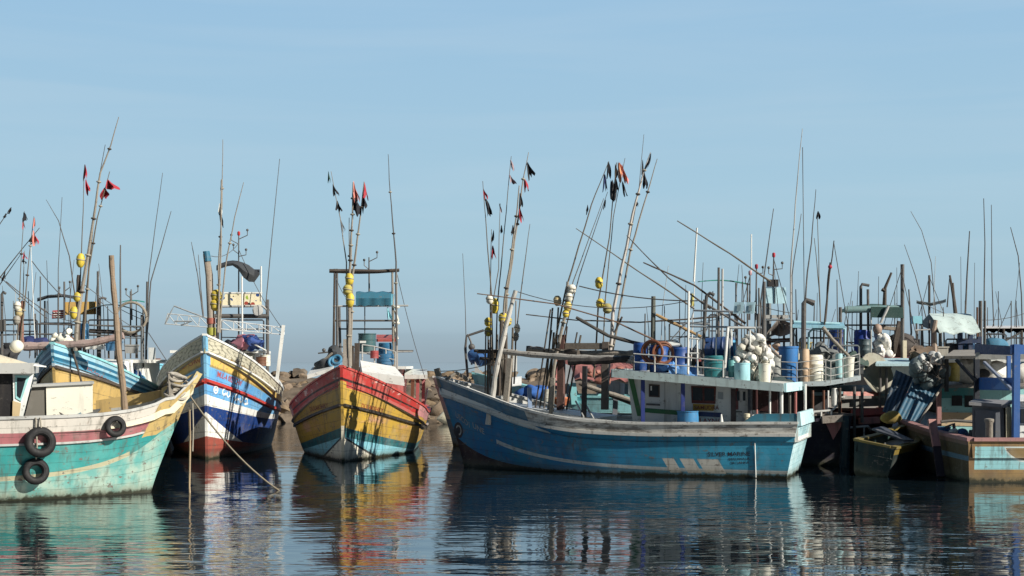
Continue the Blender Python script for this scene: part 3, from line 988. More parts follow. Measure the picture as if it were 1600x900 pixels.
# lashed rope bundle at the bow and the mooring rope
bc = A.l(0.62, 0.0, 2.62)
rr = random.Random(5)
mb = MB()
for i in range(9):
    ax = V((rr.uniform(-0.5, 0.5), rr.uniform(-0.5, 0.5), 1))
    mb.torus(bc + V((rr.uniform(-0.1, 0.12), -0.08, rr.uniform(-0.28, 0.32))), ax, rr.uniform(0.14, 0.22), 0.035, 16, 6)
solo('rope_coil', 'tangle of grey-white rope lashed round the bitts of the teal bow', 'rope coil', mb, paint((0.38, 0.35, 0.30), 0.6, 0.95, sc=4))
rope('pale mooring rope running from the teal bow down into the water', curve_pts(A.l(0.75, 0, 2.75), W(440, 766, 36.1) - UP * 0.05, 14, 0.28), 0.024, paint((0.22, 0.19, 0.14), 0.5, 0.95))
rope('tan rope hanging straight from the teal bow into the water', [W(296, 640, 35.5), W(297, 700, 35.5), W(296, 760, 35.5), W(297, 776, 35.4)], 0.026, paint((0.36, 0.27, 0.17), 0.4, 0.95))
rope('thin grey rope end hanging beside the tan bow rope', [W(301, 630, 35.4), W(302, 670, 35.4), W(301, 705, 35.4)], 0.018)

# ================================================================ blue and white boat: fittings
XB = -5.6
b = lambda px, py, x=XB: B.q(px, py, x)
BOARD = G('flowery_board')
vo = BOARD.t.nodes.new('ShaderNodeTexVoronoi')
vo.inputs['Scale'].default_value = 5.5
BOARD.t.links.new(BOARD.obj, vo.inputs['Vector'])
hs = BOARD.t.nodes.new('ShaderNodeSeparateXYZ')
BOARD.t.links.new(vo.outputs['Color'], hs.inputs[0])
h1, h2 = E(BOARD, hs.outputs[0]), E(BOARD, hs.outputs[1])
cc = BOARD.mix(h1 > 0.36, (0.30, 0.42, 0.06), (0.32, 0.05, 0.03))
cc = BOARD.mix(h1 > 0.55, cc, (0.66, 0.44, 0.06))
cc = BOARD.mix(h1 > 0.72, cc, (0.02, 0.06, 0.20))
cc = BOARD.mix(h2 > 0.84, cc, (0.02, 0.02, 0.02))
cc = BOARD.mix(h2 < 0.28, cc, (0.76, 0.69, 0.48))
cc = BOARD.mix(E(BOARD, vo.outputs['Distance']) > 0.46, cc, (0.76, 0.69, 0.48))
BOARDM = BOARD.done(cc, 0.5, 0.25)
B.part('wheelhouse', MB().hexa([B.l(-9.5, -1.5, 1.6), B.l(-4.9, -1.5, 1.6), B.l(-4.9, 1.5, 1.6), B.l(-9.5, 1.5, 1.6), B.l(-9.5, -1.4, 3.6), B.l(-5.6, -1.3, 3.6), B.l(-5.6, 1.3, 3.6), B.l(-9.5, 1.4, 3.6)]), paint((0.74, 0.74, 0.70), 0.5))
B.part('wheelhouse_roof', MB().hexa([B.l(-9.8, -1.75, 3.62), B.l(-5.0, -1.75, 3.62), B.l(-5.0, 1.75, 3.62), B.l(-9.8, 1.75, 3.62), B.l(-9.8, -1.75, 3.72), B.l(-5.0, -1.75, 3.72), B.l(-5.0, 1.75, 3.72), B.l(-9.8, 1.75, 3.72)]), WHITE)
B.part('foredeck_house', MB().hexa([B.l(-5.2, -1.2, 2.2), B.l(-3.2, -0.9, 2.5), B.l(-3.2, 0.9, 2.5), B.l(-5.2, 1.3, 2.2), B.l(-5.1, -1.15, 3.5), B.l(-3.6, -0.8, 3.25), B.l(-3.6, 0.8, 3.25), B.l(-5.1, 1.25, 3.5)]), WHITE)
for i, (x_, y_) in enumerate(((340, 0), (418, 0))):
    post(B, b(x_, 585), b(x_, 468), 0.06, DARK if i else steel((0.05, 0.05, 0.05)), 'frame_post')
    post(B, b(x_, 585, -7.6), b(x_, 480, -7.6), 0.05, DARK, 'frame_post')
B.part('frame_beam', MB().tube([b(330, 494), b(420, 494)], 0.085, 8), DARK)
B.part('frame_beam', MB().tube([b(330, 479), b(410, 478), b(417, 484), b(418, 500)], 0.05, 8), GREYW)
B.part('frame_beam', MB().tube([b(341, 515), b(418, 514)], 0.03, 8), GREYW)
fb = B.part('flowery_board', MB().slab([b(346, 477), b(409, 477), b(408, 458), b(352, 458)], B.M.to_3x3() @ V((-0.07, 0, 0))), BOARDM, label='white board painted with yellow, green and red flowers')
B.part('board_frame', MB().bar(b(343, 478.5), b(412, 478.5), 0.06, 0.06).bar(b(350, 457.5), b(410, 457.5), 0.05, 0.05), WHITE, parent=fb)
cn = MB()
rows = []
for i in range(9):
    u = i / 8
    px = lerp(338, 406, u)
    top = 417 - 8 * math.sin(math.pi * min(1, u * 1.3)) + (6 if u > 0.8 else 0)
    dr = 3 + (18 * math.sin(math.pi * (u - 0.45) / 0.55) if u > 0.45 else 0)
    rows.append([b(px, top, -7.2), b(px, top - 1, -6.4), b(px, top + 1, -5.7), b(px, top + 2 + dr * 0.5, -5.5), b(px, top + 3 + dr, -5.55)])
B.part('canopy', cn.thick(rows, (0, 0, 0.03)), cloth((0.045, 0.05, 0.055)))
post(B, b(408, 470), b(408, 416), 0.03, WHITE, 'canopy_post')
post(B, b(343, 470), b(341, 420), 0.03, DARK, 'canopy_post')
arr_mast(B, b(373, 560, -6.2), b(373, 368, -6.2), ((0.97, 0.33, 1), (0.93, -0.28, 1), (0.83, 0.28, 0.4), (0.85, -0.2, 1)), lamp=paint((0.45, 0.03, 0.03), 0.2))
post(B, b(379, 560, -5.2), b(378, 432, -5.2), 0.03, WHITE, 'thin_post')
B.part('searchlight', MB().lathe([(0.06, -0.12), (0.2, 0), (0.2, 0.12), (0.16, 0.13)], b(403, 486, -5.4), B.M.to_3x3() @ V((1, 0, 0.2)), 14), GREYW)
# white lattice outriggers
def truss(bt, a0, a1, c0, c1, mat, n=5, r=0.022, nm='lattice_boom'):
    mb = MB().tube([a0, a1], r, 6).tube([c0, c1], r, 6)
    for i in range(n + 1):
        t = i / n
        mb.tube([V(a0).lerp(V(a1), t), V(c0).lerp(V(c1), t)], r * 0.8, 5)
        if i < n: mb.tube([V(a0).lerp(V(a1), t), V(c0).lerp(V(c1), t + 1 / n)], r * 0.7, 5)
    return bt.part(nm, mb, mat)
truss(B, b(262, 490, -3.2), b(345, 498, -3.2), b(258, 506, -3.2), b(345, 513, -3.2), paint((0.50, 0.52, 0.52), 0.6))
B.part('boom_tip', MB().tube([b(258, 507, -3.2), b(266, 490, -3.2), b(272, 478, -3.2), b(330, 500, -3.2)], 0.03, 6).tube([b(273, 502, -3.2), b(300, 502, -3.2), b(283, 508, -3.2)], 0.035, 6), paint((0.30, 0.32, 0.33), 0.6))
truss(B, b(345, 500, -4.4), b(444, 512, -4.4), b(345, 514, -4.4), b(444, 523, -4.4), paint((0.62, 0.64, 0.64), 0.6))
B.part('boom_leg', MB().bar(b(443, 508, -4.4), b(433, 592, -4.4), 0.15, 0.12), WHITE)
# bow post with painted foot and blue bound head
bp_ = B.part('bow_post', MB().tube([b(330, 528, -0.1), b(329, 480, -0.1), b(327, 430, -0.1), b(323, 396, -0.1)], [0.14, 0.115, 0.12, 0.10], 10).wobble(0.05, 2.2, 1), timber((0.30, 0.25, 0.20), 0.9))
B.part('post_head', MB().tube([b(324.5, 408, -0.1), b(322.5, 393, -0.1)], 0.125, 10).wobble(0.04, 3, 2), paint((0.03, 0.14, 0.22), 0.4), parent=bp_)
B.part('post_band', MB().tube([b(330, 506, -0.1), b(329.5, 497, -0.1)], 0.15, 10), paint((0.32, 0.10, 0.07), 0.5), parent=bp_)
B.part('post_band', MB().tube([b(330.5, 524, -0.1), b(330, 512, -0.1)], 0.155, 10), paint((0.34, 0.33, 0.06), 0.5), parent=bp_)
flag_pole('flag rod with a white and a black pennant beside the painted bow post', 47.6, [(344, 520), (341, 420), (347, 320), (348, 218)], 0.045, 0.012, DRIFT, [(343, 318, 18, 7, 0.05, 'white'), (343, 333, 20, 7, 0.05, 'black'), (345, 282, 14, 5, 0, 'grey')], [(338, 462, 17, 19, YFLOAT), (337, 476, 18, 20, YFLOAT)], wraps=3)
flag_pole('bare pale rod leaning against the painted bow post', 47.5, [(342, 520), (352, 420), (366, 340), (381, 285)], 0.04, 0.012, DRIFT, wraps=1)
pole('straight lashed stick on the blue and white bow', 47.4, [(340, 520), (345, 400), (346, 280)], 0.04, 0.02, DRIFT)
pole('thin dark whip leaning out over the blue and white bow', 48.5, [(318, 495), (309, 430), (299, 378)], 0.025, 0.01, DARK)
pole('second thin dark whip behind the painted bow post', 48.6, [(318, 492), (314, 450), (310, 398)], 0.022, 0.01, DARK)
antenna(B, 52.5, [(415, 480), (424, 380), (437, 248)], 0.022)
flag_pole('twin whip rods standing between the canopy boat and the blue and white bow', 56, [(228, 540), (233, 430), (254, 270)], 0.035, 0.012, DARK)
flag_pole('slanted dark whip rod rising beside the twin whips', 56.5, [(228, 545), (236, 440), (268, 330)], 0.05, 0.014, DARK)
# loose things on the deck
t = Thing('folded_net', 'folded pink and blue fishing net heaped on the blue and white boat', 'fishing net', b(385, 548, -4.9))
for k_, (px, py, r_, m_) in enumerate(((379, 536, 0.40, cloth((0.36, 0.15, 0.19))), (395, 535, 0.42, cloth((0.03, 0.07, 0.24))), (366, 543, 0.40, cloth((0.03, 0.03, 0.04))), (386, 528, 0.26, cloth((0.30, 0.12, 0.16))))):
    t.part('net_fold', MB().ball(b(px, py, -4.9), r_, 16, UP, 0.6).wobble(0.2, 4.2, k_), m_)
barrel('small white tub among the gear on the blue and white boat', b(414, 572, -4.2), 0.2, 0.42, WFLOAT, open_=True, cat='tub', name='tub')
barrel('brown tub at the rail of the blue and white boat', b(408, 572, -4.0), 0.19, 0.34, plastic((0.16, 0.07, 0.04)), open_=True, cat='tub', name='tub')
B.part('deck_rail', MB().tube([b(350, 545, -4.6), b(392, 535, -4.6), b(416, 548, -4.6)], 0.03, 6), WHITE)
# writing on the hull: name board, registration blocks, emblem, script
REDP = paint((0.42, 0.06, 0.04), 0.4)
WHT = paint((0.80, 0.80, 0.76), 0.3)
def hull_px(bt, px, py, side, q0=None):             # hull point seen at a pixel, by a short search along the side
    best = None
    for i in range(160):
        q = (0.0 if bt is D else 0.35) + (1.0 if bt is D else 0.65) * i / 160
        for it in (0,):
            lo, hi = 0.0, 1.0
            for _ in range(18):
                m_ = (lo + hi) / 2
                P_ = bt.l(*bt.pt(q, m_, side))
                yy = HY - (P_.z - EYE) * F / P_.y
                if yy > py: lo = m_
                else: hi = m_
            P_ = bt.l(*bt.pt(q, lo, side))
            e = abs(800 + P_.x * F / P_.y - px)
            if best is None or e < best[0]: best = (e, bt.pt(q, lo, side))
    return best[1]
def text_px(bt, txt, p0, p1, side, hpx, mat, shear=0.0, name='lettering'):
    a, c = hull_px(bt, *p0, side), hull_px(bt, *p1, side)
    dist = math.hypot(c[0] - a[0], c[1] - a[1])
    Pa = bt.l(*a)
    size = hpx * Pa.y / F / 0.72
    pts, fs = glyphs(txt, size)
    wid = max(p[0] for p in pts)
    return bt.decal(name, pts, fs, side, a[0], a[2], mat, (c[2] - a[2]) / max(0.1, dist), dist / wid, 0.006, shear)
text_px(B, 'IMUL-A 0827 CHW', (338, 588), (377, 604), 1, 9, REDP)
text_px(B, 'DEVI', (357, 566), (398, 590), 1, 6, paint((0.22, 0.14, 0.05), 0.3))
a_ = hull_px(B, 337, 609, 1)
pts, fs = ring_shape(0.085, 0.135, cx=0, cy=0)
p2, f2 = ring_shape(0.0, 0.05)
B.decal('emblem', pts + p2, fs + [tuple(i + len(pts) for i in q) for q in f2], 1, a_[0] + 0.0, a_[2], WHT, -0.3, 1.0)
# rounded white script letters
def script(bt, p0, p1, side, mat, n=6, amp=0.15):
    a, c = hull_px(bt, *p0, side), hull_px(bt, *p1, side)
    dist = math.hypot(c[0] - a[0], c[1] - a[1])
    pts, fs = [], []
    rr = random.Random(11)
    cw = dist / n
    for i in range(n):
        q, f_ = ring_shape(amp * 0.52, amp * 0.85, 14, cw * (i + 0.4), amp)
        k = len(pts)
        pts += q
        f_ = [x for j, x in enumerate(f_) if not (i * 3 % 11 <= j < i * 3 % 11 + 3)]
        fs += [tuple(x + k for x in y) for y in f_]
        k = len(pts)
        x0, x1 = cw * (i + 0.35), cw * (i + 0.95)
        y0 = amp * (1.75 if i % 2 else 0.15)
        pts += [(x0, y0), (x1, y0 + 0.06), (x1, y0 + 0.13), (x0, y0 + 0.07)]
        fs.append((k, k + 1, k + 2, k + 3))
    return bt.decal('script_lettering', pts, fs, side, a[0], a[2], mat, (c[2] - a[2]) / max(0.1, dist), 1.0, 0.006)
script(B, (346, 618), (359, 624), 1, WHT, 2)
script(B, (364, 626), (386, 636), 1, WHT, 3)
text_px(B, 'IMUL-A 0827 CHW', (262, 588), (315, 566), -1, 6, REDP)
text_px(C, 'DULAKSHILY', (564, 637), (597, 645), 1, 7, paint((0.26, 0.04, 0.03), 0.3))
text_px(C, 'DULAKSHILY', (485, 643), (513, 636), -1, 7, paint((0.20, 0.03, 0.03), 0.3))
a_ = hull_px(C, 547, 651, 1)
pts, fs = ring_shape(0.095, 0.115)
C.decal('emblem', pts, fs, 1, a_[0], a_[2], INK, -0.2, 1.0, 0.006)
p2, f2 = ring_shape(0.0, 0.045)
C.decal('emblem', p2, f2, 1, a_[0], a_[2], INK, -0.2, 1.3, 0.008)
DLET = paint((0.34, 0.36, 0.36), 0.7)
text_px(D, 'USCO1', (713, 651), (735, 668), 1, 9, DLET)
text_px(D, 'UNE', (739, 668), (758, 679), 1, 9, DLET)
text_px(D, 'SILVER MARINE', (1105, 713), (1172, 712), 1, 6.5, INK)
text_px(D, 'BERUWALA', (1140, 719.5), (1170, 718.5), 1, 4, INK)
text_px(D, 'SRI LANKA', (1141, 725.5), (1170, 724.5), 1, 4, INK)
a_ = hull_px(D, 718, 672, 1)
p2, f2 = ring_shape(0.0, 0.20, 24)
D.decal('emblem', [(x, y * 1.25) for x, y in p2], f2, 1, a_[0], a_[2], INK, 0, 1.0, 0.006)
p2, f2 = ring_shape(0.09, 0.13, 24)
D.decal('emblem', [(x, y * 1.25) for x, y in p2], f2, 1, a_[0], a_[2], GREYW, 0, 1.0, 0.009)
# ================================================================ yellow boat: fittings
XC = -5.5
c = lambda px, py, x=XC: C.q(px, py, x)
cx_ = C.M.to_3x3() @ V((1, 0, 0))
C.part('wheelhouse', MB().hexa([C.l(-9.5, -1.45, 1.0), C.l(-5.9, -1.45, 1.0), C.l(-5.9, 1.45, 1.0), C.l(-9.5, 1.45, 1.0), C.l(-9.5, -1.4, 3.0), C.l(-6.2, -1.3, 3.0), C.l(-6.2, 1.3, 3.0), C.l(-9.5, 1.4, 3.0)]), paint((0.40, 0.10, 0.09), 0.5))
C.part('wheelhouse_roof', MB().slab([C.l(-9.8, -1.7, 3.02), C.l(-5.7, -1.7, 3.02), C.l(-5.7, 1.7, 3.02), C.l(-9.8, 1.7, 3.02)], (0, 0, 0.1)), WHITE)
C.part('foredeck_house', MB().hexa([c(566, 592, -3.0), c(632, 603, -3.0), c(632, 600, -4.9), c(562, 592, -4.9), c(566, 580, -3.0), c(631, 589, -3.0), c(617, 573, -4.9), c(563, 563, -4.9)]), paint((0.78, 0.77, 0.72), 0.4))
C.part('foredeck_hatch', MB().slab([c(480, 592, -3.4), c(520, 580, -3.4), c(526, 570, -4.6), c(488, 580, -4.6)], (0, 0, 0.14)), paint((0.70, 0.70, 0.66), 0.5))
for (x0, x1, m_) in ((521, 523, DKWOOD), (527, 526.5, DARK), (615, 613, DRIFT), (620, 619, timber((0.30, 0.28, 0.26), 0.6))):
    post(C, c(x0, 582), c(x1, 420), 0.05, m_, 'frame_post', 0.04)
post(C, c(532, 560, -7.2), c(530, 478, -7.2), 0.05, DARK, 'frame_post')
C.part('frame_beam', MB().tube([c(514, 423.5), c(560, 424), (c(590, 424.5)), c(624, 422)], [0.07, 0.10, 0.08, 0.06], 8).wobble(0.04, 3, 2), DKWOOD)
C.part('frame_beam', MB().tube([c(520, 478.5), c(638, 477.5)], 0.035, 7), GREYW)
C.part('frame_beam', MB().tube([c(522, 501), c(618, 501)], 0.035, 7), DARK)
C.part('frame_beam', MB().tube([c(522, 552), c(645, 549)], 0.035, 7), GREYW)
C.part('outrigger', MB().tube([c(497, 552), c(530, 548)], 0.03, 6).ball(c(506, 547), 0.07, 7), DARK)
C.part('outrigger', MB().tube([c(612, 548), c(646, 548)], 0.03, 6), DARK)
C.part('frame_lashing', MB().torus(c(619, 480), UP, 0.09, 0.05, 10, 6).torus(c(619, 505), UP, 0.09, 0.05, 10, 6).tube([c(617, 485), c(622, 500), c(617, 515), c(621, 530)], 0.05, 6), WFLOAT)
C.part('hanging_rag', flag_mesh(c(605, 480), 0.45, 0.16, 0, 3, WHITE), LBLUE)
rows = []
for i in range(13):
    u = i / 12
    x_ = lerp(556, 611, u)
    k_ = 0.02 * math.sin(u * 19)
    rows.append([c(x_, 477 + (2 if i % 3 == 0 else 0), -5.15) + V((0, k_, 0)), c(x_, 466, -5.12) + V((0, k_ - 0.03, 0)), c(x_ + 0.5, 458.5, -5.2) + V((0, 0, k_)), c(x_ + 0.6, 456.5, -5.5) + V((0, 0, k_)), c(x_, 459, -5.95), c(x_, 470, -6.0), c(x_, 478, -5.98)])
tarp = C.part('awning', MB().thick(rows, (0, 0.02, 0.02)), paint((0.035, 0.15, 0.22), 0.45, 0.8))
C.part('awning_end', MB().thick([[c(610, 477, -5.15), c(614, 476, -5.6), c(612, 477, -5.95)], [c(611, 459, -5.2), c(615.5, 460, -5.6), c(612, 459, -5.95)]], (0.02, 0, 0)), paint((0.14, 0.40, 0.52), 0.3), parent=tarp)
arr_mast(C, c(577, 470, -6.0), c(576.5, 402, -6.0), ((0.9, 0.3, 1), (0.72, -0.18, 1)))
post(C, c(570, 545, -5.8), c(570, 478, -5.8), 0.02, DARK, 'thin_post')
C.part('bow_post', MB().bar(c(541, 578, -0.25), c(542, 530, -0.25), 0.20, 0.22), timber((0.40, 0.36, 0.31), 0.8))
C.part('bow_bitt', MB().bar(c(557, 582, -0.8), c(558, 536, -0.8), 0.16, 0.16), DKWOOD)
C.part('bow_bitt', MB().bar(c(551, 578, -0.6), c(551, 540, -0.6), 0.08, 0.08), DKWOOD)
C.part('red_hatch', MB().slab([c(588, 534, -6.0), c(618, 534, -6.0), c(617, 526, -7.5), c(588, 526, -7.5)], (0, 0, 0.08)), paint((0.42, 0.09, 0.07), 0.5))
rail_part(C, [c(566, 565, -5.0), c(585, 568, -5.0), c(603, 572, -5.0), c(618, 576, -5.0)], 0.62, GREYW, 0.025, (0.5,))
C.part('rail_panel', MB().slab([c(614, 618, -3.2), c(632, 629, -3.9), c(637, 618, -3.9), c(620, 608, -3.2)], cx_ * 0.05), paint((0.62, 0.72, 0.76), 0.4))
C.part('rail_panel_pane', MB().slab([c(618, 617.5, -3.1), c(630, 625, -3.8), c(633, 618, -3.8), c(622, 612, -3.1)], cx_ * 0.06), paint((0.10, 0.26, 0.36), 0.3))
# aft deck table on red legs
tb = C.part('aft_bench', MB().slab([c(632, 592, -8.2), c(668, 592, -8.2), c(667, 583, -9.6), c(634, 583, -9.6)], (0, 0, 0.16)), paint((0.62, 0.64, 0.60), 0.6))
for px, py, xx, m_ in ((644, 628, -8.2, RUST), (652, 632, -8.4, paint((0.40, 0.10, 0.10), 0.6)), (661, 634, -8.6, paint((0.44, 0.16, 0.16), 0.6)), (632, 624, -8.4, WHITE), (626, 612, -8.2, paint((0.2, 0.35, 0.4), 0.5))):
    C.part('bench_leg', MB().bar(c(px, py, xx), c(px + 1, 592, xx), 0.12, 0.12), m_, parent=tb)
C.part('stern_plank', MB().bar(c(662, 640, -9.0), c(668, 606, -9.0), 0.2, 0.06), WHITE)
barrel_px('dark green barrel with a white label standing behind the yellow boat pole bundle', 52.0, 573.5, 521, 550, 27, plastic((0.05, 0.12, 0.13)), open_=True)
C.part('label_plate', MB().slab([W(562, 536, 51.55), W(572, 536, 51.55), W(572, 532.5, 51.55), W(562, 532.5, 51.55)], (0, -0.01, 0)), WHITE)
barrel_px('upper blue barrel beside the dark green barrel on the yellow boat', 51.9, 604, 536, 553, 25, plastic((0.03, 0.15, 0.28)))
barrel_px('lower blue barrel under another on the yellow boat', 51.5, 602, 553, 570, 27, plastic((0.03, 0.13, 0.25)))
barrel_px('small red drum behind the rail of the yellow boat', 51.2, 585, 548, 560, 13, plastic((0.30, 0.06, 0.06)))
t = Thing('net_pile', 'dark net with a blue rope coil piled by the yellow bow post', 'fishing net', c(515, 580, -4.2))
t.part('net', MB().ball(c(512, 574, -4.2), 0.42, 12, UP, 0.8).ball(c(524, 556, -4.6), 0.30, 12, UP, 1.2).wobble(0.14, 3.5, 5), cloth((0.045, 0.05, 0.055)))
t.part('rope_coil', MB().torus(c(523, 566, -3.8), V((0.2, -1, 0.5)), 0.2, 0.05).torus(c(526, 562, -3.8), V((-0.2, -1, 0.5)), 0.16, 0.05), paint((0.06, 0.22, 0.36), 0.4))
pole('pale spar leaning up from the rocks behind the yellow boat rail', 50.4, [(484, 588), (500, 568), (520, 551)], 0.06, 0.04, DRIFT)
# pole bundle with floats on the yellow bow
G3 = 'flag poles bound to the yellow bow'
flag_pole('bound pole with three yellow floats and a black-pink flag on the yellow bow', 45.9, [(545, 572), (546, 430), (549, 360), (552, 285)], 0.075, 0.02, DRIFT, [(552, 284, 30, 8, 0.05, 'pink'), (551, 305, 30, 12, 0.25, 'black')], [(546, 436, 13, 18, YFLOAT), (543, 453, 14, 17, paint((0.42, 0.36, 0.10), 0.5)), (547, 469, 13, 22, YFLOAT)], group=G3, wraps=8)
flag_pole('pole with a red and black flag rising behind the yellow floats', 46.1, [(547, 572), (551, 430), (561, 350), (569, 284)], 0.065, 0.016, DRIFT, [(569, 286, 26, 8, 0.0, 'red'), (567, 304, 26, 9, 0.05, 'black')], group=G3, wraps=4)
flag_pole('thin pole with two black flags and a pale streamer over the yellow bow', 46.0, [(543, 560), (541, 410), (531, 340), (518, 268)], 0.035, 0.01, DRIFT, [(520, 288, 17, 8, 0.1, 'black'), (526, 314, 17, 11, 0.1, 'black'), (532, 344, 18, 5, 0.25, 'grey'), (513, 268, 17, 4, 0.0, 'green')], group=G3)
flag_pole('plain bent rod among the poles of the yellow bow', 46.05, [(546, 560), (546, 430), (545, 340)], 0.04, 0.012, BAMBOO, group=G3, wraps=2)
flag_pole('tall lone whip rod on the pole frame of the yellow boat', 51.5, [(620, 540), (618, 410), (612, 320), (606, 241)], 0.05, 0.012, DARK, group=None, wraps=3)

# ================================================================ deep blue boat: wheelhouse, roof and rails
d = lambda px, py, y: D.p(px, py, y)
dx = D.M.to_3x3() @ V((-1, 0, 0))          # towards the stern, left to right in the picture
dy = D.M.to_3x3() @ V((0, 1, 0))           # towards the viewer
yw, yr = 1.12, 1.62
DWHITE = paint((0.62, 0.63, 0.60), 0.45)
wq = [d(990, 672, yw), d(1168, 672, yw), d(1168, 597, yw), d(980, 585, yw)]
back = -dy * 2.2
D.part('wheelhouse', MB().hexa([wq[0], wq[1], wq[1] + back, wq[0] + back, wq[3], wq[2], wq[2] + back, wq[3] + back]), DWHITE)
n_ = dy * 0.02
pl = lambda q, m_, nm, k=1.0, par=None: plate(D, [d(px, py, yw) + n_ * k for px, py in q], n_ * 0.6, m_, nm, par)
pl([(982, 590), (990, 590), (1003, 650), (996, 650)], paint((0.05, 0.16, 0.06), 0.4), 'corner_stripe', 0.4)
pl([(1003, 637), (1068, 642), (1068, 649), (1003, 644)], paint((0.04, 0.15, 0.06), 0.4), 'side_stripe', 0.4)
pl([(1068, 642), (1127, 645), (1127, 652), (1068, 649)], paint((0.02, 0.04, 0.13), 0.4), 'side_stripe', 0.45)
wn = pl([(1014, 600), (1031, 601), (1031, 621), (1014, 620)], paint((0.09, 0.06, 0.05), 0.4), 'window_frame', 0.3)
pl([(1016, 602), (1029, 603), (1029, 619), (1016, 618)], GLASS, 'pane', 1.1, wn)
pl([(1017, 603), (1019, 603), (1019, 610), (1017, 610)], WHITE, 'window_sticker', 1.9, wn)
wn = pl([(1080, 603), (1119, 604), (1118, 631), (1081, 630)], paint((0.10, 0.025, 0.02), 0.4), 'window_frame', 0.3)
pl([(1083, 605), (1098, 606), (1098, 626), (1083, 625)], GLASS, 'pane', 1.1, wn)
pl([(1101, 606), (1116, 607), (1116, 626), (1101, 626)], GLASS, 'pane', 1.1, wn)
pl([(1083, 631), (1117, 632), (1115, 642), (1083, 641)], paint((0.36, 0.22, 0.03), 0.6), 'sign_board', 0.5)
flat_text(D, 'SAMUDRA', d(1085, 639.5, yw) + n_ * 1.4, dx, UP, 0.155, paint((0.12, 0.03, 0.02), 0.3))
flat_text(D, 'LAYNA', d(1093, 661, yw) + n_ * 0.4, dx, UP, 0.20, paint((0.32, 0.07, 0.06), 0.4))
pl([(1010, 630), (1032, 631), (1032, 634), (1010, 633)], DARK, 'shelf', 2.5)
pl([(1038, 597), (1039.5, 597), (1039.5, 668), (1038, 668)], GREYW, 'panel_batten', 0.3)
pl([(1142, 607), (1150, 608), (1150, 670), (1142, 669)], paint((0.05, 0.03, 0.03), 0.4), 'doorway', 0.2)
pl([(1150, 606), (1154, 606), (1154, 640), (1150, 640)], paint((0.12, 0.02, 0.02), 0.5), 'door_edge', 0.8)
dr = pl([(1154, 608), (1168, 609), (1168, 671), (1154, 670)], paint((0.55, 0.54, 0.52), 0.5), 'door', 0.35)
pl([(1151.5, 611), (1156, 611), (1156, 626), (1151.5, 626)], GLASS, 'door_pane', 2.0, dr)
pl([(1161, 612), (1165, 612), (1165, 626), (1161, 626)], GLASS, 'door_pane', 1.2, dr)
pl([(1148, 642), (1160, 642.5), (1160, 644.5), (1148, 644)], DARK, 'handrail', 1.6)
pl([(1122, 612), (1130, 613), (1130, 624), (1122, 623)], paint((0.3, 0.33, 0.34), 0.7), 'notice_plate', 0.4)
BPOST = paint((0.02, 0.035, 0.16), 0.3)
for px, y0, y1 in ((1004.5, 592, 662), (1067, 598, 660)):
    D.part('roof_post', MB().bar(d(px, y1, yr - 0.12), d(px, y0, yr - 0.12), 0.11, 0.11), BPOST)
for px, y0, y1, r_, m_ in ((1221, 604, 655, 0.05, WHITE), (1182.5, 602, 662, 0.03, paint((0.40, 0.16, 0.14), 0.5)), (1203, 604, 655, 0.03, WHITE), (1172, 602, 664, 0.07, paint((0.03, 0.035, 0.045), 0.3))):
    D.part('roof_post', MB().tube([d(px, y1, yr - 0.25), d(px, y0, yr - 0.25)], r_, 8), m_)
for px, y0, y1, m_ in ((1258, 600, 655, WHITE), (1243, 602, 650, paint((0.36, 0.13, 0.12), 0.5)), (1234, 602, 652, DARK)):
    D.part('roof_post', MB().tube([d(px, y1, -1.0), d(px, y0, -1.0)], 0.045, 8), m_)
D.part('aft_bulkhead', MB().hexa([d(1170, 640, yw - 0.5), d(1215, 645, yw - 0.5), d(1215, 645, yw - 0.5) + dy * -0.1, d(1170, 640, yw - 0.5) + dy * -0.1, d(1170, 600, yw - 0.5), d(1215, 606, yw - 0.5), d(1215, 606, yw - 0.5) + dy * -0.1, d(1170, 600, yw - 0.5) + dy * -0.1]), paint((0.05, 0.02, 0.02), 0.5))
ra, rb_ = d(957, 588, yr), d(1224, 611, yr)
rc, rd_ = rb_ - dy * 3.25 + dx * 0.05, ra - dy * 3.25
rf = D.part('wheelhouse_roof', MB().hexa([ra, rb_, rc, rd_] + [p + UP * 0.19 for p in (ra, rb_, rc, rd_)]), paint((0.66, 0.64, 0.57), 0.6))
D.part('roof_edge', MB().bar(ra + UP * 0.095 + n_ * 1.2, rb_ + UP * 0.095 + n_ * 1.2, 0.05, 0.235, up=(0, 0, 1)).bar(ra + UP * 0.095 - dx * 0.02, rd_ + UP * 0.095 - dx * 0.02, 0.05, 0.235, up=(0, 0, 1)), paint((0.46, 0.56, 0.55), 0.75), parent=rf)
D.part('stern_roof_edge', MB().bar(rb_ + UP * 0.095 + dx * 0.05, rc + UP * 0.095 + dx * 0.05, 0.07, 0.25, up=(0, 0, 1)), paint((0.50, 0.74, 0.78), 0.5), parent=rf)
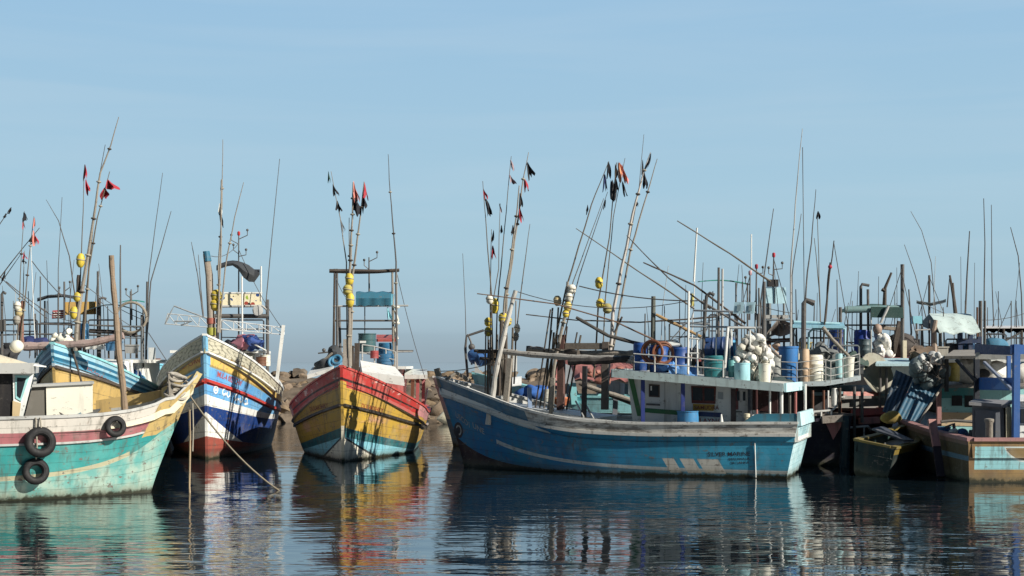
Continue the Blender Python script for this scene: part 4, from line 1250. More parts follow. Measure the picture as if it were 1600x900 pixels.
# stern bulwark box, raised
q_ = lambda x, y, z: D.l(x, y, z)
SB = paint((0.05, 0.20, 0.28), 0.9)
D.part('stern_bulwark', MB().hexa([q_(-8.9, 1.58, 1.5), q_(-10.5, 1.58, 1.5), q_(-10.5, 1.48, 1.5), q_(-8.9, 1.48, 1.5), q_(-9.35, 1.58, 1.82), q_(-10.5, 1.58, 1.84), q_(-10.5, 1.48, 1.84), q_(-9.35, 1.48, 1.82)]), SB)
D.part('stern_bulwark', MB().hexa([q_(-10.52, 1.6, 1.5), q_(-10.64, 1.6, 1.5), q_(-10.64, -1.6, 1.5), q_(-10.52, -1.6, 1.5), q_(-10.52, 1.6, 1.88), q_(-10.6, 1.6, 1.88), q_(-10.6, -1.6, 1.88), q_(-10.52, -1.6, 1.88)]), paint((0.48, 0.68, 0.72), 0.9))
D.part('bollard', MB().lathe([(0.06, 0), (0.06, 0.2), (0.09, 0.23), (0.09, 0.32), (0.05, 0.33)], D.l((D.Mi @ D.p(1167, 660, 1.5)).x, 1.5, 1.5), UP, 12), CREAM)
D.part('side_rope_mark', MB().tube([D.surf(-9.35, 1.0, 1, 0.03), D.surf(-9.35, 0.02, 1, 0.03)], 0.018, 5), WHITE)
D.part('white_cone', MB().lathe([(0.07, 0), (0.02, 0.28)], D.l((D.Mi @ D.p(1127, 660, 1.5)).x, 1.5, 1.52), UP, 10), WHITE)
barrel('blue plastic tub standing on the side deck below the wheelhouse windows', D.l((D.Mi @ D.p(1075, 660, 1.36)).x, 1.36, 1.40), 0.31, 0.48, plastic((0.05, 0.22, 0.44)), open_=True, cat='tub', name='tub', ribs=False)
# stem head, bow fittings
D.part('stem_head', MB().bar(D.l(0.78, 0, 2.5), D.l(0.94, 0, 3.08), 0.14, 0.16), DRIFT)
D.part('bow_fairlead', MB().tube([D.l(0.5, 0.35, 2.72), D.l(0.2, 0.2, 2.95), D.l(-0.1, -0.2, 2.7)], 0.06, 6), DRIFT)
D.part('knighthead', MB().bar(q_(-2.35, 0.6, 1.5), q_(-2.3, 0.5, 2.5), 0.12, 0.12), paint((0.20, 0.28, 0.42), 0.6))
D.part('bow_step', MB().bar(D.l(-2.3, 1.42, 1.86), D.l(-3.8, 1.7, 1.60), 0.06, 0.1), WHITE)
D.part('bow_stay', MB().tube([D.l(-2.4, 1.1, 1.9), D.l(-3.0, 1.55, 1.72), D.l(-5.2, 1.72, 1.56)], 0.035, 6), GREYW)
D.part('bow_stay', MB().tube([D.l(-3.9, 0.4, 2.25), D.l(-4.6, 1.5, 1.62)], 0.035, 6).tube([D.l(-3.8, 0.6, 2.1), D.l(-4.3, 1.5, 1.66)], 0.03, 6), GREYW)
D.part('foredeck', MB().hexa([D.l(-4.6, 1.2, 1.4), D.l(-0.6, 0.5, 1.9), D.l(-0.6, -0.5, 1.9), D.l(-4.6, -1.3, 1.4), D.l(-4.6, 1.2, 1.62), D.l(-0.6, 0.5, 2.1), D.l(-0.6, -0.5, 2.1), D.l(-4.6, -1.3, 1.62)]), WHITE)
D.part('deck_post', MB().bar(d(912, 662, 1.2), d(914, 572, 1.2), 0.13, 0.13), paint((0.03, 0.028, 0.03), 0.4))
D.part('white_post', MB().bar(d(861, 650, 0.9), d(864, 590, 0.9), 0.12, 0.12), DRIFT)
D.part('white_post', MB().bar(d(790, 632, 0.8), d(797, 560, 0.8), 0.15, 0.15), DRIFT)
# long booms resting over the foredeck
GB = 'timber booms lying along the deep blue boat'
pole('thick grey boom lying from the bow posts to the wheelhouse roof', 43.2, [(786, 549), (860, 557), (930, 562), (1000, 564)], 0.085, 0.11, timber((0.34, 0.32, 0.29), 0.9), d1=41.5, group=GB)
pole('upper pale boom lying above the thick grey boom', 43.8, [(826, 546), (880, 550), (980, 552), (1000, 550)], 0.09, 0.08, DRIFT, d1=42.3, group=GB)
pole('dark tarred log resting on the boom ends', 43.6, [(866, 549), (905, 552)], 0.13, 0.12, DKWOOD, d1=43.0, group=GB)
pole('second dark log near the bow flag poles', 44.0, [(822, 546), (850, 548)], 0.11, 0.12, DKWOOD, group=GB)
pole('black burnt log lying against the roof edge', 42.2, [(890, 566), (940, 566), (985, 562)], 0.11, 0.10, timber((0.035, 0.03, 0.028), 0.5), d1=41.6, group=GB)
pole('short pale plank tied across the bow post tops', 43.9, [(745, 548), (790, 548)], 0.06, 0.06, DRIFT, group=GB)
D.part('gallows_beam', MB().bar(d(884, 541, -0.2), d(945, 541, -0.2), 0.16, 0.2), timber((0.2, 0.17, 0.14)))
D.part('gallows_post', MB().bar(d(876, 640, -0.2), d(878, 523, -0.2), 0.22, 0.2), timber((0.13, 0.07, 0.06)))
D.part('gallows_post', MB().bar(d(945, 640, -0.2), d(947, 534, -0.2), 0.2, 0.2), timber((0.16, 0.13, 0.11)))
# roof railing and ladder frame
PWT = paint((0.50, 0.51, 0.49), 0.8)
zr = lambda px, y: d(px, 578.5 + (px - 990) * 0.079, y)
rail_part(D, [zr(x, yr - 0.1) for x in (990, 1023, 1056, 1090, 1130)], 0.48, PWT, 0.021)
rail_part(D, [zr(990, yr - 0.1), zr(990, yr - 0.1) - dy * 3.0], 0.48, PWT, 0.021)
fm = D.part('ladder_frame', MB().tube([zr(1075, yr - 0.3), d(1076, 455, yr - 0.3)], 0.035, 7).tube([zr(1090, yr - 0.9), d(1089, 520, yr - 0.9)], 0.03, 6).tube([d(1075, 552, yr - 0.3), d(1092, 552, yr - 0.3)], 0.025, 6).tube([d(1075, 528, yr - 0.3), d(1092, 530, yr - 0.3)], 0.025, 6), WHITE)
D.part('roof_frame', MB().tube([d(1080, 500, 0.8), d(1084, 485, 0.8), d(1180, 488, 0.8)], 0.03, 7).tube([d(1078, 510, 0.8), d(1190, 512, 0.8)], 0.03, 7).tube([d(1140, 585, 0.8), d(1140, 486, 0.8)], 0.03, 6).tube([d(1118, 585, 0.8), d(1120, 488, 0.8)], 0.026, 6), paint((0.32, 0.34, 0.35), 0.6))
D.part('roof_frame', MB().tube([d(1066, 508, 0.2), d(1072, 505, 0.2), d(1110, 507, 0.2)], 0.028, 7).tube([d(1072, 505, 0.2), d(1045, 535, 0.2)], 0.022, 6).tube([d(1110, 507, 0.2), d(1080, 550, 0.2)], 0.022, 6), paint((0.32, 0.34, 0.35), 0.6))
post(D, d(1131, 592, yr - 0.5), d(1137, 512, yr - 0.5), 0.045, WHITE, 'roof_mast')
D.part('roof_bench', MB().tube([d(1137, 512, 0.9), d(1180, 512.5, 0.9)], 0.035, 7).tube([d(1143, 540, 0.9), d(1143, 512, 0.9)], 0.025, 6).tube([d(1172, 540, 0.9), d(1172, 512, 0.9)], 0.025, 6), WHITE)
for px, top, yy, m_, r_ in ((1122, 418, 0.0, DARK, 0.045), (1128, 420, -0.3, GREYW, 0.04), (1099, 468, -0.4, DARK, 0.035), (1020, 463, -0.8, timber((0.12, 0.13, 0.11), 0.5), 0.085), (1007, 490, -0.6, DARK, 0.025), (1184, 490, -0.4, DARK, 0.06), (1193, 440, -0.2, DARK, 0.06)):
    post(D, d(px, 585, yy), d(px + 1, top, yy), r_, m_, 'roof_post', r_ * 0.8)
D.part('pipe_vent', MB().tube([d(1098, 570, 0.5), d(1101, 500, 0.5), d(1104, 462, 0.5), d(1109, 458, 0.5), d(1116, 461, 0.5)], 0.05, 8), DARK)
for q4, tx in (([(1145, 490), (1160, 490), (1163, 472), (1148, 472)], None), ([(1164, 490), (1178, 490), (1180, 472), (1167, 472)], None)):
    o = plate(D, [d(x_, y_, 1.0) for x_, y_ in q4], dy * -0.05, paint((0.50, 0.72, 0.80), 0.35), 'light_panel')
    cxp, cyp = sum(q[0] for q in q4) / 4, sum(q[1] for q in q4) / 4
    plate(D, [d(cxp - 3, cyp + 5, 1.0) + n_ * 0.6, d(cxp + 3, cyp + 5, 1.0) + n_ * 0.6, d(cxp + 4, cyp - 5, 1.0) + n_ * 0.6, d(cxp - 2, cyp - 5, 1.0) + n_ * 0.6], n_ * 0.3, paint((0.30, 0.42, 0.46), 0.5), 'panel_mark', o)
# loads on the roof
dep = lambda px, yy: (D.p(px, 560, yy)).y
barrel_px('blue barrel at the front corner of the wheelhouse roof', dep(1000, 1.0), 1001, 536, 579, 23, BLUEP)
barrel_px('second blue barrel behind the orange hose coil', dep(1030, 0.8), 1030, 540, 582, 30, BLUEP)
barrel_px('third blue barrel beside the ladder frame', dep(1062, 0.7), 1062, 543, 584, 28, plastic((0.015, 0.06, 0.22)))
barrel('large dark blue drum lying on its side on the wheelhouse roof', D.p(1102, 546, 0.2), 0.34, 0.85, plastic((0.02, 0.06, 0.18)), axis=dx + V((0, 0, 0.06)))
barrel_px('dark green barrel at the middle of the roof railing', dep(1117, 1.0), 1117, 556, 589, 34, plastic((0.02, 0.16, 0.18)))
barrel_px('bright blue barrel standing behind the roof mast', dep(1140, 0.3), 1142, 532, 580, 15, plastic((0.06, 0.28, 0.46)))
barrel_px('pale turquoise barrel at the open aft end of the roof', dep(1160, 1.2), 1159.5, 567, 599, 25, plastic((0.34, 0.62, 0.68)), open_=True, ribs=False)
barrel_px('white bucket behind the heap of white floats', dep(1195, 1.0), 1195, 568, 600, 20, WFLOAT, open_=True, ribs=False, name='bucket', cat='bucket', taper=0.85)
barrel_px('small teal drum between railing end and turquoise barrel', dep(1143, 0.9), 1144, 563, 590, 12, plastic((0.16, 0.42, 0.42)))
t = Thing('blue_tarp', 'crumpled light blue tarpaulin bundle stuffed behind the roof railing', 'tarpaulin', d(1070, 580, 1.1))
rows = []
for i in range(9):
    rows.append([d(1046 + 5.6 * i, 583 + i * 0.6 - 20 * math.sin(math.pi * j / 6) * (0.7 + 0.3 * math.sin(i * 1.7)) - 0.8 * j, 1.25 - 0.12 * j) for j in range(7)])
t.part('sheet', MB().thick(rows, (0, 0, 0.02)).wobble(0.09, 4, 2), cloth((0.10, 0.25, 0.52)))
t.part('dark_fold', MB().ball(d(1040, 572, 1.0), 0.25, 10, UP, 0.6).wobble(0.08, 4, 1), cloth((0.04, 0.13, 0.36)))
hose = Thing('hose_coil', 'orange-brown hose coil hanging on the roof railing', 'hose coil', d(1028, 575, 1.35))
for i, (px, py, rr_) in enumerate(((1019, 550, 0.33), (1021, 549, 0.28), (1036, 551, 0.30), (1038, 553, 0.26))):
    hose.part('hose_turn', MB().torus(d(px, py, 1.38 - 0.03 * i), dy + dx * (0.5 if i > 1 else -0.2), rr_, 0.04, 24, 7), plastic((0.20, 0.075, 0.04)))
WSH = lambda v: 0.35 + 0.65 * math.sin(math.pi * min(1, 0.28 + v * 0.72)) if v > 0.2 else 0.7
for n_f, r_f, c_f, s_f, l_f in ((70, 0.105, (0.74, 0.73, 0.68), 4, 'clean white'), (40, 0.12, (0.60, 0.57, 0.48), 14, 'yellowed'), (25, 0.085, (0.48, 0.46, 0.42), 24, 'grubby grey-white')):
    heap(l_f + ' float heaped on the aft end of the wheelhouse roof', l_f + ' floats heaped on the roof', dep(1175, 0.5), n_f, 1148, 1206, 527, 596, r_f, paint(c_f, 0.5, 0.7), seed=s_f, shape=WSH, dd=0.35, k=1.3)
t = Thing('float_net', 'loose cord net thrown over the heap of white floats', 'net', d(1178, 598, 0.6))
mb = MB()
for i in range(10):
    x_ = 1150 + 6 * i
    mb.tube([d(x_ + 5 * math.sin(i * 2.1 + j) , 596 - 8.5 * j + 3 * math.sin(i + j * 1.3), 0.95 - 0.05 * j) for j in range(8 if 2 < i < 8 else 5)], 0.014, 5)
t.part('net_cord', mb, paint((0.16, 0.17, 0.16), 0.5))
t = Thing('grey_tarp', 'pale grey tarpaulin folded among the blue barrels on the roof', 'tarpaulin', d(1052, 545, 0.4))
t.part('sheet', MB().ball(d(1050, 541, 0.5), 0.3, 12, UP, 0.35).wobble(0.1, 4, 8), cloth((0.5, 0.52, 0.5)))

# ---- flag poles at the bow of the deep blue boat
GD = 'flag poles bundled at the deep blue bow'
flag_pole('flag pole with red over black flag at the outside of the blue bow bundle', 43.6, [(771, 606), (768, 460), (760, 360), (754, 283)], 0.035, 0.01, BAMBOO, [(755, 296, 16, 6, 0.2, 'red'), (758, 311, 24, 8, 0.3, 'black')], [(765, 468, 11, 14, WFLOAT)], group=GD)
flag_pole('flag pole with two tattered pale flags in the blue bow bundle', 43.7, [(774, 608), (777, 480), (788, 360), (798, 244)], 0.035, 0.01, BAMBOO, [(797, 250, 16, 5, 0.3, 'pale'), (796, 273, 14, 8, 0.2, 'pale'), (783, 352, 12, 5, 0, 'grey')], [(773, 478, 13, 24, YFLOAT)], group=GD)
flag_pole('leaning pole with a black and a dark red flag at its tip', 43.5, [(785, 610), (792, 460), (808, 350), (818, 280), (825, 238)], 0.055, 0.012, DRIFT, [(823, 254, 26, 11, 0.15, 'black'), (819, 279, 18, 8, 0.0, 'red')], [(786, 497, 14, 17, YFLOAT), (793, 502, 13, 15, paint((0.50, 0.38, 0.06), 0.5))], group=GD, wraps=3)
flag_pole('thick pole with a black flag and a red flag below it', 43.4, [(780, 612), (788, 470), (803, 370), (812, 290)], 0.06, 0.02, DRIFT, [(812, 302, 24, 7, 0.05, 'black'), (811, 323, 22, 8, 0.0, 'red'), (801, 352, 14, 6, 0, 'black')], group=GD, wraps=4)
flag_pole('short pole with a small red flag beside the yellow floats', 43.8, [(768, 604), (766, 470), (768, 358)], 0.03, 0.01, BAMBOO, [(769, 384, 20, 8, 0.0, 'red'), (771, 360, 18, 4, -0.1, 'black')], group=GD)
flag_pole('pale rod carrying two yellow floats low beside the blue bow posts', 44.0, [(762, 600), (763, 520), (779, 420), (781, 318)], 0.03, 0.01, BAMBOO, [(780, 318, 14, 4, 0.2, 'pale')], [(763, 503, 12, 14, YFLOAT), (763, 518, 12, 15, paint((0.46, 0.36, 0.04), 0.5))], group=GD)
flag_pole('thin whip pole with white floats at its foot by the white bow mast', 44.2, [(803, 600), (807, 520), (818, 420), (828, 350)], 0.035, 0.01, BAMBOO, (), [(808, 513, 9, 14, WFLOAT), (806, 526, 9, 14, paint((0.20, 0.21, 0.2), 0.5))], group=GD)
pole('thick pale lashed mast pole raking up from the blue bow deck', 43.0, [(764, 662), (772, 590), (790, 510), (806, 455)], 0.085, 0.065, paint((0.50, 0.48, 0.44), 0.9))
pole('dark prop pole standing in the blue bow bundle', 43.3, [(778, 618), (781, 540), (783, 500)], 0.06, 0.05, DKWOOD)
pole('second dark prop pole close to the bow bundle', 43.5, [(786, 618), (789, 560), (790, 520)], 0.05, 0.05, DKWOOD)
for i, (x0, x1) in enumerate(((756, 757), (762, 760), (769, 771), (776, 779))):
    pole(('brown', 'thin grey', 'dark', 'weathered')[i] + ' stake standing in the row behind the blue bow rail', 43.9 + 0.1 * i, [(x0 + 6, 618), (x1 + 6, 530 - 4 * i)], 0.035, 0.03, (DKWOOD, DRIFT, DARK, BAMBOO)[i])
GE = 'flag poles bundled at the timber gallows'
flag_pole('leaning pole with a blue-black flag at the gallows', 43.4, [(853, 605), (884, 450), (925, 320), (951, 252)], 0.045, 0.012, BAMBOO, [(950, 254, 24, 10, 0.0, 'black'), (944, 272, 26, 8, 0.0, 'blue'), (918, 320, 14, 4, -0.1, 'black')], [(871, 470, 12, 16, paint((0.50, 0.40, 0.20), 0.5))], group=GE)
flag_pole('bare leaning rod next to the blue-black flag pole', 43.3, [(857, 606), (895, 440), (944, 310)], 0.03, 0.01, BAMBOO, [(946, 312, 14, 4, -0.3, 'black')], group=GE)
flag_pole('third leaning rod of the gallows bundle', 43.5, [(861, 606), (905, 430), (950, 300)], 0.03, 0.01, DKWOOD, (), group=GE)
flag_pole('short raking spar with white and yellow floats at the gallows', 43.2, [(858, 640), (868, 560), (884, 490), (886, 440)], 0.075, 0.05, DRIFT, (), [(893, 452, 13, 15, WFLOAT), (889, 464, 12, 16, WFLOAT), (887, 479, 12, 15, paint((0.60, 0.46, 0.12), 0.5)), (884, 490, 10, 12, YFLOAT)], group=GE, wraps=4)
flag_pole('pole hung with several black and orange flags and yellow floats', 43.6, [(928, 590), (936, 470), (952, 370), (964, 254)], 0.04, 0.015, BAMBOO, [(966, 254, 30, 12, 0.05, 'orange'), (971, 258, 28, 8, 0.1, 'pink'), (955, 282, 28, 11, -0.1, 'black'), (961, 278, 32, 13, 0.0, 'black'), (972, 284, 22, 7, 0.15, 'black'), (961, 256, 22, 6, 0.0, 'grey')], [(936, 442, 12, 18, YFLOAT), (938, 474, 13, 15, YFLOAT)], group=GE)
flag_pole('thin rod leaning beside the black and orange flags', 43.7, [(940, 590), (946, 470), (958, 340), (977, 247)], 0.03, 0.01, BAMBOO, (), [(949, 482, 14, 16, paint((0.34, 0.30, 0.12), 0.5))], group=GE)
flag_pole('stout white foot pole with a black flag on its tip', 43.0, [(946, 640), (958, 490), (985, 350), (1003, 280), (1017, 238)], 0.09, 0.015, paint((0.50, 0.46, 0.42), 0.8), [(1017, 240, 24, 6, -0.3, 'black'), (1006, 268, 26, 8, -0.05, 'black'), (993, 312, 10, 5, 0, 'black')], group=GE, wraps=5)
flag_pole('twin rod bound along the stout white foot pole', 43.2, [(955, 560), (985, 390), (1012, 300), (1028, 248)], 0.05, 0.012, DRIFT, [(1004, 250, 24, 4, -0.1, 'grey')], group=GE, wraps=2)
flag_pole('very thin whip at the tip of the stout white foot pole', 43.3, [(978, 400), (998, 300), (1006, 210)], 0.02, 0.008, BAMBOO, group=GE)
GL = 'long fishing rods slanting over the wheelhouse'
for i, (pts, r0, r1, m_, dd) in enumerate((
        ([(1110, 482), (1045, 435), (979, 368)], 0.045, 0.015, DKWOOD, 42.5),
        ([(1085, 482), (1000, 425), (900, 357)], 0.04, 0.015, BAMBOO, 43.0),
        ([(1165, 505), (1085, 446), (1005, 410)], 0.055, 0.025, DKWOOD, 42.0),
        ([(1205, 440), (1140, 396), (1058, 345)], 0.045, 0.02, BAMBOO, 42.5),
        ([(1085, 560), (960, 502), (870, 475), (745, 459)], 0.04, 0.02, timber((0.16, 0.10, 0.07)), 42.8),
        ([(1120, 495), (1000, 504), (900, 500), (822, 491)], 0.04, 0.02, DKWOOD, 43.4),
        ([(1010, 540), (950, 525), (900, 495)], 0.09, 0.06, timber((0.06, 0.055, 0.05), 0.5), 42.6),
        ([(1100, 528), (1060, 508), (1026, 491)], 0.07, 0.055, timber((0.34, 0.22, 0.10), 0.8), 42.0),
        ([(960, 520), (972, 495)], 0.05, 0.04, DKWOOD, 43.1),
        ([(1220, 560), (1170, 515), (1095, 470)], 0.055, 0.04, DARK, 41.6))):
    pole(('dark rod slanting down behind the ladder frame', 'thin straw-coloured rod crossing the stout white foot pole', 'stout dark rod reaching to the roof frame', 'thin brown rod slanting down above the roof frame',
          'very long red-brown rod running low from bow floats to the roof', 'long dark rod lying almost level over the booms', 'crooked black branch propped against the front barrels', 'striped orange-brown bamboo end pointing up from the roof', 'short dark stub between the black and orange flag poles', 'dark pipe slanting behind the white floats')[i], dd, pts, r0 * 0.68, r1 * 0.8, m_, group=GL)
rope('sagging bird-dotted line strung from the white foot pole to the wheelhouse frame', curve_pts(W(905, 447, 43), W(1090, 470, 41.8), 12, 0.12), 0.02, DARK, cat='line')

# extra stakes standing in the bow bundles
rr = random.Random(41)
for i in range(9):
    x0 = 758 + 5 * i
    post(D, W(x0, 618, 43.6 + 0.05 * i), W(x0 + rr.uniform(-2, 6), rr.uniform(505, 560), 43.6 + 0.05 * i), rr.uniform(0.02, 0.035), rr.choice((DKWOOD, DARK, BAMBOO)), 'bow_stake')
for i in range(8):
    x0 = 836 + 7 * i
    post(D, W(x0, 640, 43.4 + 0.05 * i), W(x0 + rr.uniform(8, 26), rr.uniform(470, 545), 43.4), rr.uniform(0.02, 0.035), rr.choice((DKWOOD, DARK, BAMBOO)), 'bow_stake')
D.part('bow_roller', MB().tube([W(741, 548, 43.9), W(786, 549, 43.6)], 0.05, 7).tube([W(750, 560, 43.9), W(786, 562, 43.6)], 0.05, 7), DKWOOD)
# ================================================================ boats behind and at the sides
def bands(*lv, wear=0.6, transom=None):    # colours from the keel up: (upper limit of h, colour)
    def f(g):
        c = lv[-1][1]
        for h_, col in reversed(lv[:-1]):
            c = g.mix(g.h < h_, c, col)
        if transom: c = g.mix(g.s < -0.5, c, transom)
        c = g.mix(g.ss(g.noise(0.9, 6, 0.65), 0.4, 0.66) * 0.5, c, g.mix(1.0, c, (0.6, 0.6, 0.62), 'MULTIPLY'))
        return c, dict(wear=wear, rough=0.5)
    return f
def cabin(b, x0, x1, y0, y1, z0, z1, mat, roofm, over=0.3, th=0.12, name='wheelhouse', wins=(), wm=None):
    w_ = b.part(name, MB().hexa([b.l(x0, y0, z0), b.l(x1, y0, z0), b.l(x1, y1, z0), b.l(x0, y1, z0), b.l(x0, y0, z1), b.l(x1, y0, z1), b.l(x1, y1, z1), b.l(x0, y1, z1)]), mat)
    b.part('wheelhouse_roof', MB().slab([b.l(x0 - over, y0 - over, z1 + 0.003), b.l(x1 + over, y0 - over, z1 + 0.003), b.l(x1 + over, y1 + over, z1 + 0.003), b.l(x0 - over, y1 + over, z1 + 0.003)], (0, 0, th)), roofm)
    for (a, c_, zz0, zz1, face) in wins:
        if face in ('stern', 'bow'):
            X = x0 - 0.01 if face == 'stern' else x1 + 0.01
            o = -1 if face == 'stern' else 1
            fr = b.part('window_frame', MB().hexa([b.l(X, a, zz0), b.l(X, c_, zz0), b.l(X + 0.03 * o, c_, zz0), b.l(X + 0.03 * o, a, zz0), b.l(X, a, zz1), b.l(X, c_, zz1), b.l(X + 0.03 * o, c_, zz1), b.l(X + 0.03 * o, a, zz1)]), wm or WHITE)
            k = 0.06
            b.part('pane', MB().hexa([b.l(X + 0.034 * o, a + k, zz0 + k), b.l(X + 0.034 * o, c_ - k, zz0 + k), b.l(X + 0.045 * o, c_ - k, zz0 + k), b.l(X + 0.045 * o, a + k, zz0 + k), b.l(X + 0.034 * o, a + k, zz1 - k), b.l(X + 0.034 * o, c_ - k, zz1 - k), b.l(X + 0.045 * o, c_ - k, zz1 - k), b.l(X + 0.045 * o, a + k, zz1 - k)]), GLASS, parent=fr)
        else:
            Y = y1 + 0.01 if face == 'port' else y0 - 0.01
            o = 1 if face == 'port' else -1
            fr = b.part('window_frame', MB().hexa([b.l(a, Y, zz0), b.l(c_, Y, zz0), b.l(c_, Y + 0.03 * o, zz0), b.l(a, Y + 0.03 * o, zz0), b.l(a, Y, zz1), b.l(c_, Y, zz1), b.l(c_, Y + 0.03 * o, zz1), b.l(a, Y + 0.03 * o, zz1)]), wm or WHITE)
            k = 0.06
            b.part('pane', MB().hexa([b.l(a + k, Y + 0.034 * o, zz0 + k), b.l(c_ - k, Y + 0.034 * o, zz0 + k), b.l(c_ - k, Y + 0.045 * o, zz0 + k), b.l(a + k, Y + 0.045 * o, zz0 + k), b.l(a + k, Y + 0.034 * o, zz1 - k), b.l(c_ - k, Y + 0.034 * o, zz1 - k), b.l(c_ - k, Y + 0.045 * o, zz1 - k), b.l(a + k, Y + 0.045 * o, zz1 - k)]), GLASS, parent=fr)
    return w_
STD = lambda L, z0, z1, z2: [(-L - 0.4, z0 + 0.15), (-L * 0.5, z0), (-L * 0.22, z1), (0.9, z2)]
NAVY = paint((0.03, 0.08, 0.24), 0.5)
MAROON = paint((0.20, 0.045, 0.05), 0.6)
DGREEN = paint((0.03, 0.06, 0.055), 0.7)
TURQ = paint((0.24, 0.55, 0.58), 0.6)

# --- boat behind the teal boat: blue and white bands over an ochre side, bow on
E1 = Hull('fishing_boat', 'ochre boat with blue and white striped bulwark moored behind the teal boat', V((-14.55, 45.2, 0)), R(-87), 12, 3.9,
          [(-12.4, 1.9), (-7, 2.2), (-3.5, 2.75), (0.8, 3.85)], bands((0.30, (0.05, 0.10, 0.20)), (0.81, (0.52, 0.36, 0.13)), (0.82, (0.05, 0.05, 0.06)), (0.845, (0.48, 0.58, 0.64)), (0.875, (0.10, 0.30, 0.44)), (0.905, (0.02, 0.14, 0.24)), (0.93, (0.34, 0.56, 0.66)), (0.96, (0.03, 0.16, 0.28)), (2, (0.36, 0.60, 0.70))),
          bow=0.8, s0=0.42, es=2.4, bul=0.5, inner=WHITE, railh=0.815, railm=DKWOOD, capm=TURQ)
text_px(E1, 'DUWA MALI', (135, 577), (178, 603), 1, 4, paint((0.3, 0.12, 0.12), 0.4))
cabin(E1, -9.5, -5.6, -1.3, 1.35, 1.6, 3.25, WHITE, paint((0.70, 0.69, 0.64), 0.5), wins=((-0.9, -0.2, 2.5, 3.0, 'bow'), (0.2, 0.9, 2.5, 3.0, 'bow')))
E1.part('foredeck_house', MB().hexa([E1.l(-5.4, -1.0, 2.0), E1.l(-3.0, -0.7, 2.3), E1.l(-3.0, 0.8, 2.3), E1.l(-5.4, 1.3, 2.0), E1.l(-5.3, -0.9, 3.35), E1.l(-3.6, -0.6, 3.2), E1.l(-3.6, 0.7, 3.2), E1.l(-5.3, 1.2, 3.35)]), WHITE)
e = lambda px, py, x=-6.5: E1.q(px, py, x)
canopy(E1, e(130, 488, -6.2), e(130, 488, -8.4), e(225, 492, -8.4), e(225, 492, -6.2), 0.32, cloth((0.03, 0.055, 0.07)), name='canopy')
for px, top, xx in ((131, 490, -6.2), (224, 494, -6.2), (134, 490, -8.3), (221, 492, -8.3), (180, 484, -6.2)):
    post(E1, e(px, 575, xx), e(px, top, xx), 0.035, DARK, 'canopy_post')
E1.part('frame_beam', MB().tube([e(60, 506, -6), e(140, 508, -6), e(225, 511, -6)], 0.03, 7).tube([e(60, 522, -6), e(225, 525, -6)], 0.03, 7), DARK)
E1.part('frame_beam', MB().tube([e(140, 517, -6.4), e(182, 519, -6.4), e(214, 524, -6.4)], 0.08, 7), DKWOOD)
for px, y0, y1, r_ in ((153, 560, 424, 0.045), (156, 560, 465, 0.05), (204, 560, 455, 0.03), (91, 560, 458, 0.03), (63, 560, 432, 0.025), (100, 560, 440, 0.025)):
    post(E1, e(px, y0, -7), e(px, y1, -7), r_, DARK, 'thin_post')
E1.part('pipe_vent', MB().tube([e(155, 540, -6.6), e(155, 468, -6.6), e(160, 465, -6.6), e(166, 467, -6.6)], 0.045, 7), DARK)
E1.part('orange_board', MB().slab([e(102, 492, -7.2), e(150, 491, -7.2), e(150, 471, -7.2), e(102, 472, -7.2)], (0, 0.05, 0)), paint((0.60, 0.38, 0.12), 0.4))
rb = E1.part('red_board', MB().slab([e(81, 498, -7.4), e(101, 497, -7.4), e(101, 484, -7.4), e(82, 485, -7.4)], (0, 0.05, 0)), paint((0.48, 0.10, 0.10), 0.4))
for yy in (488, 491.5, 495):
    E1.part('board_stripe', MB().slab([e(83, yy + 0.7, -7.38) - V((0, 0.02, 0)), e(100, yy + 0.7, -7.38) - V((0, 0.02, 0)), e(100, yy - 0.7, -7.38) - V((0, 0.02, 0)), e(83, yy - 0.7, -7.38) - V((0, 0.02, 0))], (0, -0.01, 0)), WHITE, rb)
arr_mast(E1, e(206, 500, -8), e(205, 452, -8), ((0.8, 0.25, 1), (0.7, -0.2, 1)))
arr_mast(E1, e(101, 500, -8), e(101, 440, -8), ((0.75, 0.2, 1), (0.6, -0.2, 1)))
canopy(E1, e(185, 474, -8.0), e(185, 474, -9.4), e(226, 472, -9.4), e(226, 473, -8.0), 0.08, cloth((0.03, 0.24, 0.20)), name='green_awning')
E1.part('life_ring', MB().torus(e(205, 496, -6.1), V((0, -1, 0)), 0.55, 0.05, 26, 7), paint((0.32, 0.28, 0.22), 0.6))
canopy(E1, e(58, 470, -7.5), e(58, 468, -9), e(116, 465, -9), e(116, 465, -7.5), 0.1, cloth((0.05, 0.055, 0.06)), name='net_awning', ripple=0.05)
barrel_px('blue barrel behind the floats of the ochre striped boat', 51, 131.5, 506, 534, 13, plastic((0.03, 0.17, 0.34)))
pole('thick pinkish log lying across the striped bow', 45.0, [(38, 541), (90, 540), (140, 536), (192, 526)], 0.14, 0.11, timber((0.38, 0.28, 0.25), 0.8))
pole('second dark rope-bound spar under the pinkish log', 45.1, [(112, 545), (122, 580), (128, 602)], 0.04, 0.03, DKWOOD)
GEO = 'flag poles standing on the striped bow'
flag_pole('tall slanted pole bundle with yellow floats on the striped bow', 45.0, [(117, 548), (124, 470), (141, 370), (158, 270), (187, 183)], 0.10, 0.014, DRIFT, (), [(126, 407, 13, 22, YFLOAT), (121, 464, 12, 15, YFLOAT), (116, 489, 13, 20, YFLOAT)], group=GEO, wraps=6)
flag_pole('pole with two red flags high over the striped bow', 45.1, [(121, 548), (126, 410), (130, 330), (133, 257)], 0.03, 0.01, BAMBOO, [(132, 258, 22, 8, -0.05, 'red'), (134, 280, 22, 7, 0.0, 'red')], group=GEO)
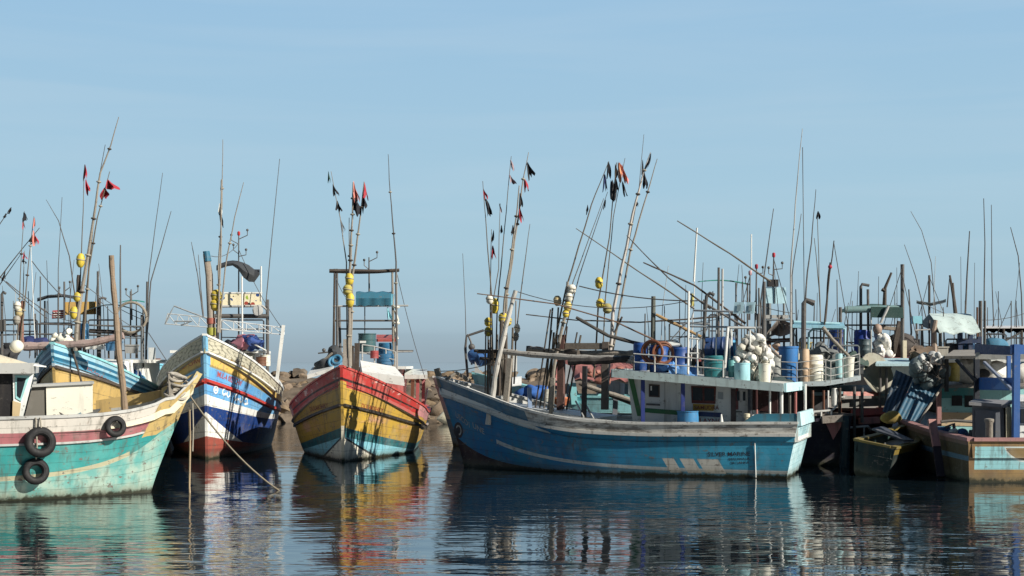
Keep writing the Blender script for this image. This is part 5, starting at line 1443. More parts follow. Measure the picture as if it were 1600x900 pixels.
flag_pole('leaning pole with one broad red flag over the striped bow', 45.2, [(130, 548), (138, 420), (152, 340), (172, 268)], 0.045, 0.012, BAMBOO, [(168, 281, 14, 17, 0.1, 'red'), (163, 294, 16, 17, -0.3, 'red')], group=GEO, wraps=3)
flag_pole('slender bare rod curving beside the red flags', 45.3, [(126, 548), (140, 400), (152, 300), (164, 226)], 0.035, 0.01, DKWOOD, group=GEO)
pole('short propped stake among the bow poles of the striped boat', 45.1, [(122, 548), (121, 470), (123, 430)], 0.07, 0.05, DKWOOD, group=GEO)
flag_pole('dark rod leaning the other way over the net awning', 51, [(120, 480), (108, 400), (92, 345), (72, 312)], 0.035, 0.01, DARK, group=GEO)
antenna(E1, 52, [(91, 540), (91, 420), (97, 308)], 0.02)
heap('small grey-white float lying on the striped foredeck', 'floats on the striped foredeck', 47.5, 10, 84, 110, 515, 536, 0.12, WFLOAT, seed=9)
t = Thing('blue_net', 'dark blue net bundle lying on the far boat behind the white float', 'fishing net', W(55, 538, 49))
t.part('net_fold', MB().ball(W(45, 534, 49), 0.36, 10, UP, 0.5).ball(W(62, 535, 49), 0.3, 10, UP, 0.6).wobble(0.1, 3, 4), cloth((0.02, 0.03, 0.11)))
t = Thing('blue_net', 'blue fishing net hanging over the aft rail of the striped boat', 'fishing net', W(215, 600, 51.5))
t.part('net_fold', MB().ball(W(205, 590, 51), 0.3, 10, UP, 1.4).ball(W(214, 602, 51), 0.36, 10, UP, 0.8).wobble(0.14, 3, 6), cloth((0.03, 0.10, 0.28)))
t.part('net_fold', MB().ball(W(219, 596, 51.4), 0.24, 10, UP, 1.0).wobble(0.1, 3, 2), cloth((0.10, 0.30, 0.42)))

# --- far left boat with a dense bunch of flags
E2 = Hull('fishing_boat', 'dark boat at the edge of the harbour with many leaning flag poles', V((-18.3, 47.5, 0)), R(-95), 12, 3.6, STD(12, 1.6, 2.1, 3.0),
          bands((0.35, (0.10, 0.03, 0.03)), (0.75, (0.05, 0.14, 0.22)), (2, (0.5, 0.5, 0.48))), bul=0.4)
cabin(E2, -9, -5.5, -1.3, 1.3, 1.4, 3.1, WHITE, WHITE)
E2.part('frame_beam', MB().tube([W(-20, 524, 53), W(60, 522, 53)], 0.03, 6).tube([W(-20, 508, 53), W(75, 506, 53)], 0.03, 6).tube([W(55, 560, 53), W(55, 490, 53)], 0.035, 6).tube([W(70, 560, 53), W(70, 470, 53)], 0.035, 6), DARK)
E2.part('pipe_vent', MB().tube([W(3, 560, 50), W(3, 460, 50), W(5, 456, 50), W(9, 459, 50)], 0.05, 7), DARK)
E2.part('lamp_box', MB().bar(W(3, 500, 49.9), W(3, 518, 49.9), 0.2, 0.2), DARK)
pole('stout reddish bow post wrapped with rope at the far edge', 48.2, [(33, 545), (34, 500), (36, 470)], 0.09, 0.08, timber((0.24, 0.12, 0.09), 0.8))
GEF = 'flag poles of the boat at the edge'
flag_pole('upright pole with a black over a red flag at the edge of the harbour', 48, [(27, 540), (32, 430), (38, 330)], 0.03, 0.01, BAMBOO, [(37, 332, 12, 8, -0.1, 'black'), (35, 345, 13, 6, 0, 'red')], [(27, 478, 11, 14, WFLOAT), (26, 500, 11, 14, paint((0.3, 0.28, 0.24), 0.5))], group=GEF, wraps=2)
flag_pole('upright pole with a pink flag above a red one', 48.1, [(31, 540), (43, 430), (53, 338)], 0.035, 0.01, BAMBOO, [(53, 340, 20, 5, 0.0, 'pink'), (52, 360, 22, 6, -0.05, 'pink')], [(29, 487, 12, 16, paint((0.5, 0.40, 0.2), 0.5))], group=GEF, wraps=3)
flag_pole('pole with a small red and black flag pair low in the edge bunch', 48.2, [(34, 540), (36, 460), (39, 392)], 0.03, 0.012, DRIFT, [(37, 394, 10, 6, 0, 'red'), (36, 404, 8, 6, -0.1, 'black')], group=GEF)
flag_pole('rod leaning far over with a large black flag on it', 48.3, [(-20, 460), (20, 408), (62, 356)], 0.03, 0.012, DKWOOD, [(53, 366, 18, 12, -0.6, 'black'), (55, 368, 14, 6, 0.0, 'red')], group=GEF)
flag_pole('rod leaning far over with a tattered black flag at its tip', 48.4, [(-20, 390), (0, 350), (18, 324)], 0.028, 0.01, DKWOOD, [(17, 324, 10, 7, -0.5, 'black'), (9, 333, 8, 4, -0.3, 'black')], group=GEF)
flag_pole('low leaning rod with a small black flag at the picture edge of the bunch'.replace('picture edge', 'outer edge'), 48.5, [(-25, 480), (10, 430), (34, 396)], 0.028, 0.01, DKWOOD, [(8, 422, 15, 5, -0.3, 'black')], group=GEF)
flag_pole('thin white upright rod beside the edge bunch', 49, [(55, 540), (51, 450), (48, 385)], 0.02, 0.012, WHITE, group=GEF)
for i, (a_, b2) in enumerate((((0, 432), (74, 498)), ((10, 440), (75, 488)), ((50, 408), (96, 462)))):
    rope(('lower', 'middle', 'upper')[i] + ' slack stay line running down from the edge bunch of poles', curve_pts(W(*a_, 49), W(*b2, 51), 6, 0.05), 0.016, DARK, cat='line')
solo('fishing_float', 'large round white float on the wheelhouse roof of the teal boat', 'float', MB().ball(W(26, 541, 34.2), 0.165, 14, UP, 0.95).wobble(0.02, 4), WFLOAT)
# --- dark boat between the striped and the blue-white boat
E3 = Hull('fishing_boat', 'black-sided boat with turquoise rail seen between striped and blue-white boats', V((-15.4, 60.0, 0)), R(-90), 11, 3.6, STD(11, 2.3, 2.7, 3.3),
          bands((0.86, (0.03, 0.035, 0.045)), (2, (0.20, 0.52, 0.62))), bul=0.4, capm=paint((0.16, 0.46, 0.60), 0.4))
E3.part('red_crate', MB().hexa([W(236, 570, 63), W(252, 570, 63), W(252, 570, 64), W(236, 570, 64), W(238, 560, 63), W(251, 560, 63), W(251, 560, 64), W(238, 560, 64)]), paint((0.26, 0.11, 0.08), 0.6))
E3.part('white_locker', MB().hexa([W(232, 572, 61.5), W(243, 572, 61.5), W(243, 572, 62.5), W(232, 572, 62.5), W(232, 543, 61.5), W(243, 543, 61.5), W(243, 543, 62.5), W(232, 543, 62.5)]), WHITE)
E3.part('frame_post', MB().tube([W(228, 575, 62), W(230, 440, 62)], 0.05, 7).tube([W(222, 575, 62.4), W(224, 478, 62.4)], 0.04, 6), DARK)
E3.part('stay_line', MB().tube([W(232, 520, 61.8), W(262, 566, 61)], 0.018, 5), DARK)

# --- far boats behind the deep blue boat
F1 = Hull('fishing_boat', 'grey boat with small davit lying between breakwater and deep blue boat', V((-2.3, 55, 0)), R(176), 11, 3.4, STD(11, 1.6, 1.9, 2.7),
          bands((0.4, (0.06, 0.12, 0.2)), (0.75, (0.26, 0.30, 0.32)), (2, (0.42, 0.42, 0.40))), bul=0.4)
F1.part('davit', MB().tube([W(731, 590, 54.4), W(727, 545, 54.4), W(729, 525, 54.4), W(756, 516, 54.4)], 0.05, 7).tube([W(737, 570, 54.4), W(736, 535, 54.4), W(731, 522, 54.4)], 0.04, 6), DARK)
F1.part('davit_block', MB().ball(W(737, 542, 54.3), 0.13, 8), DARK)
antenna(F1, 54.4, [(729, 560), (727, 480), (723, 396)], 0.02)
cabin(F1, -9.0, -5.6, -1.3, 1.3, 1.4, 3.0, WHITE, TURQ)
t = Thing('blue_tarp', 'deep blue tarpaulin heaped by the davit of the far grey boat', 'tarpaulin', W(750, 565, 53.8))
t.part('sheet', MB().ball(W(747, 558, 53.8), 0.42, 12, UP, 0.7).ball(W(758, 562, 53.8), 0.3, 10, UP, 0.6).wobble(0.12, 3, 3), cloth((0.03, 0.10, 0.26)))
F1.part('white_panel', MB().slab([W(793, 580, 51.8), W(808, 580, 51.8), W(808, 546, 51.8), W(795, 546, 51.8)], (0, 0.08, 0)), WHITE)
F1.part('pale_bow_board', MB().slab([W(741, 590, 52.9), W(770, 608, 52.4), W(748, 576, 52.9), W(742, 565, 52.9)], (0, 0.08, 0)), WHITE)
flag_pole('thin rod with white floats standing behind the blue bow on the far boat', 52.8, [(806, 600), (806, 470)], 0.04, 0.03, DRIFT)
barrel_px('light tan drum on the far boat beside the blue bow poles', 53, 776, 552, 572, 18, plastic((0.5, 0.36, 0.24)))
F2 = Hull('fishing_boat', 'turquoise boat with red tarpaulin roof moored right behind the deep blue boat', V((-0.6, 48.9, 0)), R(178), 11, 3.2, STD(11, 2.05, 2.1, 2.9),
          bands((0.5, (0.05, 0.1, 0.15)), (0.72, (0.30, 0.60, 0.62)), (0.76, (0.08, 0.12, 0.14)), (2, (0.30, 0.60, 0.64))), bul=0.5, capm=TURQ, inner=TURQ)
cabin(F2, -9.5, -7.2, -1.2, 1.2, 1.5, 3.3, WHITE, paint((0.3, 0.08, 0.07), 0.6))
F2.part('turquoise_bitt', MB().hexa([W(893, 632, 47.2), W(903, 632, 47.2), W(903, 632, 47.5), W(893, 632, 47.5), W(890, 598, 47.2), W(900, 598, 47.2), W(900, 598, 47.5), W(890, 598, 47.5)]), TURQ)
t = Thing('red_tarp', 'faded red tarpaulin sagging over a frame behind the timber booms', 'tarpaulin', W(925, 605, 48.6))
rows = [[W(868 + 9 * i, 563 + 4.6 * j + 4 * math.sin(i * 1.1) + 2.5 * math.sin(i * 2.7 + j) + (6 if i < 3 else 0) * j / 3, 48.2 + 0.35 * (6 - j)) for j in range(8)] for i in range(16)]
t.part('sheet', MB().thick(rows, (0, 0.02, 0.02)).wobble(0.16, 2.6, 3), cloth((0.27, 0.105, 0.095)))
t.part('tarp_hem', MB().tube([W(868 + 9 * i, 596 + 3 * math.sin(i * 1.1), 48.1) for i in range(16)], 0.045, 6), cloth((0.34, 0.30, 0.26)))
t = Thing('grey_sheet', 'grey canvas sheet hanging slack beside the red tarpaulin', 'canvas', W(885, 612, 47.8))
rows = [[W(872 + 4 * i + 2.2 * j, 566 + 8 * j + i, 47.9 - 0.04 * j) for j in range(7)] for i in range(6)]
t.part('sheet', MB().thick(rows, (0, 0.02, 0)).wobble(0.06, 3, 9), cloth((0.22, 0.24, 0.26)))
t = Thing('white_tarp', 'white tarpaulin arched like a hood on the boat behind the blue foredeck', 'tarpaulin', W(805, 622, 47.2))
rows = [[W(790 + 5 * i, 592 + 26 * (1 - math.sin(math.pi * (j + 1.5) / 9)) - 0.6 * i, 46.6 + 0.22 * j) for j in range(7)] for i in range(6)]
t.part('sheet', MB().thick(rows, (0, 0, 0.03)), cloth((0.76, 0.76, 0.73)))
t = Thing('blue_net', 'bright blue net heaped under the white hood', 'fishing net', W(835, 622, 47))
t.part('net_fold', MB().ball(W(832, 614, 47), 0.36, 12, UP, 0.8).ball(W(818, 617, 47.1), 0.32, 12, UP, 0.8).ball(W(845, 612, 47.2), 0.24, 10, UP, 1.0).wobble(0.12, 3, 1), cloth((0.03, 0.11, 0.36)))
barrel_px('white tub standing beside the bright blue net', 46.9, 856, 608, 628, 16, WFLOAT, open_=True, name='tub', cat='tub')
t = Thing('orange_basket', 'orange net basket with a grey lump in it behind the blue rail', 'basket', W(878, 634, 46.9))
t.part('basket', MB().lathe([(0.2, 0), (0.32, 0.22), (0.3, 0.26)], W(877, 633, 46.9), UP, 14).wobble(0.05, 4, 1), cloth((0.45, 0.14, 0.06)))
t.part('net_fold', MB().ball(W(877, 620, 46.9), 0.24, 10).wobble(0.08, 4, 2), cloth((0.3, 0.3, 0.3)))
pole('grey plank sloping down over the turquoise rail', 46.5, [(912, 602), (990, 627)], 0.07, 0.07, DRIFT)
pole('dark plank sloping beside the grey plank over the turquoise rail', 46.6, [(905, 600), (988, 632)], 0.05, 0.05, DKWOOD)
F2.part('deck_post', MB().bar(W(960, 660, 46.8), W(962, 618, 46.8), 0.16, 0.16), paint((0.14, 0.15, 0.17), 0.5))
heap('rust-brown float heaped under the red tarpaulin', 'rust-brown floats under the red tarpaulin', 47.4, 16, 912, 968, 578, 600, 0.12, paint((0.30, 0.12, 0.09), 0.5), seed=12)
solo('dinghy', 'small cream dinghy pulled up at the foot of the breakwater rocks', 'dinghy', MB().lathe([(0.05, 0), (0.34, 0.35), (0.42, 0.9), (0.36, 1.6), (0.3, 1.7)], W(683, 655, 74.5), V((0.9, 0.2, 0.12)), 14), CREAM)
# ================================================================ boats moored stern-on at the right
GP = 'crowded'
# --- G1: next to the deep blue stern
G1 = Hull('fishing_boat', 'black-hulled boat with barrel-laden flat roof beside the deep blue stern', V((9.4, 56.6, 0)), R(90), 12.0, 2.9, STD(12, 1.45, 1.7, 2.6),
          bands((0.84, (0.04, 0.045, 0.06)), (2, (0.05, 0.11, 0.14)), transom=(0.05, 0.045, 0.065)), bul=0.45, capm=paint((0.18, 0.15, 0.13), 0.7), inner=DGREEN, tf=0.9)
g1 = lambda px, py, dd=44.4: W(px, py, dd)
plate(G1, [g1(1288, 655, 44.15), g1(1318, 660, 44.15), g1(1302, 687, 44.15)], (0, 0.04, 0), paint((0.62, 0.24, 0.22), 0.6), 'transom_panel')
G1.part('rudder_post', MB().bar(g1(1316, 745, 44.0), g1(1321, 650, 44.0), 0.22, 0.18), paint((0.02, 0.045, 0.06), 0.5))
G1.part('stern_beam', MB().bar(g1(1284, 656, 44.05), g1(1320, 653, 44.05), 0.22, 0.22), timber((0.25, 0.22, 0.19), 0.8))
cabin(G1, -9.8, -5.2, -1.15, 1.15, 1.2, 2.55, paint((0.03, 0.03, 0.035), 0.4), paint((0.3, 0.34, 0.35), 0.6), over=0.1)
rq = [g1(1190, 605, 44.9), g1(1290, 603, 44.6), g1(1345, 594, 44.9), g1(1345, 588, 50.0), g1(1200, 592, 50.0)]
G1.part('flat_roof', MB().add([*rq, *[p + UP * 0.14 for p in rq]], [(4, 3, 2, 1, 0), (5, 6, 7, 8, 9), (0, 1, 6, 5), (1, 2, 7, 6), (2, 3, 8, 7), (3, 4, 9, 8), (4, 0, 5, 9)]), paint((0.36, 0.42, 0.44), 0.8))
rail_part(G1, [rq[0] + UP * 0.14, g1(1245, 601, 44.7), rq[1] + UP * 0.14, g1(1298, 599, 44.65), g1(1317, 595, 44.75), rq[2] + UP * 0.14 - V((0.04, 0, 0))], 0.70, GREYW, 0.016, (0.33, 0.66))
for px, top, bot, r_, m_ in ((1287, 610, 690, 0.04, RUST), (1312, 606, 690, 0.05, DKWOOD), (1294, 610, 680, 0.03, WHITE), (1335, 604, 690, 0.05, DARK), (1270, 610, 680, 0.04, RUST), (1347, 606, 660, 0.05, DARK)):
    post(G1, g1(px, bot, 44.7), g1(px, top, 44.7), r_, m_, 'roof_post')
G1.part('stern_rail', MB().tube([g1(1268, 652, 44.2), g1(1272, 643, 44.2), g1(1300, 641, 44.2), g1(1306, 636, 44.2)], 0.035, 6).tube([g1(1283, 654, 44.2), g1(1283, 642, 44.2)], 0.03, 6).tube([g1(1299, 652, 44.2), g1(1299, 641, 44.2)], 0.03, 6), WHITE)
G1.part('white_bollard', MB().lathe([(0.1, 0), (0.12, 0.35), (0.08, 0.6)], g1(1304, 636, 44.8), UP, 10), WHITE)
G1.part('upper_frame', MB().tube([g1(1262, 590, 46.5), g1(1264, 520, 46.5), g1(1270, 514, 46.5), g1(1320, 514, 46.5), g1(1320, 590, 46.5)], 0.04, 7).tube([g1(1240, 503, 46.5), g1(1312, 506, 46.5)], 0.05, 7), paint((0.34, 0.56, 0.62), 0.5))
G1.part('blue_awning', MB().slab([g1(1238, 512, 46.2), g1(1320, 513, 46.2), g1(1318, 508, 48), g1(1245, 506, 48)], (0, 0, 0.09)), paint((0.24, 0.46, 0.56), 0.4))
barrel_px('grey-white tub at the near corner of the barrel-laden roof', 45.2, 1212, 555, 598, 30, plastic((0.46, 0.47, 0.44)), ribs=False, open_=True, name='tub', cat='tub')
barrel_px('tall bright blue barrel on the barrel-laden roof', 45.1, 1232, 541, 598, 30, plastic((0.04, 0.17, 0.42)), ribs=False, open_=True)
barrel_px('slim white barrel tucked beside the tall bright blue barrel', 45.6, 1248, 553, 597, 14, WFLOAT)
barrel_px('rust-streaked cream barrel beside the wide white barrel', 45.0, 1257, 546, 597, 15, plastic((0.50, 0.36, 0.24)))
barrel_px('wide white barrel in the middle of the barrel-laden roof', 45.3, 1273, 555, 597, 26, WFLOAT)
barrel_px('small pale turquoise bucket on the barrel-laden roof', 45.4, 1311, 553, 590, 11, plastic((0.32, 0.52, 0.54)), name='bucket', cat='bucket', ribs=False)
barrel_px('white bucket at the far corner of the barrel-laden roof', 45.4, 1326, 558, 590, 18, WFLOAT, name='bucket', cat='bucket', ribs=False, open_=True, taper=0.8)
t = Thing('net_pile', 'grey-green net heaped between the buckets on the barrel-laden roof', 'fishing net', W(1296, 596, 45.6))
t.part('net', MB().ball(W(1294, 585, 45.6), 0.36, 12, UP, 0.8).ball(W(1303, 578, 46), 0.34, 12, UP, 0.9).wobble(0.16, 3.2, 7), cloth((0.11, 0.14, 0.14)))
t = Thing('net_pile', 'green-black rope net spilling over the roof edge by the grey-white tub', 'fishing net', W(1220, 606, 44.6))
t.part('net', MB().ball(W(1216, 597, 44.7), 0.3, 12, UP, 0.6).ball(W(1228, 600, 44.6), 0.22, 12, UP, 0.5).wobble(0.14, 4, 3), cloth((0.05, 0.075, 0.075)))
heap('brown and cream float on the mast base behind the tall blue barrel', 'floats behind the tall blue barrel', 46.6, 10, 1200, 1216, 538, 560, 0.10, paint((0.5, 0.36, 0.26), 0.5), seed=3)
# masts and panels over G1
pan = G1.part('blue_panel', MB().slab([W(1192, 474, 48), W(1229, 475, 48), W(1228, 449, 48), W(1193, 449, 48)], (0, 0.06, 0)), paint((0.46, 0.68, 0.76), 0.3))
G1.part('panel_seam', MB().bar(W(1211, 474, 47.98), W(1211, 449, 47.98), 0.03, 0.03), GREYW, parent=pan)
G1.part('crow_box', MB().bar(W(1207, 448, 48.1), W(1207, 437, 48.1), 0.36, 0.3), paint((0.03, 0.028, 0.03), 0.3))
for px, y0, y1, r_ in ((1201, 570, 474, 0.09), (1186, 580, 450, 0.035), (1225, 580, 474, 0.04), (1180, 580, 470, 0.03)):
    post(G1, W(px, y0, 48), W(px, y1, 48), r_, paint((0.2, 0.22, 0.22), 0.6), 'panel_post')
G1.part('panel_shelf', MB().bar(W(1189, 495, 47.9), W(1232, 495, 47.9), 0.05, 0.12), GREYW)
G1.part('hung_net', flag_mesh(W(1215, 496, 47.8), 0.55, 0.9, 0, 4, WHITE).wobble(0.06, 3, 1), cloth((0.30, 0.26, 0.23)))
G1.part('rust_beam', MB().bar(W(1190, 533, 47.5), W(1240, 531, 47.5), 0.1, 0.14), RUST)
arr_mast(G1, W(1208, 450, 48.2), W(1209, 402, 48.2), ((0.4, -0.16, 0.5), (0.6, 0.3, 0.2)), lamp=paint((0.42, 0.03, 0.05), 0.2))
arr_mast(G1, W(1181, 500, 47.8), W(1182, 420, 47.8), ((0.9, 0.22, 0.2),), lamp=paint((0.34, 0.04, 0.06), 0.2))
arr_mast(G1, W(1171, 500, 47.6), W(1172, 430, 47.6), ((0.8, -0.15, 0.2),), lamp=paint((0.5, 0.3, 0.32), 0.2))
canopy(G1, W(1090, 441, 49), W(1090, 441, 51), W(1172, 446, 51), W(1172, 445, 49), 0.10, cloth((0.05, 0.30, 0.24)), name='green_net_awning')
for px in (1122, 1150, 1168):
    post(G1, W(px, 580, 49), W(px, 442, 49), 0.03, DARK, 'awning_post')
antenna(G1, 48, [(1079, 580), (1084, 470), (1089, 358)], 0.024, WHITE)
G1.part('antenna_cap', MB().tube([W(1084, 440, 48), W(1089, 356, 48)], 0.03, 7), WHITE)
G1.part('antenna_cap', MB().tube([W(1174, 430, 48), W(1174, 366, 48)], 0.022, 7), WHITE)
t = Thing('yellow_rag', 'ragged yellow-green cloth tied high on the antenna pole', 'rag', W(1082, 480, 47.9))
t.part('cloth', flag_mesh(W(1081, 458, 47.9), 0.55, 0.22, 0, 2, WHITE), cloth((0.40, 0.36, 0.12)))
GR = 'whip rods and stakes over the crowded roofs'
for lab, dd, pts, r0, r1, m_ in (
        ('tall dark whip rod leaning beside the blue panel', 47.5, [(1188, 580), (1189, 470), (1209, 326)], 0.05, 0.015, DARK),
        ('tallest knotted whip rod over the barrel-laden roof', 46.0, [(1234, 590), (1236, 430), (1243, 320), (1254, 201)], 0.045, 0.012, GREYW),
        ('grey whip rod standing close to the tallest knotted rod', 46.2, [(1236, 590), (1238, 430), (1252, 334)], 0.035, 0.012, DARK),
        ('dark whip rod with a knot halfway up', 46.6, [(1256, 590), (1258, 470), (1267, 380), (1275, 296)], 0.05, 0.012, DARK),
        ('pale whip rod with a small dark tip', 47.0, [(1282, 590), (1281, 470), (1277, 334)], 0.03, 0.012, BAMBOO),
        ('second pale rod behind the small dark tip', 47.2, [(1285, 590), (1280, 450), (1272, 372)], 0.028, 0.012, BAMBOO),
        ('dark leaning rod with branching top above the buckets', 46.4, [(1284, 590), (1290, 480), (1303, 376)], 0.05, 0.02, DKWOOD),
        ('short dark rod next to the branching rod', 46.5, [(1288, 520), (1293, 450), (1297, 410)], 0.05, 0.03, DKWOOD),
        ('thin post behind the blue awning frame', 48, [(1309, 580), (1308, 437)], 0.025, 0.02, DARK)):
    fl = [(1278, 330, 12, 7, 0.0, 'black')] if 'small dark tip' in lab and 'second' not in lab else ()
    flag_pole(lab, dd, pts, r0, r1, m_, fl, group=GR, name='whip_rod', cat='rod')
solo('red_lamp', 'small round red lamp on the branching dark rod', 'lamp', MB().ball(W(1297, 417, 46.4), 0.07, 10), paint((0.38, 0.03, 0.05), 0.2))
G1.part('pipe_vent', MB().tube([W(1255, 590, 45.0), W(1256, 474, 45.0), W(1259, 469, 45.0), W(1272, 474, 45.0)], [0.08, 0.08, 0.08, 0.10], 8), DARK)

# --- G2: maroon roofed boat further back
G2 = Hull('fishing_boat', 'maroon boat with green canopy posts and white floats on its roof', V((12.1, 60.0, 0)), R(90), 11.5, 2.5, STD(11.5, 1.5, 1.8, 2.7),
          bands((0.5, (0.03, 0.03, 0.035)), (0.8, (0.12, 0.03, 0.035)), (2, (0.40, 0.13, 0.12))), bul=0.5, capm=MAROON)
cabin(G2, -9.2, -4.2, -1.1, 1.0, 1.2, 3.1, paint((0.36, 0.33, 0.31), 0.6), MAROON, over=0.25, th=0.24, wins=((0.1, 0.8, 2.0, 2.6, 'stern'),))
r2 = [W(1270, 618, 46.6), W(1385, 618, 47.0), W(1368, 606, 49.4), W(1280, 606, 49.4)]
G2.part('stern_awning', MB().slab(r2, (0, 0, 0.1)), paint((0.30, 0.42, 0.45), 0.7))
G2.part('awning_edge', MB().slab([W(1318, 618.5, 46.55), W(1372, 618.5, 46.9), W(1372, 612, 46.95), W(1318, 612, 46.6)], (0, 0.06, 0)), paint((0.40, 0.12, 0.09), 0.7))
G2.part('stern_rail_board', MB().slab([W(1312, 637, 46.9), W(1385, 634, 47.1), W(1385, 622, 47.1), W(1312, 624, 46.9)], (0, 0.08, 0)), paint((0.24, 0.24, 0.22), 0.7))
G2.part('white_locker', MB().hexa([W(1362, 624, 47.3), W(1384, 624, 47.3), W(1384, 624, 48), W(1362, 624, 48), W(1362, 600, 47.3), W(1384, 600, 47.3), W(1384, 600, 48), W(1362, 600, 48)]), WHITE)
G2.part('stern_seat', MB().hexa([W(1350, 652, 46.6), W(1385, 650, 46.6), W(1385, 650, 47.6), W(1350, 652, 47.6), W(1350, 640, 46.6), W(1385, 636, 46.6), W(1385, 636, 47.6), W(1350, 640, 47.6)]), paint((0.30, 0.04, 0.05), 0.5))
for px, y0, y1, r_, m_ in ((1312, 650, 616, 0.06, RUST), (1345, 660, 616, 0.06, DARK), (1375, 640, 575, 0.05, DARK), (1385, 650, 575, 0.05, DARK)):
    post(G2, W(px, y0, 46.8), W(px, y1, 46.8), r_, m_, 'roof_post')
dk = [W(1340, 566, 50.0), W(1445, 566, 50.0), W(1440, 556, 54), W(1345, 556, 54)]
G2.part('upper_deck', MB().slab(dk, (0, 0, 0.14)), paint((0.26, 0.075, 0.08), 0.6))
G2.part('dish', MB().lathe([(0.05, -0.05), (0.75, 0.28), (0.72, 0.30), (0.05, 0.0)], W(1362, 588, 47.4), V((0.5, -0.75, 0.35)), 22), paint((0.30, 0.28, 0.22), 0.7))
G2.part('low_roof', MB().slab([W(1368, 572, 46.4), W(1437, 572, 46.4), W(1434, 563, 49), W(1372, 563, 49)], (0, 0, 0.08)), paint((0.42, 0.58, 0.62), 0.5))
cq = (W(1313, 489, 50.2), W(1313, 485, 52.4), W(1410, 482, 52.4), W(1413, 496, 50.2))
canopy(G2, cq[0], cq[1], cq[2], cq[3], 0.18, cloth((0.035, 0.085, 0.075)), name='canopy')
G2.part('canopy_roll', MB().tube([W(1320, 484, 50.3), W(1360, 483, 50.3), W(1410, 482, 50.3)], 0.13, 10), paint((0.16, 0.26, 0.26), 0.4))
G2.part('canopy_flap', MB().slab([W(1361, 496, 50.1), W(1412, 497, 50.1), W(1411, 480, 50.1), W(1361, 479, 50.1)], (0, 0.03, 0)), cloth((0.025, 0.06, 0.055)))
for px, y0, y1, r_, m_ in ((1313, 590, 480, 0.06, DARK), (1410, 565, 413, 0.07, DARK), (1361, 565, 484, 0.03, GREYW)):
    post(G2, W(px, y0, 50.2), W(px, y1, 50.2), r_, m_, 'canopy_post')
G2.part('pipe_vent', MB().tube([W(1345, 560, 51), W(1345, 448, 51), W(1347, 444, 51), W(1358, 446, 51)], 0.055, 7), DARK)
G2.part('pipe_vent', MB().tube([W(1357, 560, 51), W(1356, 452, 51)], 0.05, 7), DARK)
G2.part('branching_mast', MB().tube([W(1382, 480, 51), W(1383, 450, 51), W(1393, 426, 51)], 0.08, 7, 0.04).tube([W(1383, 455, 51), W(1378, 452, 51)], 0.07, 6), DKWOOD)
GB2 = 'blue barrels under the dark green canopy'
barrel_px('dark blue barrel standing near the canopy post above the buckets', 50.8, 1308, 514, 552, 24, plastic((0.02, 0.05, 0.20)), group=GB2)
barrel_px('domed blue barrel under the dark green canopy', 50.6, 1347, 516, 556, 25, plastic((0.015, 0.045, 0.26)), group=GB2)
barrel_px('grey-green bin in front of the domed blue barrel', 50.2, 1351, 530, 556, 18, plastic((0.07, 0.10, 0.11)), open_=True)
heap('white round float piled on the maroon roof', 'white floats piled on the maroon roof', 50.4, 42, 1362, 1392, 521, 555, 0.15, paint((0.74, 0.73, 0.68), 0.25, 0.6), seed=6, shape=lambda v: 1 - 0.75 * v, dd=0.3, k=1.05)
solo('fishing_float', 'brown oval float on top of the white float pile', 'float', MB().ball(W(1371, 514, 50.3), 0.17, 10, UP, 1.1), paint((0.34, 0.25, 0.2), 0.5))
t = Thing('net_pile', 'dark net and driftwood heap behind the white float pile', 'fishing net', W(1408, 556, 51))
t.part('net', MB().ball(W(1408, 540, 51), 0.5, 12, UP, 0.9).ball(W(1420, 545, 51), 0.35, 12, UP, 0.9).wobble(0.2, 2.6, 4), cloth((0.07, 0.06, 0.055)))
t.part('driftwood', MB().bar(W(1396, 552, 50.5), W(1406, 502, 50.5), 0.16, 0.16), DKWOOD)
solo('plank', 'weathered plank wedged level above the dark net heap', 'plank', MB().bar(W(1378, 512, 51.2), W(1400, 514, 51.2), 0.5, 0.12), timber((0.3, 0.25, 0.2)))
solo('plank', 'pale upright board at the edge of the maroon roof', 'plank', MB().bar(W(1413.5, 562, 50), W(1413.5, 532, 50), 0.13, 0.1), CREAM)
pole('pale slanting prop under the dark green canopy', 50.0, [(1376, 504), (1388, 478)], 0.05, 0.05, GREYW)
pole('slanting pole leading down from the canopy to the buckets', 46, [(1286, 512), (1300, 530), (1330, 562)], 0.07, 0.05, DRIFT)
# --- G3: small dark boat with a tarpaulin
G3B = Hull('dinghy', 'small dark green open boat with ochre rim lying between the bigger sterns', V((12.45, 44.4, 0)), R(61), 4.4, 1.25, [(-4.7, 0.92), (-2, 0.95), (0.3, 1.3)],
           bands((0.80, (0.015, 0.028, 0.028)), (2, (0.24, 0.17, 0.035)), transom=(0.018, 0.04, 0.042)), bow=0.3, so=0.12, tf=0.95, wf=0.8, bul=0.3, roll=R(10), capm=paint((0.20, 0.15, 0.04), 0.7), inner=DGREEN)  # greens darkened: the shade lying on the boat is put into the colour
G3B.part('thwart', MB().slab([W(1362, 672, 41.6), W(1412, 690, 41.0), W(1428, 690, 41.8), W(1380, 668, 42.4)], (0, 0, 0.05)), paint((0.045, 0.05, 0.065), 0.5))
tq = Thing('corrugated_sheet', 'blue-grey corrugated sheet leaning over the small dark boat', 'roof sheet', W(1430, 655, 42.2))
def corr(a, b_, c_, e_, n, m_, par, amp=0.016, nm='sheet'):
    rows = []
    for i in range(n * 4 + 1):
        u = i / (n * 4)
        row = []
        for j in range(5):
            v = j / 4
            p = V(a).lerp(V(b_), u).lerp(V(e_).lerp(V(c_), u), v)
            row.append(p + V((0, -1, 0.3)) * amp * math.sin(u * n * 2 * math.pi))
        rows.append(row)
    return par.part(nm, MB().thick(rows, (0, 0.012, 0)), m_)
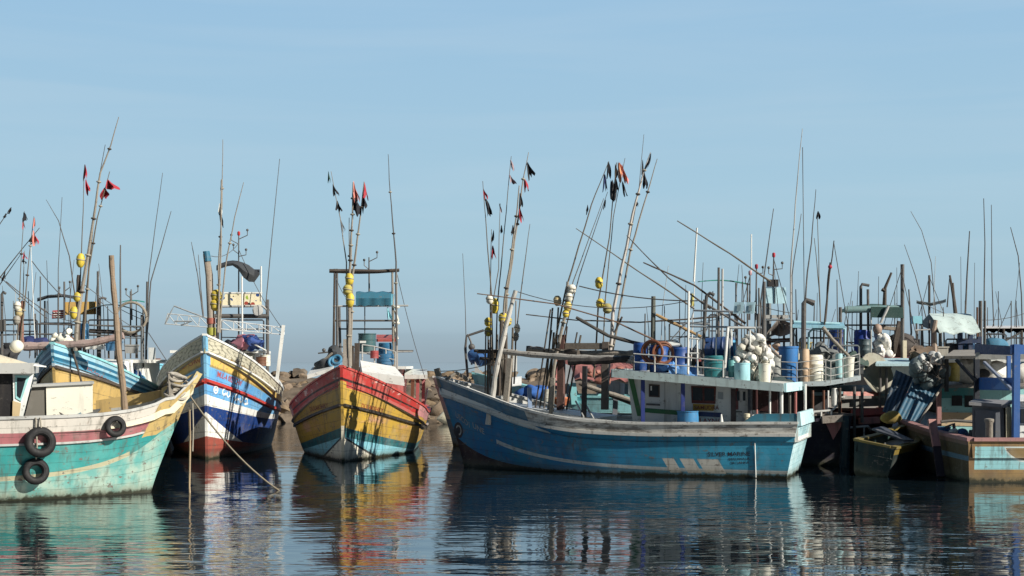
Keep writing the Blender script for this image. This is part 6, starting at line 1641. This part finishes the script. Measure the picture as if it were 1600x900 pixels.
corr(W(1400, 652, 42.0), W(1438, 660, 42.0), W(1474, 600, 43.2), W(1429, 590, 43.4), 6, paint((0.035, 0.10, 0.155), 0.7), tq)  # roof shade over the sheet is put into this darker blue-grey
corr(W(1379, 643, 42.4), W(1401, 651, 42.2), W(1427, 590, 43.5), W(1400, 578, 43.8), 4, paint((0.018, 0.04, 0.065), 0.7), tq, nm='shaded_sheet')  # darker copy of the sheet colour, standing for its shaded part
tq.part('sheet_frame', MB().tube([W(1436, 660, 41.9), W(1474, 601, 43.1)], 0.035, 6), DRIFT)
solo('bundle', 'ochre bundle lying at the foot of the corrugated sheet', 'bundle', MB().ball(W(1392, 653, 41.7), 0.2, 12, V((1, 0, 0)), 1.6).wobble(0.06, 4, 2), cloth((0.22, 0.155, 0.04)))
heap('grey-green float netted in the dark ball of floats', 'grey-green floats in the net ball', 43.2, 60, 1424, 1478, 558, 606, 0.15, paint((0.13, 0.16, 0.16), 0.5, 0.6), seed=8, shape=lambda v: math.sqrt(max(0.05, 1 - (2 * v - 1) ** 2)), dd=0.3)
heap('pale float at the top of the net ball', 'pale floats in the net ball', 43.0, 12, 1432, 1470, 553, 580, 0.13, paint((0.46, 0.46, 0.44), 0.5, 0.6), seed=18, shape=lambda v: 0.9, dd=0.25)
t = Thing('float_net', 'dark net bag tied round the ball of grey-green floats', 'net', W(1450, 606, 43.4))
t.part('net', MB().ball(W(1452, 580, 43.5), 0.47, 14, UP, 1.05).wobble(0.12, 4, 2), cloth((0.03, 0.035, 0.035)))
mb = MB()
for i in range(7):
    mb.torus(W(1452, 578, 43.1), V((math.sin(i * 0.9), 0.4 * math.cos(i * 1.7), math.cos(i * 0.9))), 0.50, 0.014, 24, 5)
t.part('net_cord', mb, DKWOOD)
# --- G4: wide boat with pink rail, stern square to the viewer
def paint_ochre(g):
    c = g.mix(g.ss(g.noise(1.2, 6, 0.65), 0.38, 0.64), (0.34, 0.22, 0.09), (0.22, 0.14, 0.07))
    tr = g.s < -0.5
    X = g.y                                 # port is +y
    rr_ = g.m('POWER', (g.m('MAXIMUM', 0.92 - X, 0.0) / 9.0).abs(), 0.5)
    inside = (g.z > 0.36) * (g.z < 0.99)
    c2 = g.mix(inside * (X < 1.36), c, (0.30, 0.60, 0.64))
    # ochre lens with a pale rim inside the turquoise field
    lx = g.m('SUBTRACT', 0.50, X)
    lim = 0.58 + 0.32 * (lx * -4.5).exp()
    lens = (g.z > lim) * (lx > -0.25) * (g.z < 0.95)
    rim = (g.z > (lim - 0.06)) * (lx > -0.31) * (g.z < 0.99) * (1.0 - lens)
    c2 = g.mix(rim, c2, (0.60, 0.70, 0.68))
    c2 = g.mix(lens, c2, (0.26, 0.18, 0.08))
    c = g.mix(tr, g.mix(g.h < 0.9, (0.20, 0.12, 0.09), (0.085, 0.062, 0.03)), c2)  # hull side in darkened ochre, its shade put into the colour
    c = g.mix((1.0 - tr) * (g.h > 0.52) * (g.h < 0.64) * (g.x < -6.0), c, (0.10, 0.17, 0.22))
    return c, dict(wear=0.75, rough=0.55)
G4 = Hull('fishing_boat', 'ochre and turquoise wooden boat with a pink rail and a blue steel frame', V((13.95, 48.6, 0)), R(90), 10.2, 3.2, [(-10.4, 1.13), (-7, 1.2), (-4, 1.35), (0.6, 2.2)], paint_ochre,
          bow=0.6, so=0.15, tf=0.97, wf=0.95, s0=0.5, bul=0.45, capm=paint((0.34, 0.18, 0.17), 0.7), capt=0.10, capw=0.24, inner=paint((0.12, 0.1, 0.08), 0.6))
g4 = lambda px, py, dd=39.5: W(px, py, dd)
lp = G4.part('leaning_plank', MB().bar(W(1463.5, 698, 40.2), W(1456, 656, 40.6), 0.22, 0.10), paint((0.40, 0.19, 0.17), 0.8))
G4.part('plank_shaded_foot', MB().bar(W(1470, 745, 39.8), W(1463.5, 698, 40.2), 0.215, 0.095), paint((0.03, 0.02, 0.025), 0.5), lp)  # unlit lower end of the plank, shade put into near-black paint
G4.part('bollard', MB().lathe([(0.1, 0), (0.1, 0.5), (0.13, 0.55), (0.13, 0.62), (0.05, 0.64)], W(1545.5, 690, 38.6), UP, 12), DRIFT)
# grey cabinet
cab = G4.part('deck_cabinet', MB().hexa([g4(1519, 690), g4(1570, 694), g4(1579, 690, 40.6), g4(1527, 690, 40.8), g4(1519, 632), g4(1568, 636), g4(1579, 632, 40.6), g4(1527, 632, 40.8)]), paint((0.16, 0.17, 0.19), 0.5))
G4.part('cabinet_top', MB().slab([g4(1514, 633, 39.4), g4(1572, 637, 39.3), g4(1582, 630, 40.7), g4(1522, 628, 40.9)], (0, 0, 0.09)), paint((0.2, 0.2, 0.21), 0.5), cab)
G4.part('cabinet_door', MB().slab([g4(1524, 688, 39.47), g4(1563, 691, 39.4), g4(1562, 642, 39.4), g4(1524, 640, 39.47)], (0, -0.02, 0)), paint((0.14, 0.15, 0.17), 0.4), cab)
G4.part('cabinet_lit_side', MB().slab([g4(1571.5, 692, 39.42), g4(1580, 690, 40.4), g4(1579.5, 636, 40.4), g4(1571, 636, 39.42)], (0.015, -0.01, 0)), CREAM, cab)  # sunlit edge of the cabinet, its brightness put into a paler colour
# aft face of the house: turquoise and peach with black openings
hz = 44.2
h_ = lambda px, py: W(px, py, hz)
G4.part('house', MB().hexa([h_(1466, 690), h_(1600, 690), W(1600, 690, 47.5), W(1480, 690, 47.5), h_(1466, 606), h_(1600, 606), W(1600, 606, 47.5), W(1480, 606, 47.5)]), paint((0.28, 0.54, 0.54), 0.6))
ho = G4.part('house_panel', MB().slab([h_(1470, 665), h_(1526, 666), h_(1526, 645), h_(1470, 644)], (0, -0.02, 0)), paint((0.50, 0.38, 0.24), 0.5))
G4.part('house_panel', MB().slab([h_(1470, 622), h_(1526, 622), h_(1526, 606), h_(1470, 606)], (0, -0.02, 0)), paint((0.04, 0.20, 0.21), 0.6))
for x0, x1, y0, y1 in ((1487, 1503, 618, 634), (1507, 1520, 618, 636)):
    G4.part('window_opening', MB().slab([h_(x0, y1), h_(x1, y1), h_(x1, y0), h_(x0, y0)], (0, -0.035, 0)), paint((0.008, 0.009, 0.011), 0.1))
G4.part('pink_post', MB().bar(W(1467, 666, 43.8), W(1467, 606, 43.8), 0.13, 0.13), paint((0.36, 0.18, 0.17), 0.6))
G4.part('black_pipe', MB().tube([W(1470, 659, 43.6), W(1490, 657, 43.6), W(1520, 659, 43.6)], 0.05, 7), DARK)
G4.part('house_roof', MB().slab([W(1466, 607, 43.2), W(1600, 604, 43.2), W(1610, 596, 47.6), W(1475, 598, 47.6)], (0, 0, 0.08)), timber((0.22, 0.2, 0.18)))
G4.part('upper_roof', MB().slab([W(1476, 561, 42.6), W(1600, 560, 41.6), W(1606, 549, 47.5), W(1490, 551, 47.5)], (0, 0, 0.09)), timber((0.28, 0.25, 0.21)))
G4.part('roof_edge', MB().bar(W(1524, 556, 41.7), W(1602, 556, 41.2), 0.06, 0.2), paint((0.52, 0.50, 0.44), 0.6))
BST = paint((0.04, 0.12, 0.34), 0.5)
DBST = paint((0.015, 0.03, 0.10), 0.4)
for px, y0, y1, r_ in ((1587, 694, 538, 0.17),):
    G4.part('frame_post', MB().bar(W(px, y0, 39.0), W(px + 1, y1, 39.0), r_, r_), BST)
G4.part('frame_post', MB().bar(W(1526, 640, 42.0), W(1526, 560, 42.0), 0.14, 0.14), paint((0.02, 0.025, 0.035), 0.4))
G4.part('frame_post', MB().bar(W(1479, 612, 43), W(1479, 560, 43), 0.10, 0.10), paint((0.03, 0.03, 0.03), 0.4))
G4.part('frame_beam', MB().slab([W(1523, 553, 42.0), W(1584, 555, 39.3), W(1584, 541, 39.3), W(1523, 537, 42.0)], (0.03, 0.08, 0)), DBST)
G4.part('frame_beam', MB().bar(W(1580, 546, 39.05), W(1640, 546, 39.05), 0.16, 0.26), BST)
G4.part('frame_panel', MB().slab([W(1528, 609, 42.0), W(1584, 610, 39.5), W(1584, 590, 39.5), W(1528, 590, 42.0)], (0.02, 0.06, 0)), BST)
G4.part('frame_panel_edge', MB().slab([W(1549, 609, 41.0), W(1584, 610, 39.4), W(1567, 592, 40.2)], (0.0, -0.02, 0)) if False else MB().add([W(1550, 608, 40.95), W(1581, 609, 39.55), W(1566, 593, 40.2), W(1550, 608, 41.0), W(1581, 609, 39.6), W(1566, 593, 40.25)], [(0, 1, 2), (5, 4, 3), (0, 3, 4, 1), (1, 4, 5, 2), (2, 5, 3, 0)]), paint((0.09, 0.19, 0.42), 0.5))
G4.part('frame_brace', MB().bar(W(1494, 562, 42.3), W(1525, 596, 41.9), 0.09, 0.09), paint((0.02, 0.022, 0.03), 0.4))
G4.part('frame_brace', MB().bar(W(1538, 566, 41.6), W(1580, 608, 39.3), 0.07, 0.07), paint((0.22, 0.25, 0.32), 0.4))
G4.part('blue_upright', MB().bar(W(1576, 600, 40), W(1576, 556, 40), 0.1, 0.1), BST)
# white house at the right edge
wh4 = G4.part('side_house', MB().hexa([W(1590, 694, 39.3), W(1660, 694, 39.3), W(1660, 694, 42), W(1596, 694, 42), W(1590, 626, 39.3), W(1660, 626, 39.3), W(1660, 626, 42), W(1596, 626, 42)]), paint((0.74, 0.74, 0.70), 0.4))
wf4 = G4.part('window_frame', MB().slab([W(1593, 662, 39.28), W(1606, 662, 39.28), W(1606, 637, 39.28), W(1593, 637, 39.28)], (0, -0.03, 0)), paint((0.06, 0.08, 0.12), 0.3))
G4.part('pane', MB().slab([W(1595, 660, 39.24), W(1604, 660, 39.24), W(1604, 639, 39.24), W(1595, 639, 39.24)], (0, -0.01, 0)), GLASS, wf4)
G4.part('side_house_roof', MB().slab([W(1585, 627, 39.1), W(1670, 627, 39.1), W(1670, 620, 42.2), W(1590, 620, 42.2)], (0, 0, 0.07)), WHITE)
G4.part('house_emblem', MB().torus(W(1599, 681, 39.28), V((0, -1, 0)), 0.12, 0.012, 20, 5), GREYW)
barrel_px('yellow and green striped drum under the plank roof', 43.6, 1488, 567, 596, 22, plastic((0.40, 0.32, 0.08)))
barrel_px('dark grey barrel lying in shade by the grey cabinet', 40.6, 1522, 672, 692, 16, plastic((0.05, 0.055, 0.06)))
barrel_px('blue crate-like tub on the deck below the black pipe', 41.5, 1474, 667, 684, 22, plastic((0.03, 0.09, 0.22)), name='tub', cat='tub', open_=True, ribs=False)
t = Thing('blue_tarp', 'dark blue tarpaulin with odd gear heaped on the ochre boat deck', 'tarpaulin', W(1498, 690, 41))
t.part('sheet', MB().ball(W(1499, 683, 41), 0.32, 12, UP, 0.7).wobble(0.12, 3, 1), cloth((0.03, 0.08, 0.18)))
t.part('pale_bag', MB().ball(W(1490, 676, 40.9), 0.14, 10, UP, 0.9).wobble(0.05, 4, 1), cloth((0.42, 0.40, 0.36)))
t.part('gear_stick', MB().tube([W(1478, 668, 41), W(1490, 662, 41), W(1493, 690, 41)], 0.05, 6), DARK)
# white gear heaps on the roof between the two roofs
for i, (px, py, r_) in enumerate(((1508, 581, 0.4), (1528, 578, 0.46), (1548, 582, 0.42), (1598, 590, 0.4))):
    t = Thing('white_sheet', ('crumpled white sheet beside the striped drum', 'large white sheet bundle under the plank roof', 'dirty white sheet bundle next to the blue steel panel', 'white sheet bundle beyond the blue steel post')[i], 'sheet', W(px, py + 14, 44.5))
    t.part('sheet', MB().ball(W(px, py, 44.5), r_, 12, V((1, 0, 0)), 1.2).wobble(0.16, 2.6, i * 3), cloth((0.66, 0.65, 0.60)))
solo('tarp_bundle', 'dark bundle lying on a white sheet under the plank roof', 'bundle', MB().ball(W(1536, 584, 43.9), 0.16, 10, V((1, 0, 0)), 1.3).wobble(0.06, 4), cloth((0.04, 0.04, 0.045)))
# --- G5: boat with the white canopy
G5 = Hull('fishing_boat', 'cream boat with whitish tented canopy behind the ochre boat', V((17.2, 63.0, 0)), R(90), 12, 3.4, STD(12, 1.7, 2.0, 2.8),
          bands((0.5, (0.05, 0.12, 0.25)), (2, (0.60, 0.56, 0.44))), bul=0.5)
cabin(G5, -10, -4, -1.4, 1.4, 1.3, 3.25, paint((0.58, 0.52, 0.36), 0.5), paint((0.62, 0.62, 0.58), 0.5), over=0.4)
TC = paint((0.56, 0.66, 0.62), 0.5, 0.8)
a0, a1 = W(1436, 508, 53), W(1458, 491, 53.6)
ridge0, ridge1 = W(1452, 491, 53.4), W(1516, 491, 53.4)
fr0, fr1 = W(1468, 521, 51.6), W(1532, 521, 51.6)
bk0, bk1 = W(1436, 508, 55.6), W(1520, 505, 55.6)
rows = [[fr0.lerp(fr1, v) + UP * (0.05 * math.sin(v * 14)), (fr0 * 0.5 + ridge0 * 0.5).lerp(fr1 * 0.5 + ridge1 * 0.5, v) + UP * 0.1, ridge0.lerp(ridge1, v), bk0.lerp(bk1, v)] for v in [i / 12 for i in range(13)]]
G5.part('tent_canopy', MB().thick(rows, (0, 0, 0.03)), TC)
G5.part('canopy_gable', MB().add([fr0, bk0, ridge0, fr0 + V((0.03, 0, 0)), bk0 + V((0.03, 0, 0)), ridge0 + V((0.03, 0, 0))], [(0, 1, 2), (5, 4, 3), (0, 3, 4, 1), (1, 4, 5, 2), (2, 5, 3, 0)]), paint((0.025, 0.04, 0.045), 0.3))
G5.part('light_box', MB().bar(W(1432, 506, 52.6), W(1432, 494, 52.6), 0.34, 0.3), paint((0.26, 0.56, 0.66), 0.3))
for px, y0, y1 in ((1468, 570, 520), (1530, 570, 520), (1440, 570, 508), (1500, 570, 520), (1452, 570, 500), (1432, 570, 505)):
    post(G5, W(px, y0, 52.2), W(px, y1, 52.2), 0.035, DARK, 'canopy_post')
G5.part('frame_beam', MB().tube([W(1430, 516, 52), W(1470, 514, 52)], 0.03, 6), GREYW)
G5.part('stout_post', MB().tube([W(1460, 565, 52), W(1459, 515, 52), W(1462, 500, 52)], 0.13, 8, 0.08), timber((0.36, 0.28, 0.22), 0.9))
canopy(G5, W(1432, 472, 57), W(1432, 472, 58.5), W(1478, 470, 58.5), W(1478, 470, 57), -0.12, cloth((0.07, 0.09, 0.095)), name='net_awning', ripple=0.06)
post(G5, W(1452, 520, 57.5), W(1452, 430, 57.5), 0.05, DKWOOD, 'mast')
G5.part('branch_mast', MB().tube([W(1494, 500, 56), W(1490, 465, 56), W(1484, 430, 56)], 0.09, 7, 0.04).tube([W(1490, 465, 56), W(1488, 442, 56)], 0.06, 6), DKWOOD)
for px, y0, y1, r_ in ((1532, 560, 470, 0.07), (1539, 560, 470, 0.04), (1527, 560, 480, 0.04)):
    post(G5, W(px, y0, 53), W(px, y1, 53), r_, RUST if px == 1527 else DARK, 'frame_post')
antenna(G5, 56, [(1463, 500), (1455, 410), (1440, 360), (1423, 330)], 0.02)
antenna(G5, 56.5, [(1448, 500), (1430, 430), (1413, 382)], 0.022)
antenna(G5, 55, [(1508, 500), (1511, 430), (1515, 361)], 0.04)
antenna(G5, 55, [(1418, 560), (1424, 520), (1420, 452)], 0.05)
antenna(G5, 57, [(1480, 480), (1484, 430)], 0.03)
# dark blue bench on the roof behind the blue frame
G5.part('roof_bench', MB().bar(W(1496, 534, 52), W(1532, 533, 52), 0.25, 0.14).bar(W(1500, 550, 52), W(1500, 520, 52), 0.16, 0.14).bar(W(1516, 550, 52), W(1516, 522, 52), 0.16, 0.14).bar(W(1530, 548, 52), W(1530, 526, 52), 0.14, 0.14), paint((0.02, 0.035, 0.08), 0.3))
# --- G6: furthest right boat with scalloped roof
G6 = Hull('fishing_boat', 'far boat with scalloped white roof edge at the end of the row', V((20.8, 66, 0)), R(90), 12, 3.4, STD(12, 1.7, 2.0, 2.8),
          bands((0.5, (0.05, 0.12, 0.25)), (2, (0.5, 0.52, 0.5))), bul=0.5)
cabin(G6, -10, -4, -1.4, 1.4, 1.3, 3.3, paint((0.10, 0.22, 0.34), 0.5), paint((0.4, 0.42, 0.42), 0.5), over=0.3)
rows = [[W(1536 + 3 * i, 519 + 1.6 * math.sin(i * 1.5), 55), W(1536 + 3 * i, 513, 55), W(1540 + 3 * i, 510, 58)] for i in range(34)]
G6.part('scalloped_roof', MB().thick(rows, (0, 0, 0.03)), paint((0.62, 0.60, 0.58), 0.5))
for px, y1 in ((1568, 514), (1596, 516), (1580, 470)):
    post(G6, W(px, 560, 55), W(px, y1, 55), 0.05 if px != 1580 else 0.02, DKWOOD, 'roof_post')
G6.part('roof_brace', MB().tube([W(1552, 542, 55), W(1598, 518, 55)], 0.04, 6).tube([W(1545, 520, 55), W(1556, 545, 55)], 0.04, 6), DARK)
G6.part('blue_bundle', MB().ball(W(1556, 540, 54.5), 0.3, 10, V((1, 0, 0)), 1.6).wobble(0.1, 3), cloth((0.06, 0.18, 0.28)))
antenna(G6, 56, [(1537, 560), (1538, 440), (1539, 380), (1537, 310)], 0.03)
antenna(G6, 57, [(1554, 540), (1550, 440), (1549, 320)], 0.026)
antenna(G6, 57, [(1598, 540), (1596, 460), (1591, 400), (1579, 355)], 0.03)
antenna(G6, 58, [(1543, 540), (1543, 480)], 0.03)
# ================================================================ rigging and clutter of the crowded rows
def frame(b, d, x0, x1, y0, y1, dep=1.6, r=0.03, mat=None, bars=(0.5,), nm='pipe_frame'):
    mb = MB()
    for dd in (d, d + dep):
        mb.tube([W(x0, y1, dd), W(x0, y0 + 2, dd), W(x0 + 2, y0, dd), W(x1 - 2, y0, dd), W(x1, y0 + 2, dd), W(x1, y1, dd)], r, 6)
        for t in bars:
            y = lerp(y0, y1, t)
            mb.tube([W(x0, y, dd), W(x1, y + 1, dd)], r * 0.8, 6)
    for x in (x0, x1):
        mb.tube([W(x, y0 + 2, d), W(x, y0 + 2, d + dep)], r, 6)
    return b.part(nm, mb, mat or paint((0.2, 0.22, 0.23), 0.6))
PG, PD, PW = paint((0.16, 0.175, 0.18), 0.6), paint((0.035, 0.035, 0.04), 0.5), paint((0.55, 0.57, 0.56), 0.6)
# a further boat seen only by its frames and roofs above the deep blue boat
G7 = Hull('fishing_boat', 'boat behind the deep blue wheelhouse, seen by its pipe frames and red roof', V((5.2, 60.5, 0)), R(92), 11, 3.2, STD(11, 1.6, 1.9, 2.7),
          bands((0.6, (0.03, 0.06, 0.12)), (2, (0.16, 0.05, 0.05))), bul=0.5)
cabin(G7, -9, -4.5, -1.4, 1.4, 1.3, 3.2, paint((0.24, 0.30, 0.32), 0.6), MAROON)
for a in ((49.8, 1046, 1108, 505, 575, PG), (50.4, 1108, 1152, 492, 575, PD), (50.2, 1012, 1060, 533, 575, PD)):
    frame(G7, a[0], *a[1:5], mat=a[5], bars=(0.3, 0.62))
for a in ((46.8, 1196, 1240, 500, 590, PG), (47.4, 1250, 1312, 528, 590, PD), (46.4, 1300, 1342, 540, 590, PG)):
    frame(G1, a[0], *a[1:5], mat=a[5], bars=(0.35, 0.7))
frame(G2, 51.2, 1316, 1408, 508, 562, 1.5, 0.03, PD, (0.5,))
frame(G2, 50.8, 1392, 1436, 530, 575, 1.2, 0.03, PD, (0.5,))
frame(G5, 52.6, 1434, 1470, 515, 566, 1.5, 0.03, PG, (0.5,))
frame(G5, 52.4, 1478, 1532, 530, 566, 1.5, 0.03, PD, (0.4, 0.75))
frame(G6, 54.8, 1540, 1572, 522, 566, 1.5, 0.03, PD, (0.5,))
frame(G6, 54.6, 1572, 1612, 528, 566, 1.5, 0.03, PD, (0.5,))
frame(E1, 51.6, 62, 112, 505, 560, 1.6, 0.03, PD, (0.3, 0.6))
frame(E1, 51.2, 138, 182, 500, 560, 1.6, 0.03, PD, (0.3, 0.65))
frame(E1, 51.0, 184, 222, 510, 568, 1.6, 0.03, PG, (0.3, 0.65))
frame(E2, 51.6, 2, 58, 500, 556, 1.6, 0.03, PD, (0.3, 0.65))
frame(B, 53.0, 346, 412, 500, 560, 1.2, 0.028, PD, (0.45,))
frame(C, 52.6, 527, 616, 514, 570, 1.0, 0.028, PD, (0.5,))
# standing stays and lines
rr = random.Random(21)
STAY = (('G2', G2, 50.5), ('G5', G5, 53), ('G6', G6, 55.5), ('G1', G1, 46.5))
for b_, pts in ((G1, ((1209, 405), (1262, 590))), (G1, ((1172, 430), (1130, 575))), (G1, ((1254, 230), (1258, 590))), (G2, ((1410, 416), (1362, 560))), (G2, ((1410, 430), (1440, 556))),
                (G5, ((1452, 432), (1500, 545))), (G5, ((1452, 432), (1432, 505))), (G6, ((1580, 472), (1545, 545))), (G1, ((1303, 380), (1340, 590))), (G7, ((1080, 505), (1020, 575)))):
    a, c_ = pts
    dd = 50 if b_ in (G2, G7) else 47 if b_ is G1 else 54
    b_.part('stay_line', MB().tube(curve_pts(W(*a, dd), W(*c_, dd + 0.6), 8, 0.08), 0.013, 5), DARK)
for b_, dd, px, y0, y1 in ((G7, 50, 1040, 560, 478), (G7, 50.5, 1062, 560, 470), (G7, 50.2, 1112, 560, 455), (G1, 47.6, 1158, 560, 440), (G1, 46.9, 1246, 590, 452), (G1, 47.2, 1270, 580, 470),
                           (G1, 46.8, 1322, 590, 500), (G2, 50.8, 1331, 560, 470), (G2, 51.2, 1398, 560, 455), (G5, 53.4, 1443, 560, 470), (G5, 53, 1476, 560, 480), (G5, 54, 1510, 560, 470),
                           (G6, 55.5, 1560, 560, 455), (G6, 55.2, 1588, 560, 470), (E1, 52.2, 72, 560, 470), (E1, 52.4, 112, 560, 450), (E1, 51.8, 170, 560, 478), (E1, 51.6, 214, 560, 470), (E2, 52, 22, 556, 470), (E2, 52.4, 47, 556, 455)):
    post(b_, W(px, y0, dd), W(px + rr.uniform(-3, 3), y1, dd), rr.uniform(0.018, 0.04), rr.choice((PD, PD, PG, DKWOOD)), 'thin_post', 0.015)
# lamps, coils and small crates that crowd the roofs
for lab, dd, px, py, w_, h__, col in (
        ('red plastic crate on the roof frames behind the ladder frame', 49.9, 1062, 560, 22, 12, (0.32, 0.07, 0.06)),
        ('grey-blue fish crate stacked behind the white floats', 47.2, 1188, 566, 20, 13, (0.16, 0.24, 0.30)),
        ('yellowed fish crate on the flat roof behind the cream barrel', 46.8, 1258, 548, 16, 12, (0.42, 0.34, 0.16)),
        ('dark crate on the rail side of the barrel-laden roof', 46.0, 1340, 584, 14, 12, (0.04, 0.05, 0.06)),
        ('black crate under the whitish tented canopy', 52.4, 1492, 552, 22, 14, (0.03, 0.03, 0.04)),
        ('pale crate by the stout post of the tented canopy', 52.2, 1472, 556, 16, 13, (0.46, 0.44, 0.38)),
        ('turquoise crate under the scalloped roof', 54.6, 1566, 556, 20, 14, (0.14, 0.36, 0.40)),
        ('brown crate at the foot of the roof post under the scalloped roof', 54.4, 1588, 556, 16, 12, (0.2, 0.12, 0.08)),
        ('white fish box behind the striped bow poles', 50.8, 148, 546, 26, 14, (0.66, 0.65, 0.6)),
        ('blue fish box under the dark arched canopy', 50.6, 178, 548, 22, 13, (0.05, 0.16, 0.30)),
        ('grey fish box at the aft end of the arched canopy', 50.8, 206, 552, 20, 12, (0.3, 0.3, 0.29))):
    t = Thing('fish_crate', lab, 'crate', W(px, py, dd), group='fish crates standing on the roofs')
    k = dd / F
    a = rr.uniform(-0.3, 0.3)
    ux, uy = V((math.cos(a), math.sin(a), 0)), V((-math.sin(a), math.cos(a), 0))
    c0 = W(px, py, dd)
    hw, hd, hh = w_ * k / 2, 0.22, h__ * k
    m_ = plastic(col)
    t.part('box', MB().hexa([c0 + ux * i * hw * 0.93 + uy * j * hd * 0.93 for i, j in ((-1, -1), (1, -1), (1, 1), (-1, 1))] + [c0 + ux * i * hw + uy * j * hd + UP * hh for i, j in ((-1, -1), (1, -1), (1, 1), (-1, 1))]), m_)
    mb = MB()
    for (i, j), (i2, j2) in zip(((-1, -1), (1, -1), (1, 1), (-1, 1)), ((1, -1), (1, 1), (-1, 1), (-1, -1))):
        mb.bar(c0 + ux * i * hw * 1.02 + uy * j * hd * 1.02 + UP * (hh + 0.012), c0 + ux * i2 * hw * 1.02 + uy * j2 * hd * 1.02 + UP * (hh + 0.012), 0.05, 0.05)
    t.part('rim', mb, m_)
for lab, dd, px, py, r_, col in (
        ('dark net lump on the roof frames right behind the blue barrels', 48.6, 1082, 566, 0.32, (0.03, 0.035, 0.04)),
        ('brown net lump behind the pale turquoise barrel', 47.0, 1172, 568, 0.34, (0.13, 0.09, 0.07)),
        ('grey net lump between cream barrel and roof edge rail', 46.4, 1286, 560, 0.34, (0.16, 0.17, 0.17)),
        ('dark green net lump at the far end of the flat roof', 47.2, 1332, 570, 0.34, (0.04, 0.07, 0.06)),
        ('brown tarp lump behind the net ball', 47.4, 1440, 562, 0.36, (0.15, 0.11, 0.08)),
        ('blue tarp lump under the tented canopy', 52.6, 1510, 552, 0.30, (0.04, 0.10, 0.20)),
        ('dark net lump on the far boat by the outer flag bunch', 51.0, 12, 556, 0.30, (0.05, 0.05, 0.055)),
        ('rust net lump behind the striped foredeck floats', 50.6, 100, 545, 0.36, (0.16, 0.08, 0.06))):
    t = Thing('net_pile', lab, 'fishing net', W(px, py, dd))
    t.part('net', MB().ball(W(px, py - r_ * 12, dd), r_, 12, V((1, 0, 0)), 1.25).ball(W(px + 5, py - r_ * 16, dd + 0.1), r_ * 0.7, 10).wobble(r_ * 0.75, 4.2, px * 0.1), cloth(col))

# extra whips and sagging lines
rr = random.Random(77)
for b_, lst in ((G7, (1015, 1032, 1070, 1095, 1128, 1146)), (G1, (1164, 1192, 1218, 1242, 1276, 1292, 1316)), (G2, (1322, 1338, 1372, 1388, 1402)), (G5, (1438, 1458, 1472, 1488, 1502, 1522)), (G6, (1546, 1568, 1584, 1594)), (E1, (76, 106, 146, 164, 196, 212)), (E2, (10, 26, 46))):
    for px in lst:
        dd = {G7: 50.6, G1: 47.4, G2: 51, G5: 54, G6: 56, E1: 52.3, E2: 52}[b_]
        top = rr.uniform(395, 500)
        ln = rr.uniform(-14, 14)
        b_.part('antenna', MB().tube([W(px, 560, dd), W(px + ln * 0.25, lerp(560, top, 0.55), dd), W(px + ln, top, dd)], 0.017, 5, 0.009), rr.choice((DARK, DARK, GREYW, DKWOOD)))
for b_, dd, a, c_ in ((G7, 50.6, (1032, 500), (1146, 492)), (G7, 50.2, (1012, 540), (1108, 512)), (G1, 47.4, (1164, 470), (1242, 490)), (G1, 47, (1218, 505), (1320, 520)), (G1, 46.6, (1240, 540), (1345, 560)), (G2, 51, (1322, 510), (1438, 530)),
                      (G2, 50.8, (1313, 530), (1400, 545)), (G5, 54, (1438, 470), (1530, 500)), (G5, 53.4, (1440, 535), (1532, 520)), (G6, 55.8, (1532, 500), (1600, 490)), (E1, 52, (60, 480), (146, 500)), (E1, 51.6, (126, 440), (224, 500)), (E1, 51.4, (117, 500), (62, 540)), (E1, 51, (156, 470), (228, 520))):
    b_.part('stay_line', MB().tube(curve_pts(W(*a, dd), W(*c_, dd), 10, rr.uniform(0.05, 0.25)), 0.012, 5), DARK)
D.part('stay_line', MB().tube(curve_pts(W(806, 455, 43), d(1076, 470, 1.2), 12, 0.35), 0.012, 5), DARK)
D.part('stay_line', MB().tube(curve_pts(W(790, 560, 43.3), W(688, 580, 44.6), 8, 0.1), 0.014, 5), ROPE)
C.part('stay_line', MB().tube(curve_pts(c(546, 470, -0.3), c(522, 426), 8, 0.15), 0.012, 5), DARK)
C.part('stay_line', MB().tube(curve_pts(c(620, 426), c(664, 590, -8.0), 8, 0.2), 0.012, 5), DARK)
B.part('stay_line', MB().tube(curve_pts(b(330, 400, -0.2), b(373, 380, -6.2), 8, 0.2), 0.012, 5), DARK)
B.part('stay_line', MB().tube(curve_pts(b(373, 390, -6.2), b(440, 512, -4.4), 8, 0.2), 0.012, 5), DARK)

# G2 stern detail seen in the gap between the sterns
G2.part('stern_rail', MB().tube([W(1322, 676, 45.6), W(1326, 668, 45.6), W(1356, 666, 45.6), W(1360, 672, 46.2)], 0.04, 6).tube([W(1336, 690, 45.6), W(1336, 668, 45.6)], 0.03, 6).tube([W(1350, 690, 45.6), W(1350, 667, 45.6)], 0.03, 6), WHITE)
G2.part('stern_board', MB().bar(W(1330, 645, 46.3), W(1392, 641, 46.5), 0.06, 0.22), paint((0.50, 0.13, 0.12), 0.6))
G2.part('stern_board', MB().bar(W(1344, 658, 46.2), W(1372, 656, 46.3), 0.3, 0.2), paint((0.55, 0.26, 0.24), 0.6))
G2.part('stern_post', MB().bar(W(1323, 745, 45.5), W(1324, 655, 45.5), 0.14, 0.14), paint((0.05, 0.14, 0.17), 0.6))
G2.part('tyre_fender', MB().torus(W(1338, 700, 45.7), V((0, -1, 0)), 0.24, 0.09), RUBBER)
